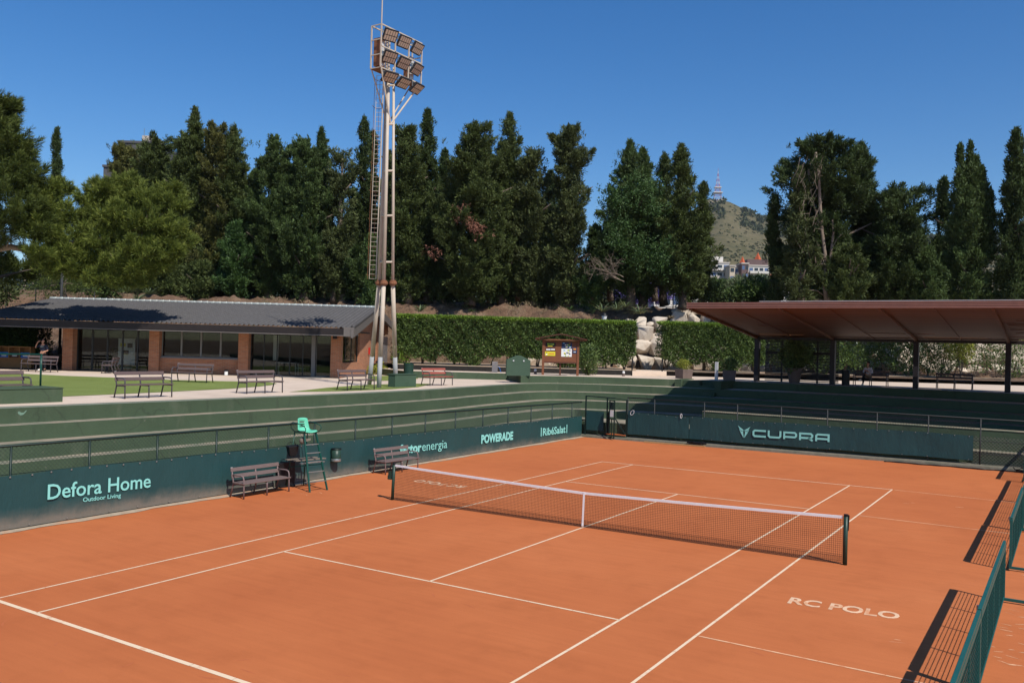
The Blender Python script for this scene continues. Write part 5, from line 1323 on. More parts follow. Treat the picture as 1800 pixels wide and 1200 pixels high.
    # short reddish ground lights, dark posts by the garden steps
    for px, y, d, lab in ((941, 657, 54.5, 'small white-topped ground light right of the gabled cupboard'), (1096, 658, 55.5, 'small white-topped ground light at the right end of the hedge bed'), (1191, 660, 55.5, 'small white-topped ground light left of the square planter')):
        q = at(px, y, d); t = thing('path_light', lab, 'light', (q[0], q[1], 2.97), 0, 'small ground lights along the hedge bed')
        mb = MB(); mb.lathe([(.09, 0), (.09, .2)], 10); mb.build('body', M['planter'], t); mb = MB(); mb.lathe([(.08, .2), (.08, .31), (.03, .34)], 10); mb.build('lamp_head', M['paper'], t)
    for px, lab in ((1111, 'black post left of the garden steps between the hedges'), (1164, 'black post right of the garden steps between the hedges')):
        q = at(px, 650, 58.6); mb = MB(); mb.tube((0, 0, 0), (0, 0, .78), .05, 8); mb.lathe([(.065, .78), (.065, .84), (.02, .86)], 8); o = mb.build('bollard', M['black']); o.location = (q[0], q[1], 3.25); tag(o, lab, 'post')
    # street-lantern peeping over the hedge
    q = at(1060, 640, 62.5); t = thing('garden_lantern', 'white garden lantern with a dark cap rising just over the hedge top', 'lantern', (q[0], q[1], 3.3))
    mb = MB(); mb.tube((0, 0, 0), (0, 0, 3.35), .05, 8); mb.build('pole', M['black'], t); mb = MB(); mb.lathe([(.10, 3.35), (.20, 3.75), (.20, 3.78)], 12); mb.build('lamp_glass', M['paper'], t); mb = MB(); mb.lathe([(.24, 3.78), (.12, 3.95), (.02, 4.0)], 12); mb.build('cap', M['black'], t)
    # dark lamp post seen over the roof ridge at left
    q = at(107.5, 530, 62); t = thing('lamp_post', 'plain grey pole behind the left end of the clubhouse roof', 'pole', (q[0], q[1], 3.2)); mb = MB(); mb.tube((0, 0, 0), (0, 0, 7.3), .09, 10); mb.build('shaft', M['fence_grey'], t, smooth=True); mb = MB(); mb.tube((0, 0, 0), (0, 0, .5), .14, 10); mb.build('base', M['fence_grey'], t)
clubhouse(); tower(); pavilion(); small_things()

# ------------------------------------------------------------------ people
def person_mesh(name, J, E, rad, mat, parent, root, sub=2, loc=None):
    """one skinned body: J joint->point, E edges, rad joint->radius"""
    names = list(J); me = bpy.data.meshes.new(name); me.from_pydata([tuple(J[k]) for k in names], [(names.index(a), names.index(b)) for a, b in E], [])
    o = mesh_obj(name, me, parent); me.materials.append(mat)
    sk = o.modifiers.new('skin', 'SKIN'); sk.use_smooth_shade = True; me.skin_vertices[0].data
    for i, k in enumerate(names):
        r = rad[k]; me.skin_vertices[0].data[i].radius = r if isinstance(r, tuple) else (r, r); me.skin_vertices[0].data[i].use_root = (k == root)
    s = o.modifiers.new('sub', 'SUBSURF'); s.levels = sub; s.render_levels = sub
    dg = bpy.context.evaluated_depsgraph_get(); dg.update(); m2 = bpy.data.meshes.new_from_object(o.evaluated_get(dg))
    o.modifiers.clear(); old = o.data; o.data = m2; m2.name = name; bpy.data.meshes.remove(old)
    if not m2.materials: m2.materials.append(mat)
    m2.polygons.foreach_set('use_smooth', [True]*len(m2.polygons)); return o
def add_hand(J, E, rad, wrist, base, d, side, curl):
    """palm plus five separate bent fingers; d = pointing direction, side = thumb side, curl = bend direction"""
    d, side, curl = [Vector(v).normalized() for v in (d, side, curl)]; w = Vector(J[wrist])
    J[base+'palm'] = w+d*.055; rad[base+'palm'] = (.034, .017); E.append((wrist, base+'palm'))
    for i, (off, L) in enumerate(((.026, .072), (.009, .080), (-.009, .074), (-.026, .058))):
        k = w+d*.095+side*off; J[base+'k%d' % i] = k; rad[base+'k%d' % i] = .0095; E.append((base+'palm', base+'k%d' % i))
        m_ = k+d*L*.5+curl*L*.18; J[base+'m%d' % i] = m_; rad[base+'m%d' % i] = .0085; E.append((base+'k%d' % i, base+'m%d' % i))
        e = m_+d*L*.30+curl*L*.38; J[base+'e%d' % i] = e; rad[base+'e%d' % i] = .0075; E.append((base+'m%d' % i, base+'e%d' % i))
    J[base+'t0'] = w+d*.035+side*.040; rad[base+'t0'] = .012; E.append((base+'palm', base+'t0'))
    J[base+'t1'] = w+d*.068+side*.062+curl*.012; rad[base+'t1'] = .0095; E.append((base+'t0', base+'t1'))
    J[base+'t2'] = w+d*.092+side*.066+curl*.026; rad[base+'t2'] = .008; E.append((base+'t1', base+'t2'))
def head(J, E, rad, neck, p, f):
    """skull with brow, nose and chin volumes; f = facing"""
    p = Vector(p); f = Vector(f).normalized()
    J['skull'] = p+Vector((0, 0, .035))-f*.012; rad['skull'] = (.080, .092); J['crown'] = p+Vector((0, 0, .095))-f*.015; rad['crown'] = (.058, .066)
    J['jaw'] = p-Vector((0, 0, .055))+f*.028; rad['jaw'] = (.052, .056)
    E += [(neck, 'jaw'), ('jaw', 'skull'), ('skull', 'crown')]
def face(par, p, f, skin, dark, hair=None, bald=True):
    p = Vector(p); f = Vector(f).normalized(); s = f.cross(Vector((0, 0, 1))).normalized()
    mb = MB(); mb.path([p+f*.085+Vector((0, 0, .035)), p+f*.112-Vector((0, 0, .012)), p+f*.09-Vector((0, 0, .022))], [.010, .016, .011], 6); mb.build('nose', skin, par, smooth=True)
    for k in (-1, 1):
        mb = MB(); mb.lathe([(.002, -.008), (.010, -.004), (.010, .004), (.002, .008)], 8, tuple(p+f*.080+s*.032*k+Vector((0, 0, .030)))); mb.build('eye', dark, par)
        mb = MB(); e = p+s*.082*k+Vector((0, 0, .012)); mb.path([e+Vector((0, 0, .03)), e+s*.012*k-f*.012, e-Vector((0, 0, .03))], [.010, .014, .009], 6); mb.build('ear', skin, par, smooth=True)
    mb = MB(); mb.path([p+f*.078+s*.024-Vector((0, 0, .048)), p+f*.090-Vector((0, 0, .050)), p+f*.078-s*.024-Vector((0, 0, .048))], .006, 5); mb.build('mouth', M['lips'], par)
def people():
    skin = pmat('skin', (.46, .235, .150), .55, .08, 5); navy = pmat('navy_shirt', (.011, .014, .028), .8, .15, 5); trous = pmat('black_trousers', (.010, .011, .016), .85, .15, 5)
    dark = M['black']; M['lips'] = pmat('lips', (.30, .11, .08), .5, .05); white = M['paper']
    # man on the porch, right hand shading his eyes, other hand across the belly
    q = LD(lat_on(75, 48.9), 48.9, PZ+.01)
    t = thing('person', 'bald man in a navy top standing on the porch, hand raised to his brow', 'person', q, -YAW+math.pi)   # local +y faces the camera, +x is photo left
    hd = (0, .03, 1.64); fc = (.5, 1, -.1)
    J, E, rad = {}, [], {}
    def j(k, p, r, a=None):
        J[k] = Vector(p); rad[k] = r
        if a: E.append((a, k))
    j('pelvis', (0, 0, .96), (.150, .105)); j('waist', (0, .01, 1.10), (.140, .100), 'pelvis'); j('chest', (0, 0, 1.29), (.165, .112), 'waist'); j('upchest', (0, 0, 1.40), (.130, .090), 'chest'); j('neck', (0, .01, 1.50), .052, 'upchest')
    head(J, E, rad, 'neck', hd, fc)
    j('shR', (.185, 0, 1.41), .058, 'upchest'); j('elR', (.38, .12, 1.28), .042, 'shR'); j('wrR', (.20, .22, 1.585), .027, 'elR'); add_hand(J, E, rad, 'wrR', 'hr', (-.9, -.1, .75), (.3, -.2, .9), (0, -.6, -.2))
    j('shL', (-.185, 0, 1.41), .058, 'upchest'); j('elL', (-.29, .05, 1.13), .042, 'shL'); j('wrL', (-.10, .23, 1.06), .027, 'elL'); add_hand(J, E, rad, 'wrL', 'hl', (1, .1, -.1), (0, .1, 1), (-.1, -.6, 0))
    for s, n in ((.095, 'A'), (-.095, 'B')):
        j('hip'+n, (s, 0, .88), .092, 'pelvis'); j('kn'+n, (s*1.25, .03, .50), .058, 'hip'+n); j('an'+n, (s*1.4, -.01, .10), .040, 'kn'+n); j('toe'+n, (s*1.6, .16, .04), (.042, .030), 'an'+n)
    body = person_mesh('body', J, E, rad, skin, t, 'pelvis')
    face(t, hd, fc, skin, dark)
    def cloth(name, keys, edges, grow, mat, root, extra=None):
        JJ = {k: J[k].copy() for k in keys}; rr = {k: (tuple(x+grow for x in rad[k]) if isinstance(rad[k], tuple) else rad[k]+grow) for k in keys}
        if extra: extra(JJ, rr)
        return person_mesh(name, JJ, edges, rr, mat, t, root)
    def cut(JJ, rr):
        for el, sh in (('elR', 'shR'), ('elL', 'shL')): JJ[el] = JJ[sh]+(JJ[el]-JJ[sh])*.95
        rr['pelvis'] = (.165, .120); JJ['neck'] = J['upchest']+Vector((0, 0, .045)); rr['neck'] = (.075, .07)
    sh = cloth('shirt', ['pelvis', 'waist', 'chest', 'upchest', 'neck', 'shR', 'elR', 'shL', 'elL'], [('pelvis', 'waist'), ('waist', 'chest'), ('chest', 'upchest'), ('upchest', 'neck'), ('upchest', 'shR'), ('shR', 'elR'), ('upchest', 'shL'), ('shL', 'elL')], .016, navy, 'pelvis', cut)
    mb = MB(); r2 = random.Random(3); x = -.09
    while x < .09: w = r2.uniform(.012, .03); mb.bx(x, x+w, .118, .150, 1.335, 1.375); x += w+.012
    mb.build('chest_print', M['steel'], sh)
    cloth('trousers', ['pelvis', 'hipA', 'knA', 'anA', 'hipB', 'knB', 'anB'], [('pelvis', 'hipA'), ('hipA', 'knA'), ('knA', 'anA'), ('pelvis', 'hipB'), ('hipB', 'knB'), ('knB', 'anB')], .018, trous, 'pelvis')
    for n in 'AB':
        p = J['an'+n]; mb = MB(); mb.path([(p[0], p[1]-.05, .05), (p[0], p[1]+.06, .055), (p[0]*1.06, p[1]+.20, .04)], [.050, .052, .040], 8); mb.build('shoe', M['black'] if n == 'B' else M['paper'], t, smooth=True)
    # seated woman with crossed legs on the pavilion bench
    t = thing('person', 'person in a white top sitting cross-legged on the pavilion bench, looking down', 'person', (.78, 32.76, 2.99), math.pi-.15)
    # bench faces +y (away); this sitter perches on it sideways toward the court
    J, E, rad = {}, [], {}
    hd = (0, .10, 1.22); fc = (.25, 1, -.65)
    j('pelvis', (0, -.02, .55), (.150, .115)); j('waist', (0, .0, .70), (.125, .095), 'pelvis'); j('chest', (0, .05, .90), (.140, .098), 'waist'); j('upchest', (0, .07, 1.0), (.108, .08), 'chest'); j('neck', (0, .09, 1.09), .044, 'upchest'); head(J, E, rad, 'neck', hd, fc)
    j('shR', (.16, .06, 1.0), .05, 'upchest'); j('elR', (.25, .10, .76), .037, 'shR'); j('wrR', (.10, .30, .82), .024, 'elR'); add_hand(J, E, rad, 'wrR', 'hr', (-.5, .6, .4), (0, 0, 1), (-.4, -.5, .2))
    j('shL', (-.16, .06, 1.0), .05, 'upchest'); j('elL', (-.26, .10, .76), .037, 'shL'); j('wrL', (-.10, .30, .80), .024, 'elL'); add_hand(J, E, rad, 'wrL', 'hl', (.5, .6, .4), (0, 0, 1), (.4, -.5, .2))
    j('hipA', (.09, .10, .53), .085, 'pelvis'); j('knA', (.06, .50, .56), .056, 'hipA'); j('anA', (.10, .56, .12), .038, 'knA'); j('toeA', (.11, .72, .05), (.04, .028), 'anA')
    j('hipB', (-.09, .10, .55), .085, 'pelvis'); j('knB', (-.02, .52, .66), .056, 'hipB'); j('anB', (.16, .72, .36), .036, 'knB'); j('toeB', (.20, .86, .33), (.038, .028), 'anB')
    person_mesh('body', J, E, rad, skin, t, 'pelvis'); face(t, hd, fc, skin, dark)
    def cut2(JJ, rr):
        for el in ('wrR', 'wrL'): JJ[el] = JJ['el'+el[-1]]+(JJ[el]-JJ['el'+el[-1]])*.75
        JJ['neck'] = J['upchest']+Vector((0, 0, .04)); rr['neck'] = (.065, .06)
    cloth('shirt', ['pelvis', 'waist', 'chest', 'upchest', 'neck', 'shR', 'elR', 'wrR', 'shL', 'elL', 'wrL'], [('pelvis', 'waist'), ('waist', 'chest'), ('chest', 'upchest'), ('upchest', 'neck'), ('upchest', 'shR'), ('shR', 'elR'), ('elR', 'wrR'), ('upchest', 'shL'), ('shL', 'elL'), ('elL', 'wrL')], .016, pmat('white_shirt', (.62, .60, .66), .8, .08), 'pelvis', cut2)
    cloth('shorts', ['pelvis', 'hipA', 'knA', 'hipB', 'knB'], [('pelvis', 'hipA'), ('hipA', 'knA'), ('pelvis', 'hipB'), ('hipB', 'knB')], .012, pmat('beige_shorts', (.24, .16, .11), .8, .1), 'pelvis')
    cloth('leggings', ['knA', 'anA', ], [('knA', 'anA')], .010, trous, 'knA'); cloth('leggings', ['knB', 'anB'], [('knB', 'anB')], .010, trous, 'knB')
    for n in 'AB':
        p, q_ = J['an'+n], J['toe'+n]; d = (q_-p).normalized(); mb = MB(); mb.path([p-Vector((0, .03, .05)), p+d*.09-Vector((0, 0, .01)), q_+d*.03], [.045, .048, .036], 8); mb.build('shoe', white, t, smooth=True)
    mb = MB(); hv = Vector(hd); f = Vector(fc).normalized()
    mb.path([hv+Vector((0, 0, .12)), hv+Vector((0, 0, .08))-f*.06, hv-f*.085, hv-f*.085-Vector((0, 0, .13))], [.055, .088, .082, .05], 10); mb.build('hair', pmat('dark_hair', (.02, .013, .010), .6, .2), t, smooth=True)
people()

# ================================================================== VEGETATION
def tufts(rng, C, Dn, m, length, spread, jitter=.42):
    """m leaves around each tuft: base points and directions"""
    n = len(C); Dn = Dn/np.maximum(np.linalg.norm(Dn, axis=1, keepdims=True), 1e-6)
    t = rng.uniform(0, 1, (n, m, 1)); L = np.broadcast_to(length, (n,))[:, None, None]; S = np.broadcast_to(spread, (n,))[:, None, None]
    off = rng.normal(size=(n, m, 3))*S*(1-.75*t)
    P = C[:, None]+Dn[:, None]*(t-.3)*L+off
    Q = Dn[:, None]*.9+off/np.maximum(S, 1e-6)*.30+rng.normal(size=(n, m, 3))*jitter
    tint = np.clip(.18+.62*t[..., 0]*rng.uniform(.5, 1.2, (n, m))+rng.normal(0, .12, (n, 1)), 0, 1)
    return P.reshape(-1, 3), Q.reshape(-1, 3), tint.reshape(-1)

TREEGROUP = 'trees on the bank behind the courts'
def prof_radius(prof, t, side):
    ts = [p[0] for p in prof]; l = np.interp(t, ts, [p[1] for p in prof]); r = np.interp(t, ts, [p[2] for p in prof])
    return np.maximum(.3, (l+(r-l)*(side*.5+.5))*1.24)
def conifer(name, label, px, ytop, ybase, D, prof, mat, seed, style='ragged', trunk=True, dens=1., leaf=.26, lean=0, cat='tree', trunkmat='bark', z0=None, t0=.06, limbs=4, core=True):
    """a crown built bough by bough inside the silhouette's widths (px), given depth of its own"""
    rng = np.random.default_rng(seed); k = D/FPX
    base = at(px, ybase, D); top = at(px+lean, ytop+(6 if style == 'column' else 10), D)
    if z0 is not None: base = base*1.; base[2] = z0
    H = top[2]-base[2]; axv = (top-base)
    t_ = thing(name, label, cat, base, 0, TREEGROUP)
    if style != 'column': prof = [(a, (l*1.14+1.5)*(1 if a < .9 else .9)-(1.5 if a > .97 else 0), (r*1.14+1.5)*(1 if a < .9 else .9)-(1.5 if a > .97 else 0)) for a, l, r in prof]
    area = 0
    tt = np.linspace(0, 1, 50); w = np.array([prof_radius(prof, a, 0) for a in tt])*k
    area = float(np.mean(w)*2*H)
    C = []; Dd = []
    def axis(t): return axv[None]*t[:, None]
    def rad(t, phi): return np.array([prof_radius(prof, a, math.cos(b)) for a, b in zip(t, phi)])*k
    pw = w/np.sum(w)
    # style -> (plumes per m2, tufts per plume, outward, upward, length, girth, leaves per tuft, tuft length, inner start)
    npl, ntf, out_, up_, l0, l1, gir, m_, length, lo = {'ragged': (2.3, 22, .80, .52, .9, 2.0, .27, 20, .50, .40), 'oval': (3.6, 15, .45, .80, .7, 1.4, .20, 20, .46, .30), 'column': (5.0, 12, .20, 1.0, .8, 1.5, .14, 18, .50, .25)}[style]
    nb = int(area*npl*dens)+12
    t = np.clip(rng.choice(tt, nb, p=pw)+rng.uniform(-.012, .012, nb), t0, .97); phi = rng.uniform(0, 2*math.pi, nb)
    gap = .86+.14*np.sin(phi*3+t*13+seed)+.10*np.sin(phi*5-t*29+seed*1.7)                   # hollows and shoulders round the crown
    r = rad(t, phi)*np.sqrt(rng.uniform(lo*lo, 1.0, nb))*gap*(1.0 if style != 'ragged' else rng.uniform(.74, 1.09, nb))
    u = np.stack([np.cos(phi)*RH[0]+np.sin(phi)*FH[0], np.cos(phi)*RH[1]+np.sin(phi)*FH[1], np.zeros(nb)], 1)
    dirs = u*out_+np.array([0, 0, up_])+rng.normal(size=(nb, 3))*.20; dirs /= np.linalg.norm(dirs, axis=1, keepdims=True)
    Ln = rng.uniform(l0, l1, nb)*np.clip(.35+rad(t, phi)/1.6, .35, 1.)
    tip = axis(t)+u*r[:, None]+np.array([0, 0, .2]); tip[:, 2] = np.minimum(tip[:, 2], H*1.0)
    for s in range(ntf):
        f = rng.uniform(0, 1, nb)**.8
        c = tip-dirs*(Ln*(1-f))[:, None]-np.array([0, 0, 1.])*(.22*Ln*(1-f)**2)[:, None]*(1 if style == 'ragged' else 0)
        c = c+rng.normal(size=(nb, 3))*(gir*(1.08-f)*np.clip(Ln, .5, 1.4))[:, None]
        C.append(c); Dd.append(dirs+np.array([0, 0, .25])+rng.normal(size=(nb, 3))*.28)
    spread = .13 if style == 'ragged' else .10
    if dens > .7:                                               # shaded inner twigs
        nc = int(area*10*dens); tc = np.clip(rng.choice(tt, nc, p=pw), t0, .92); pc = rng.uniform(0, 6.28, nc); rc = rad(tc, pc)*rng.uniform(0, .55, nc)
        C.append(axis(tc)+np.stack([np.cos(pc)*RH[0]+np.sin(pc)*FH[0], np.cos(pc)*RH[1]+np.sin(pc)*FH[1], np.zeros(nc)], 1)*rc[:, None]); Dd.append(rng.normal(size=(nc, 3))+np.array([0, 0, .5]))
    if prof[-1][1]+prof[-1][2] < 13:                            # a pointed leader
        nl = 70; fl_ = rng.uniform(0, 1, nl)**.8; base_ = axv*.93; lead = axv*1.0-base_+np.array([0, 0, .25])
        C.append(base_+lead*fl_[:, None]+rng.normal(size=(nl, 3))*(.26*(1.04-fl_))[:, None]); Dd.append(np.tile([0, 0, 1.], (nl, 1))+rng.normal(size=(nl, 3))*.25)
    nt_ = 14; tz = rng.uniform(.86, .95, nt_); rr = rad(tz, rng.uniform(0, 6.28, nt_))
    C.append(axis(tz)+rng.normal(size=(nt_, 3))*(rr[:, None]*.35+.05)*np.array([1, 1, .4])); Dd.append(np.tile([0, 0, 1.], (nt_, 1))+rng.normal(size=(nt_, 3))*.2)
    C = np.concatenate(C); Dd = np.concatenate(Dd)
    P, Q, tint = tufts(rng, C, Dd, m_, length*rng.uniform(.7, 1.3, len(C)), spread)
    tint = np.clip(tint+.10*np.sin(P[:, 0]*1.1+seed)*np.sin(P[:, 2]*.9+seed), 0, 1)
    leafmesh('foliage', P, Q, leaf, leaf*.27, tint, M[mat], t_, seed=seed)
    if trunk:
        mb = MB(); rr = .10+.018*H; pts = [np.array([0, 0, -.5])]+[axv*f+np.array([math.sin(seed+f*5)*.12, math.cos(seed*2+f*4)*.12, 0]) for f in np.array([.0, .2, .4, .6, .8, .93])*(1. if dens < .7 else .62)]
        mb.path(pts, [rr*1.4, rr*1.2, rr, rr*.8, rr*.6, rr*.38, rr*.15], 8)
        for i in range(limbs):
            f = rng.uniform(.12, .7); ph = rng.uniform(0, 6.28); L = float(rad(np.array([f]), np.array([ph]))[0])*.8
            a = axv*f; e = a+(RH*math.cos(ph)+FH*math.sin(ph))*L+np.array([0, 0, L*.45]); mb.path([a, (a+e)/2+np.array([0, 0, -.1]), e], [rr*.42, rr*.3, rr*.1], 6)
        mb.build('trunk', M[trunkmat], t_, smooth=True)
    return t_

def trees():
    col = lambda a: [(0, a*.75, a*.75), (.15, a, a), (.5, a*.95, a*.95), (.8, a*.6, a*.6), (1, a*.04, a*.04)]
    T = conifer
    # far left to right, one line per tree (label, axis column, top, base, distance, half-widths)
    T('cypress_tree', 'thin pencil cypress far behind at left, between the pines', 96, 228, 500, 92, [(0, 9, 9), (.3, 9, 9), (.7, 8, 8), (.92, 5, 5), (1, 1, 1)], 'cyp_dark', 1, 'column', lean=4)
    T('cypress_tree', 'small round yellow-green cypress below the grey tower block', 220, 240, 512, 86, [(0, 30, 30), (.3, 42, 34), (.6, 38, 26), (.85, 24, 20), (1, 8, 8)], 'cyp_yellow', 2, 'oval')
    T('cypress_tree', 'broad dark cypress right of the grey tower block, flat lumpy top', 276, 226, 520, 80, [(0, 30, 30), (.2, 55, 42), (.5, 58, 40), (.8, 40, 34), (.93, 24, 30), (1, 6, 14)], 'cyp_olive', 3, 'ragged')
    T('cypress_tree', 'cypress with the tallest tiered spire in the left half', 343, 190, 522, 78, [(0, 30, 30), (.15, 48, 44), (.45, 52, 42), (.66, 40, 30), (.80, 25, 18), (.92, 14, 10), (1, 1, 1)], 'cyp_olive', 4, 'ragged', dens=1.1)
    T('cypress_tree', 'round-topped yellowish cypress just right of the tallest left spire', 382, 207, 522, 77, [(0, 22, 22), (.2, 34, 32), (.55, 30, 32), (.82, 22, 22), (.95, 18, 18), (1, 8, 8)], 'cyp_yellow', 5, 'oval')
    T('cypress_tree', 'ragged dark cypress with a slanting top, right of the yellowish one', 408, 222, 522, 77, [(0, 28, 26), (.2, 40, 36), (.5, 34, 40), (.78, 20, 28), (.9, 10, 20), (1, 0, 6)], 'cyp_olive', 6, 'ragged', lean=3)
    T('cypress_tree', 'big dense oval cypress leaning right, fourth crown left of the mast', 470, 227, 524, 76, [(0, 10, 12), (.12, 30, 26), (.3, 42, 40), (.6, 44, 38), (.8, 30, 36), (.93, 10, 30), (1, 2, 14)], 'cyp_green', 7, 'oval', lean=14)
    T('cypress_tree', 'big dense billowing cypress with a blunt top, third crown left of the mast', 534, 232, 524, 75, [(0, 8, 10), (.10, 30, 32), (.3, 46, 46), (.55, 42, 46), (.78, 30, 36), (.92, 22, 24), (1, 8, 8)], 'cyp_green', 8, 'oval')
    T('cypress_tree', 'slim pointed cypress standing behind the blunt billowing one', 563, 225, 520, 82, [(0, 16, 16), (.4, 22, 22), (.75, 18, 18), (.92, 10, 10), (1, 1, 1)], 'cyp_green', 9, 'oval', lean=2)
    T('cypress_tree', 'thin sparse brownish cypress with sky showing through, left of the mast', 600, 250, 526, 75, [(0, 14, 14), (.15, 32, 30), (.4, 30, 30), (.6, 26, 28), (.85, 24, 24), (1, 12, 14)], 'cyp_brown', 10, 'ragged', dens=.62, trunkmat='bark_pale')
    T('cypress_tree', 'narrow dark spire cypress touching the left of the mast ladder', 640, 211, 524, 77, [(0, 16, 16), (.3, 18, 18), (.55, 14, 14), (.8, 11, 11), (.93, 7, 7), (1, 1, 1)], 'cyp_dark', 11, 'column')
    T('cypress_tree', 'clipped green column cypress low behind the mast ladder foot', 651, 420, 534, 70, [(0, 13, 13), (.5, 12, 12), (.9, 8, 8), (1, 2, 2)], 'shrub', 12, 'column')
    T('cypress_tree', 'short slim spire cypress seen through the mast ladder', 656, 236, 522, 80, [(0, 9, 9), (.6, 8, 8), (.9, 5, 5), (1, 1, 1)], 'cyp_dark', 13, 'column')
    T('cypress_tree', 'broad dark cypress directly right of the mast legs, flat top', 716, 216, 524, 74, [(0, 14, 20), (.10, 36, 30), (.35, 42, 34), (.7, 34, 30), (.9, 28, 26), (1, 16, 14)], 'cyp_olive', 14, 'ragged', dens=1.15)
    T('cypress_tree', 'narrow pointed spire cypress right of the mast, tallest slim point', 752, 197, 522, 75, [(0, 20, 20), (.4, 26, 26), (.68, 20, 20), (.84, 14, 14), (.95, 7, 7), (1, 1, 1)], 'cyp_dark', 15, 'column', dens=.9)
    T('cypress_tree', 'huge dark spreading cypress with two tips, mid picture', 826, 209, 526, 73, [(0, 16, 16), (.10, 48, 52), (.35, 66, 64), (.6, 58, 62), (.8, 44, 44), (.92, 22, 32), (1, -8, 26)], 'cyp_olive', 16, 'ragged', dens=1.25, lean=8)
    T('cypress_tree', 'dark cypress with a sharp tip bent right, beside the huge spreading one', 884, 201, 524, 75, [(0, 16, 16), (.12, 36, 34), (.45, 40, 36), (.7, 32, 30), (.84, 22, 20), (.93, 14, 14), (1, 2, 4)], 'cyp_olive', 17, 'ragged', dens=1.15, lean=12)
    T('cypress_tree', 'lower bushy cypress with pale sky gaps, left of the ragged tall one', 938, 252, 528, 74, [(0, 20, 20), (.12, 38, 34), (.5, 36, 34), (.8, 30, 28), (.93, 18, 22), (1, 10, 10)], 'cyp_brown', 18, 'ragged', dens=.85)
    T('cypress_tree', 'tall ragged cypress with jagged broken top and a left spur', 1000, 207, 530, 73, [(0, 20, 20), (.10, 40, 36), (.3, 38, 36), (.5, 26, 30), (.66, 24, 42), (.72, 20, 24), (.84, 24, 36), (.92, 30, 26), (.97, 22, 26), (1, 16, 22)], 'cyp_brown', 19, 'ragged', dens=.82)
    T('cypress_tree', 'twin-tipped cypress draped in bright green creeper', 1108, 250, 530, 72, [(0, 20, 26), (.12, 42, 44), (.4, 48, 46), (.65, 38, 44), (.82, 24, 34), (.92, 12, 22), (1, 2, 3)], 'cyp_green', 20, 'ragged', t0=.15)
    T('cypress_tree', 'second tip of the creeper-clad pair, slightly lower', 1130, 263, 528, 73, [(0, 12, 16), (.5, 16, 20), (.8, 12, 14), (.95, 7, 7), (1, 1, 1)], 'cyp_green', 21, 'oval')
    T('cypress_tree', 'ragged spiky cypress at the left edge of the hill view', 1200, 256, 532, 70, [(0, 18, 18), (.06, 36, 34), (.3, 44, 48), (.5, 34, 44), (.62, 26, 34), (.74, 14, 26), (.86, 10, 18), (.93, 12, 12), (1, 2, 2)], 'cyp_olive', 22, 'ragged', lean=-3, t0=.14)
    T('cypress_tree', 'small leaning cypress tip behind the spiky one', 1168, 272, 528, 75, [(0, 14, 14), (.5, 20, 20), (.8, 13, 13), (.93, 9, 12), (1, 1, 2)], 'cyp_olive', 23, 'ragged', dens=.9, t0=.18)
    T('cypress_tree', 'low slim cypress tip against the hill beside the spiky one', 1236, 324, 530, 72, [(0, 10, 10), (.4, 14, 13), (.75, 10, 10), (.92, 6, 6), (1, 1, 1)], 'cyp_olive', 24, 'ragged')
    T('cypress_tree', 'dark clipped column cypress at the right edge of the hill view', 1362, 352, 534, 66, [(0, 12, 12), (.5, 13, 13), (.85, 10, 11), (.93, 4, 9), (1, 1, 4)], 'cyp_dark', 25, 'column')
    T('cypress_tree', 'grey drooping half-dead cypress in front of the pale bare trunks', 1406, 300, 536, 64, [(0, 18, 22), (.2, 34, 30), (.5, 24, 22), (.8, 14, 14), (1, 6, 6)], 'cyp_brown', 26, 'ragged', dens=.75, trunkmat='bark_pale')
    w = T('cypress_tree', 'massive dark cypress with bare pale trunks on the right', 1446, 236, 536, 66, [(0, 16, 20), (.12, 40, 60), (.3, 50, 70), (.5, 62, 70), (.7, 74, 82), (.84, 74, 84), (.93, 66, 60), (1, 34, 24)], 'cyp_dark', 27, 'ragged', dens=.85, trunkmat='bark_pale')
    T('cypress_tree', 'small spire on the right shoulder of the massive dark cypress', 1514, 254, 534, 67, [(0, 12, 12), (.4, 22, 22), (.7, 20, 22), (.85, 16, 14), (.95, 8, 8), (1, 1, 1)], 'cyp_dark', 28, 'ragged')
    for pxs, d, lab in (([(1454, 540), (1449, 500), (1451, 455), (1444, 400), (1441, 350), (1440, 315), (1434, 268)], 63.6, .17), ([(1456, 540), (1461, 495), (1460, 450), (1465, 410), (1463, 385)], 63.5, .13), ([(1449, 420), (1437, 385), (1428, 350), (1420, 300)], 64.2, .07)):
        P = [at(x, y, d) for x, y in pxs]; L0 = np.array(w.location)
        mb = MB(); mb.path([p-L0 for p in P], [lab*(1-.62*i/len(P)) for i in range(len(P))], 8)
        rr = random.Random(len(pxs))
        for k in range(5):
            i = rr.randrange(1, len(P)); a = P[i]-L0+(P[i-1]-P[i])*rr.random(); e = a+RH*rr.uniform(-1.6, 1.2)-FH*.4+np.array([0, 0, rr.uniform(-.6, 1.3)]); mb.path([a, (a+e)/2+np.array([0, 0, .2]), e], [.05, .035, .012], 5)
        mb.build('bare_trunk', M['bark_pale'], w, smooth=True)
    mb = MB(); rr = random.Random(4); L0 = np.array(w.location)                    # fine dead twigs hanging about the bare trunks
    for k in range(60):
        a = at(rr.uniform(1402, 1446), rr.uniform(270, 470), 63.4+rr.uniform(-.6, .6)); e = a+RH*rr.uniform(-.7, .5)+np.array([0, 0, rr.uniform(-1.9, 1.2)]); mb.path([a-L0, (a+e)/2-L0+RH*rr.uniform(-.15, .15), e-L0], [.018, .013, .006], 4)
    mb.build('dead_twig', M['bark_pale'], w)['kind'] = 'stuff'
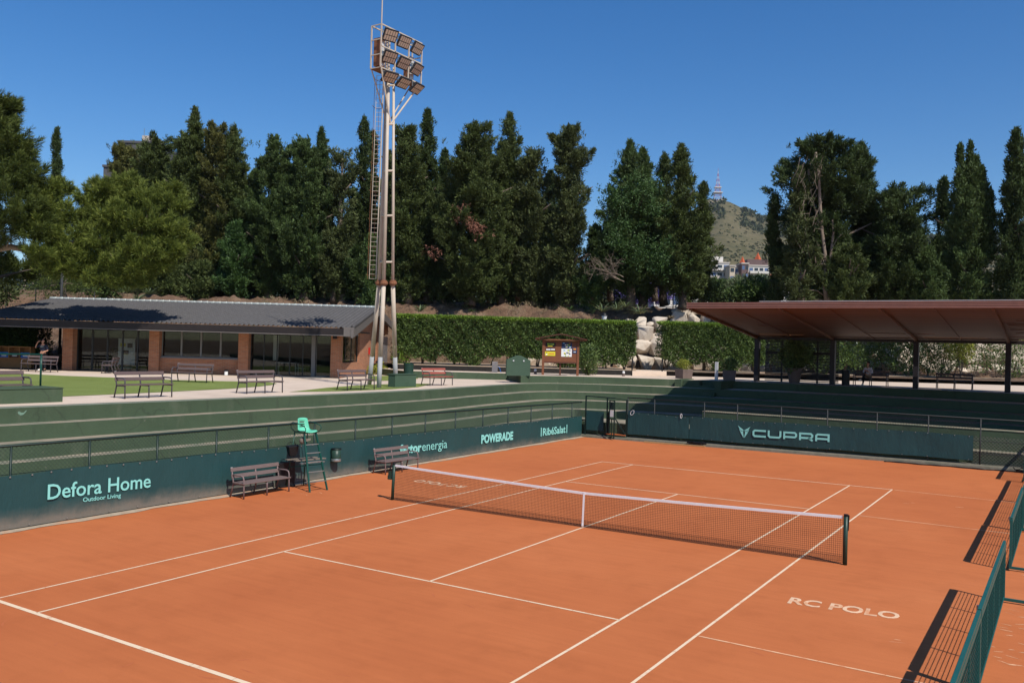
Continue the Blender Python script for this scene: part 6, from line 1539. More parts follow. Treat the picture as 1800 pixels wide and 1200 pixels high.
    T('cypress_tree', 'broad layered dark cypress with a branch pointing right', 1574, 322, 538, 64, [(0, 22, 22), (.12, 52, 50), (.4, 58, 52), (.7, 48, 50), (.82, 42, 48), (.93, 34, 66), (.96, 26, 50), (1, 12, 16)], 'cyp_dark', 29, 'ragged', dens=.95)
    T('cypress_tree', 'slim dark cypress left of the many-tipped column', 1658, 320, 540, 66, [(0, 16, 16), (.3, 22, 20), (.6, 18, 16), (.85, 12, 11), (1, 2, 3)], 'cyp_dark', 30, 'column')
    ct = T('cypress_tree', 'thick column cypress with many upright tips near the right edge', 1703, 282, 542, 62, [(0, 34, 36), (.2, 40, 40), (.5, 38, 38), (.75, 28, 30), (.9, 18, 20), (1, 8, 10)], 'cyp_green', 31, 'column', dens=1.1)
    for i, (px, yt) in enumerate(((1688, 262), (1706, 258), (1716, 281), (1727, 300), (1741, 340))):
        rng = np.random.default_rng(60+i); base = at(px, yt+110, 61.5); top = at(px, yt, 61.5); n = 260; f = rng.uniform(0, 1, n)
        C = base+(top-base)*f[:, None]+rng.normal(size=(n, 3))*(.30*(1-f)+.03)[:, None]; P, Q, tn = tufts(rng, C, np.tile([0, 0, 1.], (n, 1)), 12, .55, .10)
        leafmesh('upright_tip', P-np.array(ct.location), Q, .22, .09, tn, M['cyp_green'], ct, seed=i)
    T('cypress_tree', 'tall dense column cypress cut by the right photo edge', 1786, 236, 544, 60, [(0, 22, 26), (.2, 28, 30), (.55, 24, 28), (.8, 16, 20), (.93, 8, 10), (1, 1, 2)], 'cyp_dark', 32, 'column', dens=1.1)
    T('cypress_tree', 'low dark cypress filling in under the massive one', 1490, 420, 538, 63, [(0, 26, 26), (.2, 40, 44), (.6, 36, 36), (.9, 20, 20), (1, 8, 8)], 'cyp_olive', 33, 'ragged')
    T('cypress_tree', 'low dark cypress between the layered one and the slim one', 1632, 440, 540, 62, [(0, 20, 20), (.3, 28, 26), (.7, 22, 22), (1, 6, 6)], 'cyp_green', 34, 'ragged')
    # the second row, seen in the gaps of the first
    SR = [(448, 300, 'dark cypress of the back row left of the leaning oval one'), (505, 292, 'dark cypress of the back row between the two big oval crowns'), (622, 330, 'dark cypress of the back row right of the sparse brown one'), (684, 286, 'dark cypress of the back row seen just behind the mast legs'), (782, 262, 'dark cypress of the back row left of the huge spreading one'), (858, 262, 'dark cypress of the back row right of the huge spreading one'),
          (912, 285, 'dark cypress of the back row left of the lower bushy one'), (968, 300, 'dark cypress of the back row left of the jagged-topped one'), (1046, 395, 'low dark cypress of the back row right of the jagged-topped one'), (1075, 345, 'low dark cypress of the back row left of the creeper-clad one'), (1152, 340, 'dark cypress of the back row right of the creeper-clad one'), (318, 270, 'dark cypress of the back row left of the tallest left spire'), (428, 330, 'dark cypress of the back row right of the slant-topped one'),
          (1410, 330, 'dark cypress of the back row left of the massive one'), (1540, 360, 'dark cypress of the back row between massive and layered crowns'), (1612, 400, 'low dark cypress of the back row right of the layered one'), (740, 300, 'dark cypress of the back row behind the slim pointed spire')]
    for i, (px, yt, lab) in enumerate(SR):
        T('cypress_tree', lab, px, yt, 520, 84 if px < 1300 else 74, [(0, 14, 14), (.15, 26, 26), (.6, 24, 24), (.85, 15, 15), (1, 2, 2)], ('cyp_olive', 'cyp_dark', 'cyp_green')[i % 3], 140+i, 'ragged', dens=.85, t0=.06 if not 1040 < px < 1200 else .24)
    # understorey that closes the row (each a bush of its own)
    US = [(290, 440, 'cyp_olive', 'olive bush under the broad flat-topped cypress'), (352, 455, 'cyp_olive', 'olive bush under the tallest left spire'), (415, 385, 'ivy', 'bright green bush low left of the oval cypress'), (585, 400, 'cyp_brown', 'brownish bush under the sparse cypress'), (628, 430, 'cyp_green', 'green bush right of the sparse cypress foot'),
          (700, 410, 'cyp_green', 'dark bush under the flat-topped cypress by the mast'), (780, 420, 'cyp_dark', 'dark bush under the left side of the huge cypress'), (860, 425, 'cyp_green', 'dark bush under the right side of the huge cypress'), (925, 445, 'cyp_brown', 'brown-green bush under the pale-gapped cypress'), (965, 440, 'cyp_brown', 'brown-green bush left of the ragged cypress foot'),
          (1040, 470, 'shrub', 'yellow-green bush behind the bank fence left of the creeper'), (1212, 470, 'cyp_olive', 'olive bush under the spiky cypress')]
    for i, (px, yt, mt, lab) in enumerate(US):
        T('bush', lab, px, yt, 522, 74.5 if px < 1000 else 72, [(0, 14, 14), (.25, 30, 28), (.65, 26, 26), (1, 8, 8)], mt, 80+i, 'ragged', cat='bush', limbs=2, t0=.18)
    # creeper and dead branches on the twin-tipped cypress
    rng = np.random.default_rng(5)
    t = thing('climbing_creeper', 'bright green creeper spread over the twin-tipped cypress', 'creeper', at(1120, 420, 69), 0)
    C = []
    for px, py, d, r, n in ((1090, 350, 69.5, 1.2, 70), (1130, 330, 69.5, 1.4, 90), (1085, 400, 69.2, 1.1, 60), (1150, 370, 69.3, 1.0, 60), (1110, 440, 68.6, 1.0, 60), (1080, 425, 68.6, .7, 50), (1150, 450, 68.4, 1.4, 120), (1172, 470, 68.4, 1.0, 80), (1070, 345, 69.8, .8, 40)):
        C.append(at(px, py, d)+rng.normal(size=(n, 3))*np.array([r, r*.6, r*.75])*.62)
    C = np.concatenate(C); P, Q, tn = tufts(rng, C, rng.normal(size=C.shape)-FH*.4+np.array([0, 0, .2]), 16, .4, .22)
    leafmesh('foliage', P-np.array(t.location), Q, .17, .09, tn, M['ivy'], t, seed=1)
    t = thing('dead_branches', 'bare grey tangle of dead branches at the foot of the creeper', 'dead branches', at(1075, 480, 68.5), 0); rr = random.Random(9)
    mb = MB()
    def limb(p, d, L, r, lev):
        pts = [p]
        for q in range(4):
            d = d+RH*rr.uniform(-.28, .28)+np.array([0, 0, rr.uniform(-.22, .30)])+FH*rr.uniform(-.2, .2); d = d/np.linalg.norm(d); pts.append(pts[-1]+d*L/4)
        mb.path(pts, [r, r*.85, r*.7, r*.5, r*.3], 5)
        if lev < 3:
            for q in range(4): i = rr.randrange(1, 5); limb(pts[i], d*.5+RH*rr.uniform(-.9, .7)+np.array([0, 0, rr.uniform(-.5, .8)]), L*rr.uniform(.4, .65), r*.5, lev+1)
    for k in range(6): limb(RH*rr.uniform(.2, 1.2)+np.array([0, 0, rr.uniform(-.8, .0)]), RH*rr.uniform(-1.1, -.3)+np.array([0, 0, rr.uniform(-.1, .8)])-FH*rr.uniform(0, .4), rr.uniform(1.2, 2.0), .035, 0)
    mb.build('branch', M['bark_pale'], t)
    t = thing('dead_branch_spray', 'patch of dead reddish-brown twigs inside the huge spreading cypress', 'dead twigs', at(825, 385, 70.6), 0)
    C = np.concatenate([at(px, py, 70.3)+rng.normal(size=(n, 3))*np.array([.32, .32, .2]) for px, py, n in ((812, 383, 26), (836, 398, 26), (845, 404, 18), (812, 362, 8), (762, 443, 14))]); P, Q, tn = tufts(rng, C, rng.normal(size=C.shape)+np.array([0, 0, -.3]), 12, .4, .12)
    leafmesh('dry_twigs', P-np.array(t.location), Q, .22, .06, tn, leafmat('dead_needles', (.16, .075, .05), (.34, .16, .11), None, .1, .1), t, seed=2)
    # far wood glimpsed between the trunks
    rng = np.random.default_rng(77); n = 5200
    lat = rng.uniform(-52, 12, n); dep = rng.uniform(88, 104, n)
    hgt = 3.2+1.5*np.sin(lat*.31)+1.1*np.sin(lat*.83+1); z = 8.2+rng.uniform(0, 1, n)*hgt
    C = CAM+RH*lat[:, None]+FH*dep[:, None]; C[:, 2] = z
    P, Q, tn = tufts(rng, C, rng.normal(size=C.shape)+np.array([0, 0, .5]), 10, .7, .35)
    o = leafmesh('far_wood', P, Q, .40, .2, tn, M['wood_far'], seed=3); o['kind'] = 'stuff'
    # jacaranda in flower beyond the fence, green shrubs and palms before the flats
    def blobtree(name, label, blobs, mat, seed, leaf, cat, L=.5, spread=.3, m_=12, trunk=None, up=.4, W_=.5):
        rng = np.random.default_rng(seed); c0 = at(*blobs[0][:3]); t = thing(name, label, cat, c0, 0); C = []; Dd = []
        for px, py, d, r, n in blobs:
            c = at(px, py, d); v = rng.normal(size=(n, 3)); v /= np.linalg.norm(v, axis=1, keepdims=True); rad_ = rng.uniform(.35, 1, (n, 1))**.6
            C.append(c+v*rad_*r*np.array([1, 1, .72])); Dd.append(v+np.array([0, 0, up]))
        C = np.concatenate(C); Dd = np.concatenate(Dd); P, Q, tn = tufts(rng, C, Dd, m_, L, spread)
        leafmesh('foliage', P-c0, Q, leaf, leaf*W_, tn, M[mat], t, seed=seed)
        if trunk:
            mb = MB(); pts = [at(*q)-c0 for q in trunk]; mb.path(pts, [.22-.04*i for i in range(len(pts))], 7)
            for px, py, d, r, n in blobs: mb.path([pts[-1], at(px, py, d)-c0], [.08, .03], 5)
            mb.build('trunk', M['bark'], t, smooth=True)
        return t
    blobtree('jacaranda_tree', 'purple flowering jacaranda beyond the bank fence', [(1105, 508, 114, 2.2, 300), (1135, 506, 114, 2.4, 340), (1085, 514, 114, 1.7, 180), (1160, 512, 114, 1.8, 220), (1120, 518, 113, 2.0, 240)], 'purple', 1, .30, 'tree', trunk=[(1125, 535, 114), (1125, 522, 114)])
    blobtree('shrub', 'dark green rounded shrubs hiding the foot of the white flats', [(1262, 512, 92, 1.6, 200), (1285, 510, 95, 1.3, 150), (1247, 514, 90, 1.1, 100)], 'cyp_green', 2, .3, 'shrub')
    blobtree('palm_clump', 'pale feathery palm clump before the flats', [(1302, 506, 88, 1.0, 110), (1318, 510, 88, 1.0, 100), (1340, 503, 90, 1.0, 110)], 'agave', 3, .55, 'palm', W_=.14)
    blobtree('shrub', 'bright green leafy shrub at the right foot of the hill view', [(1325, 513, 78, 1.7, 220), (1345, 518, 77, 1.2, 120), (1303, 520, 78, 1.2, 120)], 'shrub', 4, .24, 'shrub')
    blobtree('shrub', 'green shrubs showing under the massive cypress beside the canopy', [(1433, 508, 68, 1.1, 120), (1415, 518, 68, .9, 80)], 'ivy', 5, .22, 'shrub')
    blobtree('shrub', 'grey-green spiky shrub just above the canopy under the layered cypress', [(1600, 520, 66, 1.0, 90), (1585, 524, 66, .8, 60)], 'shrub', 6, .4, 'shrub', W_=.15)
    # the big Aleppo pine on the left: trunk outside the photo, limbs reaching over the roof
    rng = np.random.default_rng(21); D = 47.5
    root = at(-70, 640, D); root[2] = 2.5
    t = thing('pine_tree', 'big bright green pine with spreading limbs over the clubhouse roof', 'tree', root, 0)
    BL = [(-60, 260, 47, 3.0), (-20, 215, 46.5, 2.0), (10, 250, 46, 1.7), (-5, 310, 45.5, 2.3), (30, 300, 46, 1.5), (20, 370, 45.5, 1.9), (-30, 400, 45.5, 2.2), (60, 400, 46, 1.4), (15, 190, 47, .8), (3, 185, 46.6, .9),
          (40, 275, 46.5, .8), (0, 470, 52, 1.3), (40, 480, 53, 1.0), (-30, 455, 52, 1.6), (70, 470, 53, .9)]
    B2 = [(62, 340, 46.8, 1.2), (82, 368, 46.8, 1.2), (98, 335, 47.5, .8), (88, 415, 46.4, 1.1), (122, 388, 47.5, 1.1), (70, 448, 46, 1.0), (108, 445, 46.5, 1.0), (95, 470, 46.5, .8), (135, 472, 46.8, .9), (170, 488, 46.9, .8), (72, 395, 46.2, .9), (215, 492, 47, .7), (255, 490, 47, .6), (165, 350, 48.5, 1.2), (200, 335, 48.5, 1.3), (235, 345, 48.3, 1.3), (270, 350, 48, 1.2), (300, 362, 47.8, 1.0), (180, 385, 48, 1.4), (220, 385, 47.6, 1.5), (262, 392, 47.3, 1.5), (298, 400, 47.2, 1.2), (312, 420, 47.2, .9), (150, 420, 47.6, 1.2), (190, 425, 47.2, 1.3), (232, 435, 47, 1.4), (275, 440, 47, 1.3), (300, 445, 47.2, .9), (165, 455, 47.2, 1.1), (205, 462, 47, 1.1), (245, 472, 47, 1.0), (135, 445, 47, .9), (282, 470, 47.2, .7), (150, 385, 48.6, .8), (228, 320, 48.7, .7), (305, 335, 48.2, .6), (170, 325, 49, .6)]
    def pinefol(bl, mat, seed, nm, dn=1.):
        rng = np.random.default_rng(seed); C = []; Dd = []
        for px, py, d, r in bl:                                       # each bough end: a fan of upswept shoots
            c = at(px, py, d); r = r*.88; k = int((8+11*r*r)*dn)
            v = rng.normal(size=(k, 3)); v[:, 2] = np.abs(v[:, 2])*.95-.30; v /= np.linalg.norm(v, axis=1, keepdims=True)
            dr = v*.85+np.array([0, 0, .55])+RH*.10; dr /= np.linalg.norm(dr, axis=1, keepdims=True); L = r*rng.uniform(.45, .85, k)+.25
            tip = c+v*np.array([1, 1, .80])*r*rng.uniform(.70, 1.18, (k, 1))
            for q in range(16):
                f = rng.uniform(0, 1, k)**.75; C.append(tip-dr*(L*(1-f))[:, None]+rng.normal(size=(k, 3))*(.17*(1.12-f))[:, None]); Dd.append(dr+rng.normal(size=(k, 3))*.35)
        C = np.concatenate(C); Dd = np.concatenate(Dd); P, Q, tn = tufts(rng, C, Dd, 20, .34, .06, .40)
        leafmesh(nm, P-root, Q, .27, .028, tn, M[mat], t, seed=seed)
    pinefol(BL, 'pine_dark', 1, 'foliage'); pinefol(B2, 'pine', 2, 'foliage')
    mb = MB(); tr = [root-root, at(-66, 500, D)-root, at(-60, 380, D)-root, at(-45, 300, D)-root, at(-30, 235, D)-root]
    mb.path(tr, [.42, .36, .28, .18, .08], 10); mb.build('trunk', M['bark'], t, smooth=True)
    mb = MB(); l1 = [at(-64, 450, D)-root, at(-20, 440, 47)-root, at(20, 434, 46.8)-root, at(50, 440, 47)-root, at(110, 430, 47.3)-root, at(180, 420, 47.6)-root, at(250, 400, 47.6)-root]
    mb.path(l1, [.20, .19, .17, .15, .12, .09, .04], 9)
    for px, py, d, r in B2:
        i = min(range(3, 7), key=lambda k: np.linalg.norm(l1[k]+root-at(px, py, d))); mb.path([l1[i], (l1[i]+at(px, py, d)-root)/2+np.array([0, 0, -.1]), at(px, py, d)-root], [.07, .045, .02], 6)
    mb.path([at(12, 434, 46.6)-root, at(18, 418, 46.5)-root, at(30, 415, 46.5)-root, at(38, 430, 46.5)-root, at(40, 445, 46.5)-root, at(46, 458, 46.5)-root], [.03, .028, .024, .02, .015, .01], 6)
    mb.build('limb', M['bark_pale'], t, smooth=True)
    mb = MB()
    for px, py, d, r in BL:
        i = min(range(1, 5), key=lambda k: np.linalg.norm(tr[k]+root-at(px, py, d))); mb.path([tr[i], (tr[i]+at(px, py, d)-root)/2, at(px, py, d)-root], [.10, .06, .025], 6)
    mb.build('limb', M['bark'], t, smooth=True)
    # lesser pine foliage and trunk behind the ridge at left
    blobtree('pine_tree', 'small drooping pine behind the left end of the clubhouse ridge', [(95, 495, 63, 1.3, 120), (120, 488, 64, 1.2, 100), (140, 500, 65, 1.0, 80), (75, 505, 62, .9, 60)], 'pine_dark', 7, .26, 'tree', trunk=[(114, 540, 63.5), (113, 515, 63.5), (112, 498, 63.5)], W_=.15)
    blobtree('bush', 'dark reddish bush at the left photo edge above the roof', [(6, 512, 57, .7, 120), (-20, 515, 57, 1.0, 120)], 'cyp_brown', 8, .2, 'bush')
    blobtree('bush', 'round dark green bush behind the small drooping pine', [(160, 490, 70, 1.6, 170), (185, 500, 71, 1.3, 120)], 'cyp_green', 9, .26, 'bush')

def hedges():
    def hedge(label, px0, px1, yt0, yt1, D0, D1, zb, thick, seed, mats=('hedge', 'hedge_top'), holes=True, n=26000, ragged=0., grp='clipped hedges before the boulder wall'):
        rng = np.random.default_rng(seed); a = at(px0, 640, D0); b = at(px1, 640, D1); z0, z1 = at(px0, yt0, D0)[2], at(px1, yt1, D1)[2]
        t = thing('hedge', label, 'hedge', (a[0], a[1], zb), 0, grp); L = np.linalg.norm((b-a)[:2]); ex = (b-a)/L; ex[2] = 0; ey = np.array([-ex[1], ex[0], 0.])
        if ey @ FH < 0: ey = -ey
        u = rng.uniform(0, 1, n); zt = z0+(z1-z0)*u+ragged*(np.sin(u*L*1.1)+.6*np.sin(u*L*2.7))
        lowc = zb+.38+.25*np.sin(u*L*1.9+seed)+.22*np.sin(u*L*.8+1)+.15*np.sin(u*L*4.3)
        v = rng.uniform(0, 1, n)**.85; z = lowc+(zt-lowc)*v
        face_ = rng.uniform(0, 1, n); dpt = np.where(face_ < .62, np.abs(rng.normal(0, .16, n)), np.where(face_ < .82, rng.uniform(0, thick, n), thick-np.abs(rng.normal(0, .16, n))))
        top = rng.uniform(0, 1, n) < .16; z = np.where(top, zt-np.abs(rng.normal(0, .07, n)), z); dpt = np.where(top, rng.uniform(0, thick, n), dpt)
        bulge = .09*np.sin(u*L*1.3+seed)*np.sin(z*1.7+seed)+.07*np.sin(u*L*3.7+1)*np.sin(z*3.9)+.07*np.sin(u*L*8.3)*np.sin(z*7.7+2)
        dpt = dpt-bulge*(~top)
        P = a+ex*(u*L)[:, None]+ey*dpt[:, None]; P[:, 2] = z
        nrm = np.where(top[:, None], np.array([0, 0, 1.]), np.where((dpt < thick/2)[:, None], -ey, ey))
        Q = nrm*.75+np.array([0, 0, .35])+rng.normal(size=(n, 3))*.65
        tint = np.clip(rng.normal(.48, .25, n)+.10*np.sin(u*L*.9+seed)+.1*bulge/.16, 0, 1)
        isT = (z > zt-.20)
        o = np.array(t.location)
        leafmesh('foliage', P[~isT]-o, Q[~isT], .155, .085, tint[~isT], M[mats[0]], t, seed=seed)
        leafmesh('young_top_growth', P[isT]-o, Q[isT], .15, .075, tint[isT], M[mats[1]], t, seed=seed+1)
        # inner dark mass so that light does not pour through, and stems
        mb = MB(); nseg = int(L/1.1)
        for i in range(nseg):
            c = a+ex*(L*(i+.5+rng.uniform(-.25, .25))/nseg)+ey*thick*.5-o; c[2] = 0
            for s in range(rng.integers(1, 4)):
                e = c+ex*rng.uniform(-.5, .5)+ey*rng.uniform(-.3, .3); mb.path([c+ex*rng.uniform(-.12, .12)+np.array([0, 0, -.1]), c+(e-c)*.4+np.array([0, 0, .5]), e+np.array([0, 0, 1.3])], [.055, .045, .03], 6)
        mb.build('stem', M['bark'], t)
        return t
    hedge('long tall clipped hedge between the mast and the boulder gap', 692, 1117, 553, 566, 59, 59.6, 3.3, 1.6, 1, n=95000)
    hedge('tall clipped hedge right of the boulder gap, ending at the canopy', 1165, 1345, 566, 572, 61, 62.2, 3.3, 1.6, 2, n=42000)
    hedge('loose flowering hedge seen under the pavilion canopy', 1352, 1700, 586, 584, 63.5, 66, 3.3, 1.6, 3, n=30000, ragged=.15)
    hedge('sparse thin hedge behind the last pavilion posts at right', 1708, 1960, 590, 590, 66, 68.5, 3.3, 1.4, 4, n=11000, ragged=.25)
    hedge('green hedge seen through the open porch at the far left', -180, 64, 566, 566, 62, 60, 2.5, 1.5, 5, mats=('ivy', 'hedge_top'), n=60000)
    def blob(name, label, px, py, d, r, n, mat, seed, leaf, cat, zb, W_=.5, up=.6):
        c = at(px, py, d); t = thing(name, label, cat, (c[0], c[1], zb), 0); leafball(t, 'foliage', M[mat], (0, 0, c[2]-zb), r, n, leaf, seed, up, W_)
        mb = MB()
        for k in range(5): a = k*1.26; mb.path([(0, 0, -.1), (.15*math.cos(a), .15*math.sin(a), (c[2]-zb)*.5), (.4*math.cos(a)*r[0], .4*math.sin(a)*r[1], c[2]-zb)], [.035, .028, .012], 5)
        mb.build('stem', M['bark'], t); return t
    blob('shrub', 'yellow-green upright shrub right of the notice board', 1034, 634, 55.5, (.58, .58, 1.0), 2600, 'hedge', 11, .14, 'shrub', 3.0)
    blob('shrub', 'yellow-flowering shrub in the loose hedge before the pale boulders', 1690, 612, 64.6, (1.0, .7, 1.0), 2600, 'yellow_shrub', 12, .13, 'shrub', 3.3)
    blob('shrub', 'yellow-green shrub against the clubhouse end wall at the mast foot', 664, 655, 58, (.95, .55, .55), 1300, 'yellow_shrub', 13, .12, 'shrub', 2.56)
    blob('shrub', 'light green shrub between hedge and clubhouse door', 705, 625, 59.5, (.75, .6, 1.15), 1500, 'hedge_top', 14, .15, 'shrub', 2.56)
    # spiky and feathery plants on the bank
    def rosette(label, px, py, d, n, L, mat, seed, cat='plant', droop=.5, w=.07, up=.6):
        rng = random.Random(seed); c = at(px, py, d); t = thing('spiky_plant', label, cat, c, 0, 'spiky plants on the bank'); mb = MB(); vs = []; tn = []
        for k in range(n):
            a = rng.uniform(0, 6.28); el = rng.uniform(.15, 1.2); l = L*rng.uniform(.65, 1.1); dv = np.array([math.cos(a)*math.cos(el), math.sin(a)*math.cos(el), math.sin(el)*up+.1]); sd = np.array([-math.sin(a), math.cos(a), 0])*w*.5
            pts = [dv*l*f+np.array([0, 0, -droop*l*f*f*.5]) for f in (0, .35, .7, 1)]; ws = (1, 1, .7, .05)
            v = [tuple(p+sd*ww*s) for p, ww in zip(pts, ws) for s in (-1, 1)]; mb.add(v, [(i*2, i*2+1, i*2+3, i*2+2) for i in range(3)]); tn += [rng.random()]*8
        o = mb.build('leaf_rosette', M[mat], t); at_ = o.data.attributes.new('tint', 'FLOAT', 'POINT'); at_.data.foreach_set('value', tn)
    for i, (px, py, d, n, L, mt, lab) in enumerate(((242, 527, 64.5, 46, 1.5, 'agave', 'pale striped agave rosette above the clubhouse ridge'), (225, 515, 66, 70, 1.9, 'agave', 'grey-green reed-like clump behind the striped agave'), (262, 518, 66, 60, 1.7, 'agave', 'arching grey clump right of the striped agave'), (200, 530, 64.5, 60, 1.1, 'dry', 'dry brown leaf litter clump left of the striped agave'), (285, 532, 64.5, 50, .9, 'dry', 'dry clump right of the arching grey one'),
              (738, 548, 66, 60, 1.6, 'agave', 'dark arching clump over the left end of the long hedge'), (1058, 548, 64.5, 46, 1.9, 'agave', 'palm-like plant behind the white garden lantern'), (1085, 545, 66, 50, 1.8, 'agave', 'palm-like plant at the boulder gap, left one'), (1125, 552, 65.5, 60, 2.1, 'agave', 'large palm-like plant at the boulder gap'), (1002, 545, 65, 40, .9, 'shrub', 'low green clump on bare earth above the long hedge'), (830, 548, 65.5, 40, .7, 'shrub', 'small green tuft on bare earth left of the centre'), (1100, 540, 67, 50, 1.5, 'agave', 'upright palm-like plant between two larger ones'), (1180, 560, 66, 40, .8, 'dry', 'dry clump above the boulder gap'))):
        rosette(lab, px, py, d, n, L, mt, i)
    rng = np.random.default_rng(8); n = 2600                       # thin dry grass and litter over the bank
    lat = rng.uniform(-45, 22, n); dep = rng.uniform(65, 74, n); P0 = CAM+RH*lat[:, None]+FH*dep[:, None]
    bank = bpy.data.objects['earth_bank']; dg = bpy.context.evaluated_depsgraph_get(); dg.update(); keep = []
    for p in P0:
        ok, loc, nn, _ = bank.ray_cast(Vector((p[0], p[1], 60)), Vector((0, 0, -1)))
        keep.append(tuple(loc) if ok else (0, 0, -50))
    C = np.array(keep); cl = np.sin(lat*.9)+np.sin(lat*.37+dep*.8) > .1; C = C[cl]
    P, Q, tn = tufts(rng, C, np.tile([0, 0, 1.], (len(C), 1)), 9, .22, .14, .8); o = leafmesh('dry_grass', P, Q, .25, .035, tn, M['dry'], seed=5); o['kind'] = 'stuff'
    # boulder walls
    def boulders(label, px0, px1, D0, D1, zb, ztop, seed, size=(.55, .95)):
        rng = random.Random(seed); a = at(px0, 640, D0); b = at(px1, 640, D1); t = thing('boulder_wall', label, 'boulder wall', (a[0], a[1], zb), 0, 'boulder walls'); o = np.array(t.location); L = np.linalg.norm((b-a)[:2]); ex = (b-a)/L; ex[2] = 0; cnt = 0
        z = zb
        row = 0
        while z < ztop:
            s0 = rng.uniform(*size)*(1-.12*row); u = -rng.uniform(0, .5)
            while u < L:
                s = s0*rng.uniform(.75, 1.3); w_ = s*rng.uniform(.9, 1.25)
                if cnt < 99:
                    bm = bmesh.new()
                    for _ in range(17):
                        v = Vector((rng.uniform(-1, 1), rng.uniform(-1, 1), rng.uniform(-1, 1))); k = (abs(v.x)**6+abs(v.y)**6+abs(v.z)**6)**(1/6); v = v/k*rng.uniform(.84, 1.0)
                        bm.verts.new((v.x*w_*.56, v.y*s*.5, v.z*s*.54))
                    h_ = bmesh.ops.convex_hull(bm, input=bm.verts[:]); bmesh.ops.delete(bm, geom=list({g for g in h_['geom_interior']+h_['geom_unused'] if isinstance(g, bmesh.types.BMVert)}), context='VERTS')
                    bmesh.ops.bevel(bm, geom=bm.edges[:], offset=.028, segments=1, affect='EDGES', profile=.6)
                    me = bpy.data.meshes.new('boulder'); bm.to_mesh(me); bm.free(); me.materials.append(M['boulder'])
                    ob = mesh_obj('boulder', me, t); pz = z+s*.45; p = a+ex*(u+w_*.5)+FH*(.55*row+rng.uniform(-.12, .12))-o; ob.location = (p[0], p[1], pz-zb); ob.rotation_euler = (rng.uniform(-.2, .2), rng.uniform(-.2, .2), -YAW+rng.uniform(-.35, .35)); cnt += 1
                u += w_*1.02
            z += s0*.88; row += 1
    boulders('stack of large pale boulders in the gap between the two hedges', 1096, 1180, 65.2, 65.8, 3.25, 6.9, 1, (1.2, 1.5))
    boulders('low row of pale boulders glimpsed under the long hedge', 935, 1100, 64.8, 65.2, 3.25, 4.6, 2, (.7, 1.1))
    boulders('pale boulders glimpsed beneath the right hedge and through the slats', 1180, 1470, 66, 68.5, 3.25, 4.9, 3, (.8, 1.2))
    boulders('large pale boulders behind the pavilion at the right', 1470, 1900, 69, 72, 3.25, 7.0, 4, (1.1, 1.7))
    boulders('pale rocks on the bank top at the canopy corner', 1185, 1300, 70.5, 71.5, 6.9, 8.2, 5, (.7, 1.1))

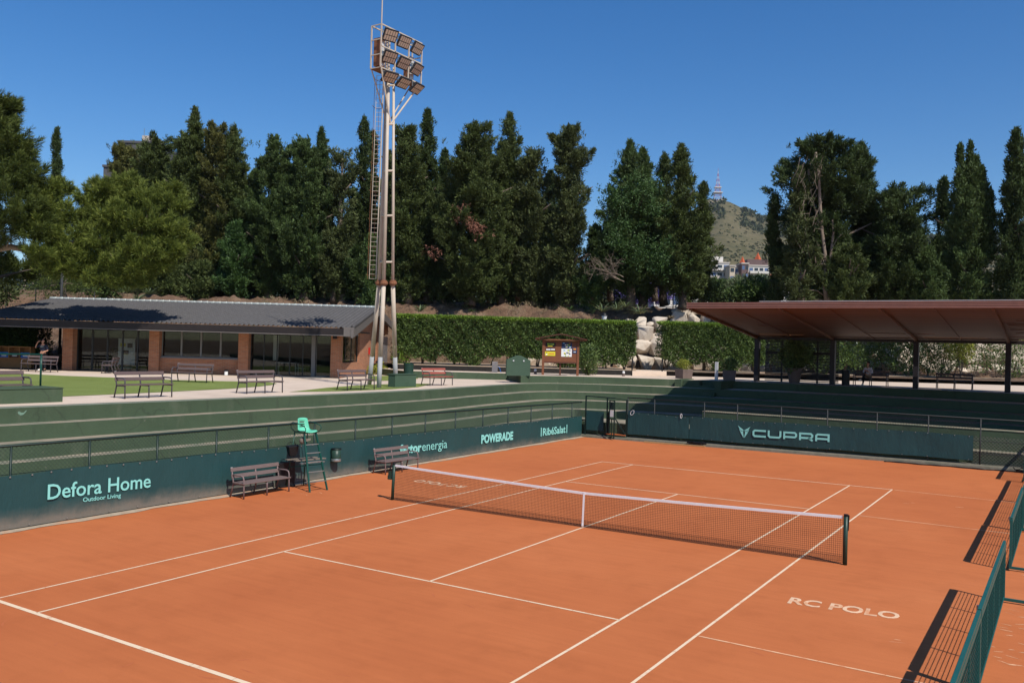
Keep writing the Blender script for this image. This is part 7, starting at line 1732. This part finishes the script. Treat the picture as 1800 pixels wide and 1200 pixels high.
def far_things():
    # dark mesh fence along the bank top
    a, b = at(430, 512, 80), at(1215, 512, 77); t = thing('bank_fence', 'dark rail fence along the top of the bank between the cypresses', 'fence', (a[0], a[1], 8.0)); L = np.linalg.norm((b-a)[:2]); e = (b-a)/L; e[2] = 0; H = 2.4
    for i in range(int(L/2.6)+1): mb = MB(); p = e*2.6*i; mb.tube((p[0], p[1], 0), (p[0], p[1], H), .045, 6); mb.build('post', M['black'], t)
    for z in (.6, 1.25, H): mb = MB(); mb.tube((0, 0, z), tuple(e*L+np.array([0, 0, z])), .035, 6); mb.build('rail', M['black'], t)
    a = at(-40, 500, 64); t = thing('bank_fence', 'thin wire fence with slanting stay on the bank at far left', 'fence', (a[0], a[1], 5.5))
    for i in range(5): mb = MB(); p = RH*1.35*i*1.6; mb.tube((p[0], p[1], 0), (p[0], p[1], 2.6), .04, 6); mb.build('post', M['fence_grey'], t)
    for z in (1.3, 2.5): mb = MB(); mb.tube((0, 0, z), tuple(RH*8.6+np.array([0, 0, z])), .015, 5); mb.build('rail', M['fence_grey'], t)
    # pale houses glimpsed between trunks, dark tower block behind the left cypresses
    white = pmat('white_render', (.60, .57, .52), .85, .08, .4); beige = pmat('beige_render', (.50, .42, .32), .85, .08, .4); greyr = pmat('grey_render', (.085, .082, .088), .8, .1, .3); dwin = pmat('dark_window', (.035, .045, .055), .15, .1, 1); orange = pmat('orange_tile', (.46, .10, .04), .8, .15, 3); brownr = pmat('brown_cladding', (.13, .085, .08), .8, .12, .3); awn = pmat('blue_awning', (.08, .13, .24), .7, .1, 1); slab_ = pmat('pale_slab', (.44, .39, .34), .85, .06, .4)
    def block(label, px0, px1, ytop, D, depth, floors, mat, fh=3.0, roof=None, bal=True, wins=6, name='apartment_block', yaw=0):
        a = at(px0, ytop, D); b = at(px1, ytop, D); w = np.linalg.norm((b-a)[:2]); zt = a[2]*.5+b[2]*.5; zb = zt-floors*fh
        t = thing(name, label, 'building', (a[0], a[1], zb), -YAW+yaw, 'buildings on the far slope')
        mb = MB(); mb.bx(0, w, 0, depth, -8, zt-zb); mb.build('wall', mat, t)
        mb = MB(); mb.bx(-.2, w+.2, -.25, depth+.2, zt-zb, zt-zb+.5); mb.build('roof', slab_ if wins else mat, t)
        for f in range(floors):
            z = f*fh
            if bal:
                mb = MB(); mb.bx(.3, w-.3, -1.1, -.003, z+.1, z+.32); mb.build('balcony', slab_, t)
                mb = MB(); mb.bx(.3, w-.3, -1.12, -1.04, z+.32, z+1.1); mb.build('balcony_rail', white if f % 2 else slab_, t)
            for i in range(wins):
                x = (i+.5)/wins*w; mb = MB(); mb.bx(x-w/wins*.36, x+w/wins*.36, -.04, .02, z+(.35 if bal else .9), z+2.35); mb.build('window', dwin if (i+f) % 3 else awn, t)
        return t, w, zt-zb
    D = 330
    t, w, h = block('long white balconied flats at the foot of the hill', 1205, 1282, 462, D, 14, 4, white, wins=7)
    mb = MB(); mb.bx(w*.52, w*.70, 2, 8, h+.5, h+4.4); mb.bx(w*.60, w*.64, 2.5, 6, h+4.4, h+6.2); mb.bx(w*.72, w*.9, 3, 8, h+.5, h+2.8); mb.build('roof_house', white, t)
    t, w, h = block('narrow beige flats between the white and the brown blocks', 1283, 1292, 468, D-8, 12, 5, beige, wins=1, bal=False)
    t, w, h = block('flats with dark open balconies beside the beige block', 1292, 1304, 470, D+1, 10, 4, white, wins=2)
    t, w, h = block('brown flats with an orange pyramid turret', 1304, 1316, 464, D-4, 14, 4, brownr, wins=2, bal=False)
    mb = MB(); mb.lathe([(1.3, 0), (1.0, .6), (.1, 2.8)], 4, (w*.6, 5, h+.5)); mb.build('turret', orange, t)
    t, w, h = block('white balconied flats under the larger orange turret', 1316, 1352, 468, D, 12, 4, white, wins=4)
    mb = MB(); mb.bx(0, w, 2, 8, h+.5, h+2.8); mb.build('roof_house', brownr, t); mb = MB(); mb.lathe([(2.3, 0), (1.9, 1.0), (1.3, 2.4), (.1, 4.9)], 4, (w*.62, 5, h+.8)); mb.build('turret', orange, t)
    t, w, h = block('small white house with orange roof left of the bare trunks', 1372, 1388, 490, 220, 8, 2, white, wins=2, bal=False, name='house')
    mb = MB(); mb.add([(-.5, -.8, h), (w+.5, -.8, h), (w+.5, 8.5, h+1.5), (-.5, 8.5, h+1.5), (-.5, -.8, h+.3), (w+.5, -.8, h+.3), (w+.5, 8.5, h+1.8), (-.5, 8.5, h+1.8)], [(3, 2, 1, 0), (4, 5, 6, 7), (0, 1, 5, 4), (1, 2, 6, 5), (2, 3, 7, 6), (3, 0, 4, 7)]); mb.build('tile_roof', orange, t)
    t, w, h = block('grey slab tower block peeping over the left cypresses', 210, 275, 252, 190, 16, 14, greyr, wins=0, bal=False)
    mb = MB(); mb.bx(w*.5, w*.82, 2, 8, h+.5, h+2.2); mb.build('roof_house', slab_, t); mb = MB(); mb.tube((w*.5, 3, h), (w*.5, 3, h+4), .06, 5); mb.build('mast', M['steel'], t)
    t, w, h = block('lower grey wing of the tower block at left', 182, 206, 294, 195, 14, 12, greyr, wins=0, bal=False)
    block('low white house glimpsed under the cypresses left of the mast', 556, 650, 470, 112, 8, 2, white, wins=7, bal=False, name='house', fh=2.8)
    block('low white house glimpsed through the fence near the creeper', 1150, 1196, 513, 120, 8, 2, white, wins=3, bal=False, name='house', fh=2.6)
    block('low orange-brick house at the far left under the pine', 28, 76, 483, 118, 8, 1, beige, wins=3, bal=False, name='house', fh=3)
    # lattice broadcasting mast on the summit with its hut
    red = pmat('red_mast_paint', (.50, .045, .035), .6, .08, 4); wht = pmat('white_mast_paint', (.62, .60, .58), .6, .06, 4)
    c = at(1261, 356, 1740.); t = thing('radio_mast', 'red and white lattice mast on the hill summit', 'radio mast', c, .5); k = 1740/FPX; H = 55*k; w0 = 8.0*k
    def wd(f): return w0*(1-f)**1.15*.8+.6*k*(1-f)+.25*k
    nseg = 12
    for i in range(nseg):
        f0, f1 = i/nseg, (i+1)/nseg; mb = MB(); a_, b_ = wd(f0), wd(f1); z0, z1 = f0*H, f1*H; r = .25*(1-.5*f0)
        for sx in (-1, 1):
            for sy in (-1, 1): mb.tube((sx*a_, sy*a_, z0), (sx*b_, sy*b_, z1), r, 5)
        cs = [(-1, -1), (1, -1), (1, 1), (-1, 1)]
        for q in range(4):
            p, s = cs[q], cs[(q+1) % 4]; mb.tube((p[0]*a_, p[1]*a_, z0), (s[0]*b_, s[1]*b_, z1), r*.6, 4); mb.tube((s[0]*a_, s[1]*a_, z0), (p[0]*b_, p[1]*b_, z1), r*.6, 4); mb.tube((p[0]*b_, p[1]*b_, z1), (s[0]*b_, s[1]*b_, z1), r*.6, 4)
        if i in (3, 5): mb.bx(-a_*1.5, a_*1.5, -a_*1.5, a_*1.5, z1-2.2, z1-1.0)
        mb.build('lattice_section', red if i % 2 == 0 else wht, t)
    mb = MB(); mb.tube((0, 0, H), (0, 0, H+6), .25, 5); mb.build('aerial', red, t)
    c = at(1258, 356, 1735.); t = thing('summit_building', 'low cream building at the foot of the hill mast', 'building', (c[0], c[1], c[2]-5), -YAW+.2)
    mb = MB(); mb.bx(-24, 16, -6, 8, -6, 7.5); mb.bx(2, 15, -7, 6, 7.5, 10.5); mb.bx(-34, -24, -4, 6, -6, 5); mb.build('wall', beige, t)
    for i in range(7): mb = MB(); mb.bx(-20+i*5, -17.4+i*5, -6.05, -5.95, 1.5, 4.2); mb.build('window', dwin, t)
    mb = MB(); mb.bx(-24.4, 16.4, -6.4, 8.4, 7.5, 8.1); mb.build('roof', slab_, t)
    # scrub and pines dotted over the hill
    rng = np.random.default_rng(31); Vv, px, D_ = HILLV, HILLPX, HILLD; nd, nx = Vv.shape[:2]; C = []; R_ = []
    while len(C) < 5000:
        i = rng.integers(0, nx-1); p = px[i]
        if not (1180 < p < 1900): continue
        j = rng.integers(int(nd*.45), 137); ridge = (D_[j] > 1480) and (p > 1290 or p < 1258)
        f, g = rng.uniform(0, 1, 2); q = Vv[j, i]*(1-f)*(1-g)+Vv[j, i+1]*f*(1-g)+Vv[j+1, i]*(1-f)*g+Vv[j+1, i+1]*f*g
        dens = .5+.5*math.sin(q[0]*.02)*math.sin(q[1]*.017+2)
        if rng.random() > (.95 if ridge else .18+.5*dens): continue
        C.append(q); R_.append(rng.uniform(2.5, 5.5) if ridge else rng.uniform(.7, 2.0)*(.6+.5*D_[j]/1700))
    C = np.array(C); R_ = np.array(R_); m_ = 26
    dv = rng.normal(size=(len(C), m_, 3)); dv /= np.linalg.norm(dv, axis=2, keepdims=True); dv[..., 2] = np.abs(dv[..., 2])
    P = (C[:, None]+dv*R_[:, None, None]*rng.uniform(.5, 1, (len(C), m_, 1))*np.array([1, 1, .85])).reshape(-1, 3); Rr = np.repeat(R_, m_)
    o = leafmesh('hill_scrub', P, dv.reshape(-1, 3)+rng.normal(size=P.shape)*.4, Rr*1.1, Rr*.75, rng.uniform(0, 1, len(P)), leafmat('scrub_leaves', (.050, .060, .028), (.105, .115, .055), None, .1, .1), seed=9); o['kind'] = 'stuff'
trees(); hedges(); far_things()

# ------------------------------------------------------------------ the air between here and the hill
mb = MB(); mb.bx(-2600, 2600, -400, 2800, -2, 470); hz = mb.build('haze', bpy.data.materials.new('haze_air')); hz['kind'] = 'stuff'
hm = hz.data.materials[0]; hm.use_nodes = True; hm.node_tree.nodes.clear()
ho = hm.node_tree.nodes.new('ShaderNodeOutputMaterial'); hv = hm.node_tree.nodes.new('ShaderNodeVolumePrincipled')
hv.inputs['Color'].default_value = (.72, .86, 1, 1); hv.inputs['Density'].default_value = .00005; hv.inputs['Anisotropy'].default_value = .25
hm.node_tree.links.new(hv.outputs[0], ho.inputs['Volume'])
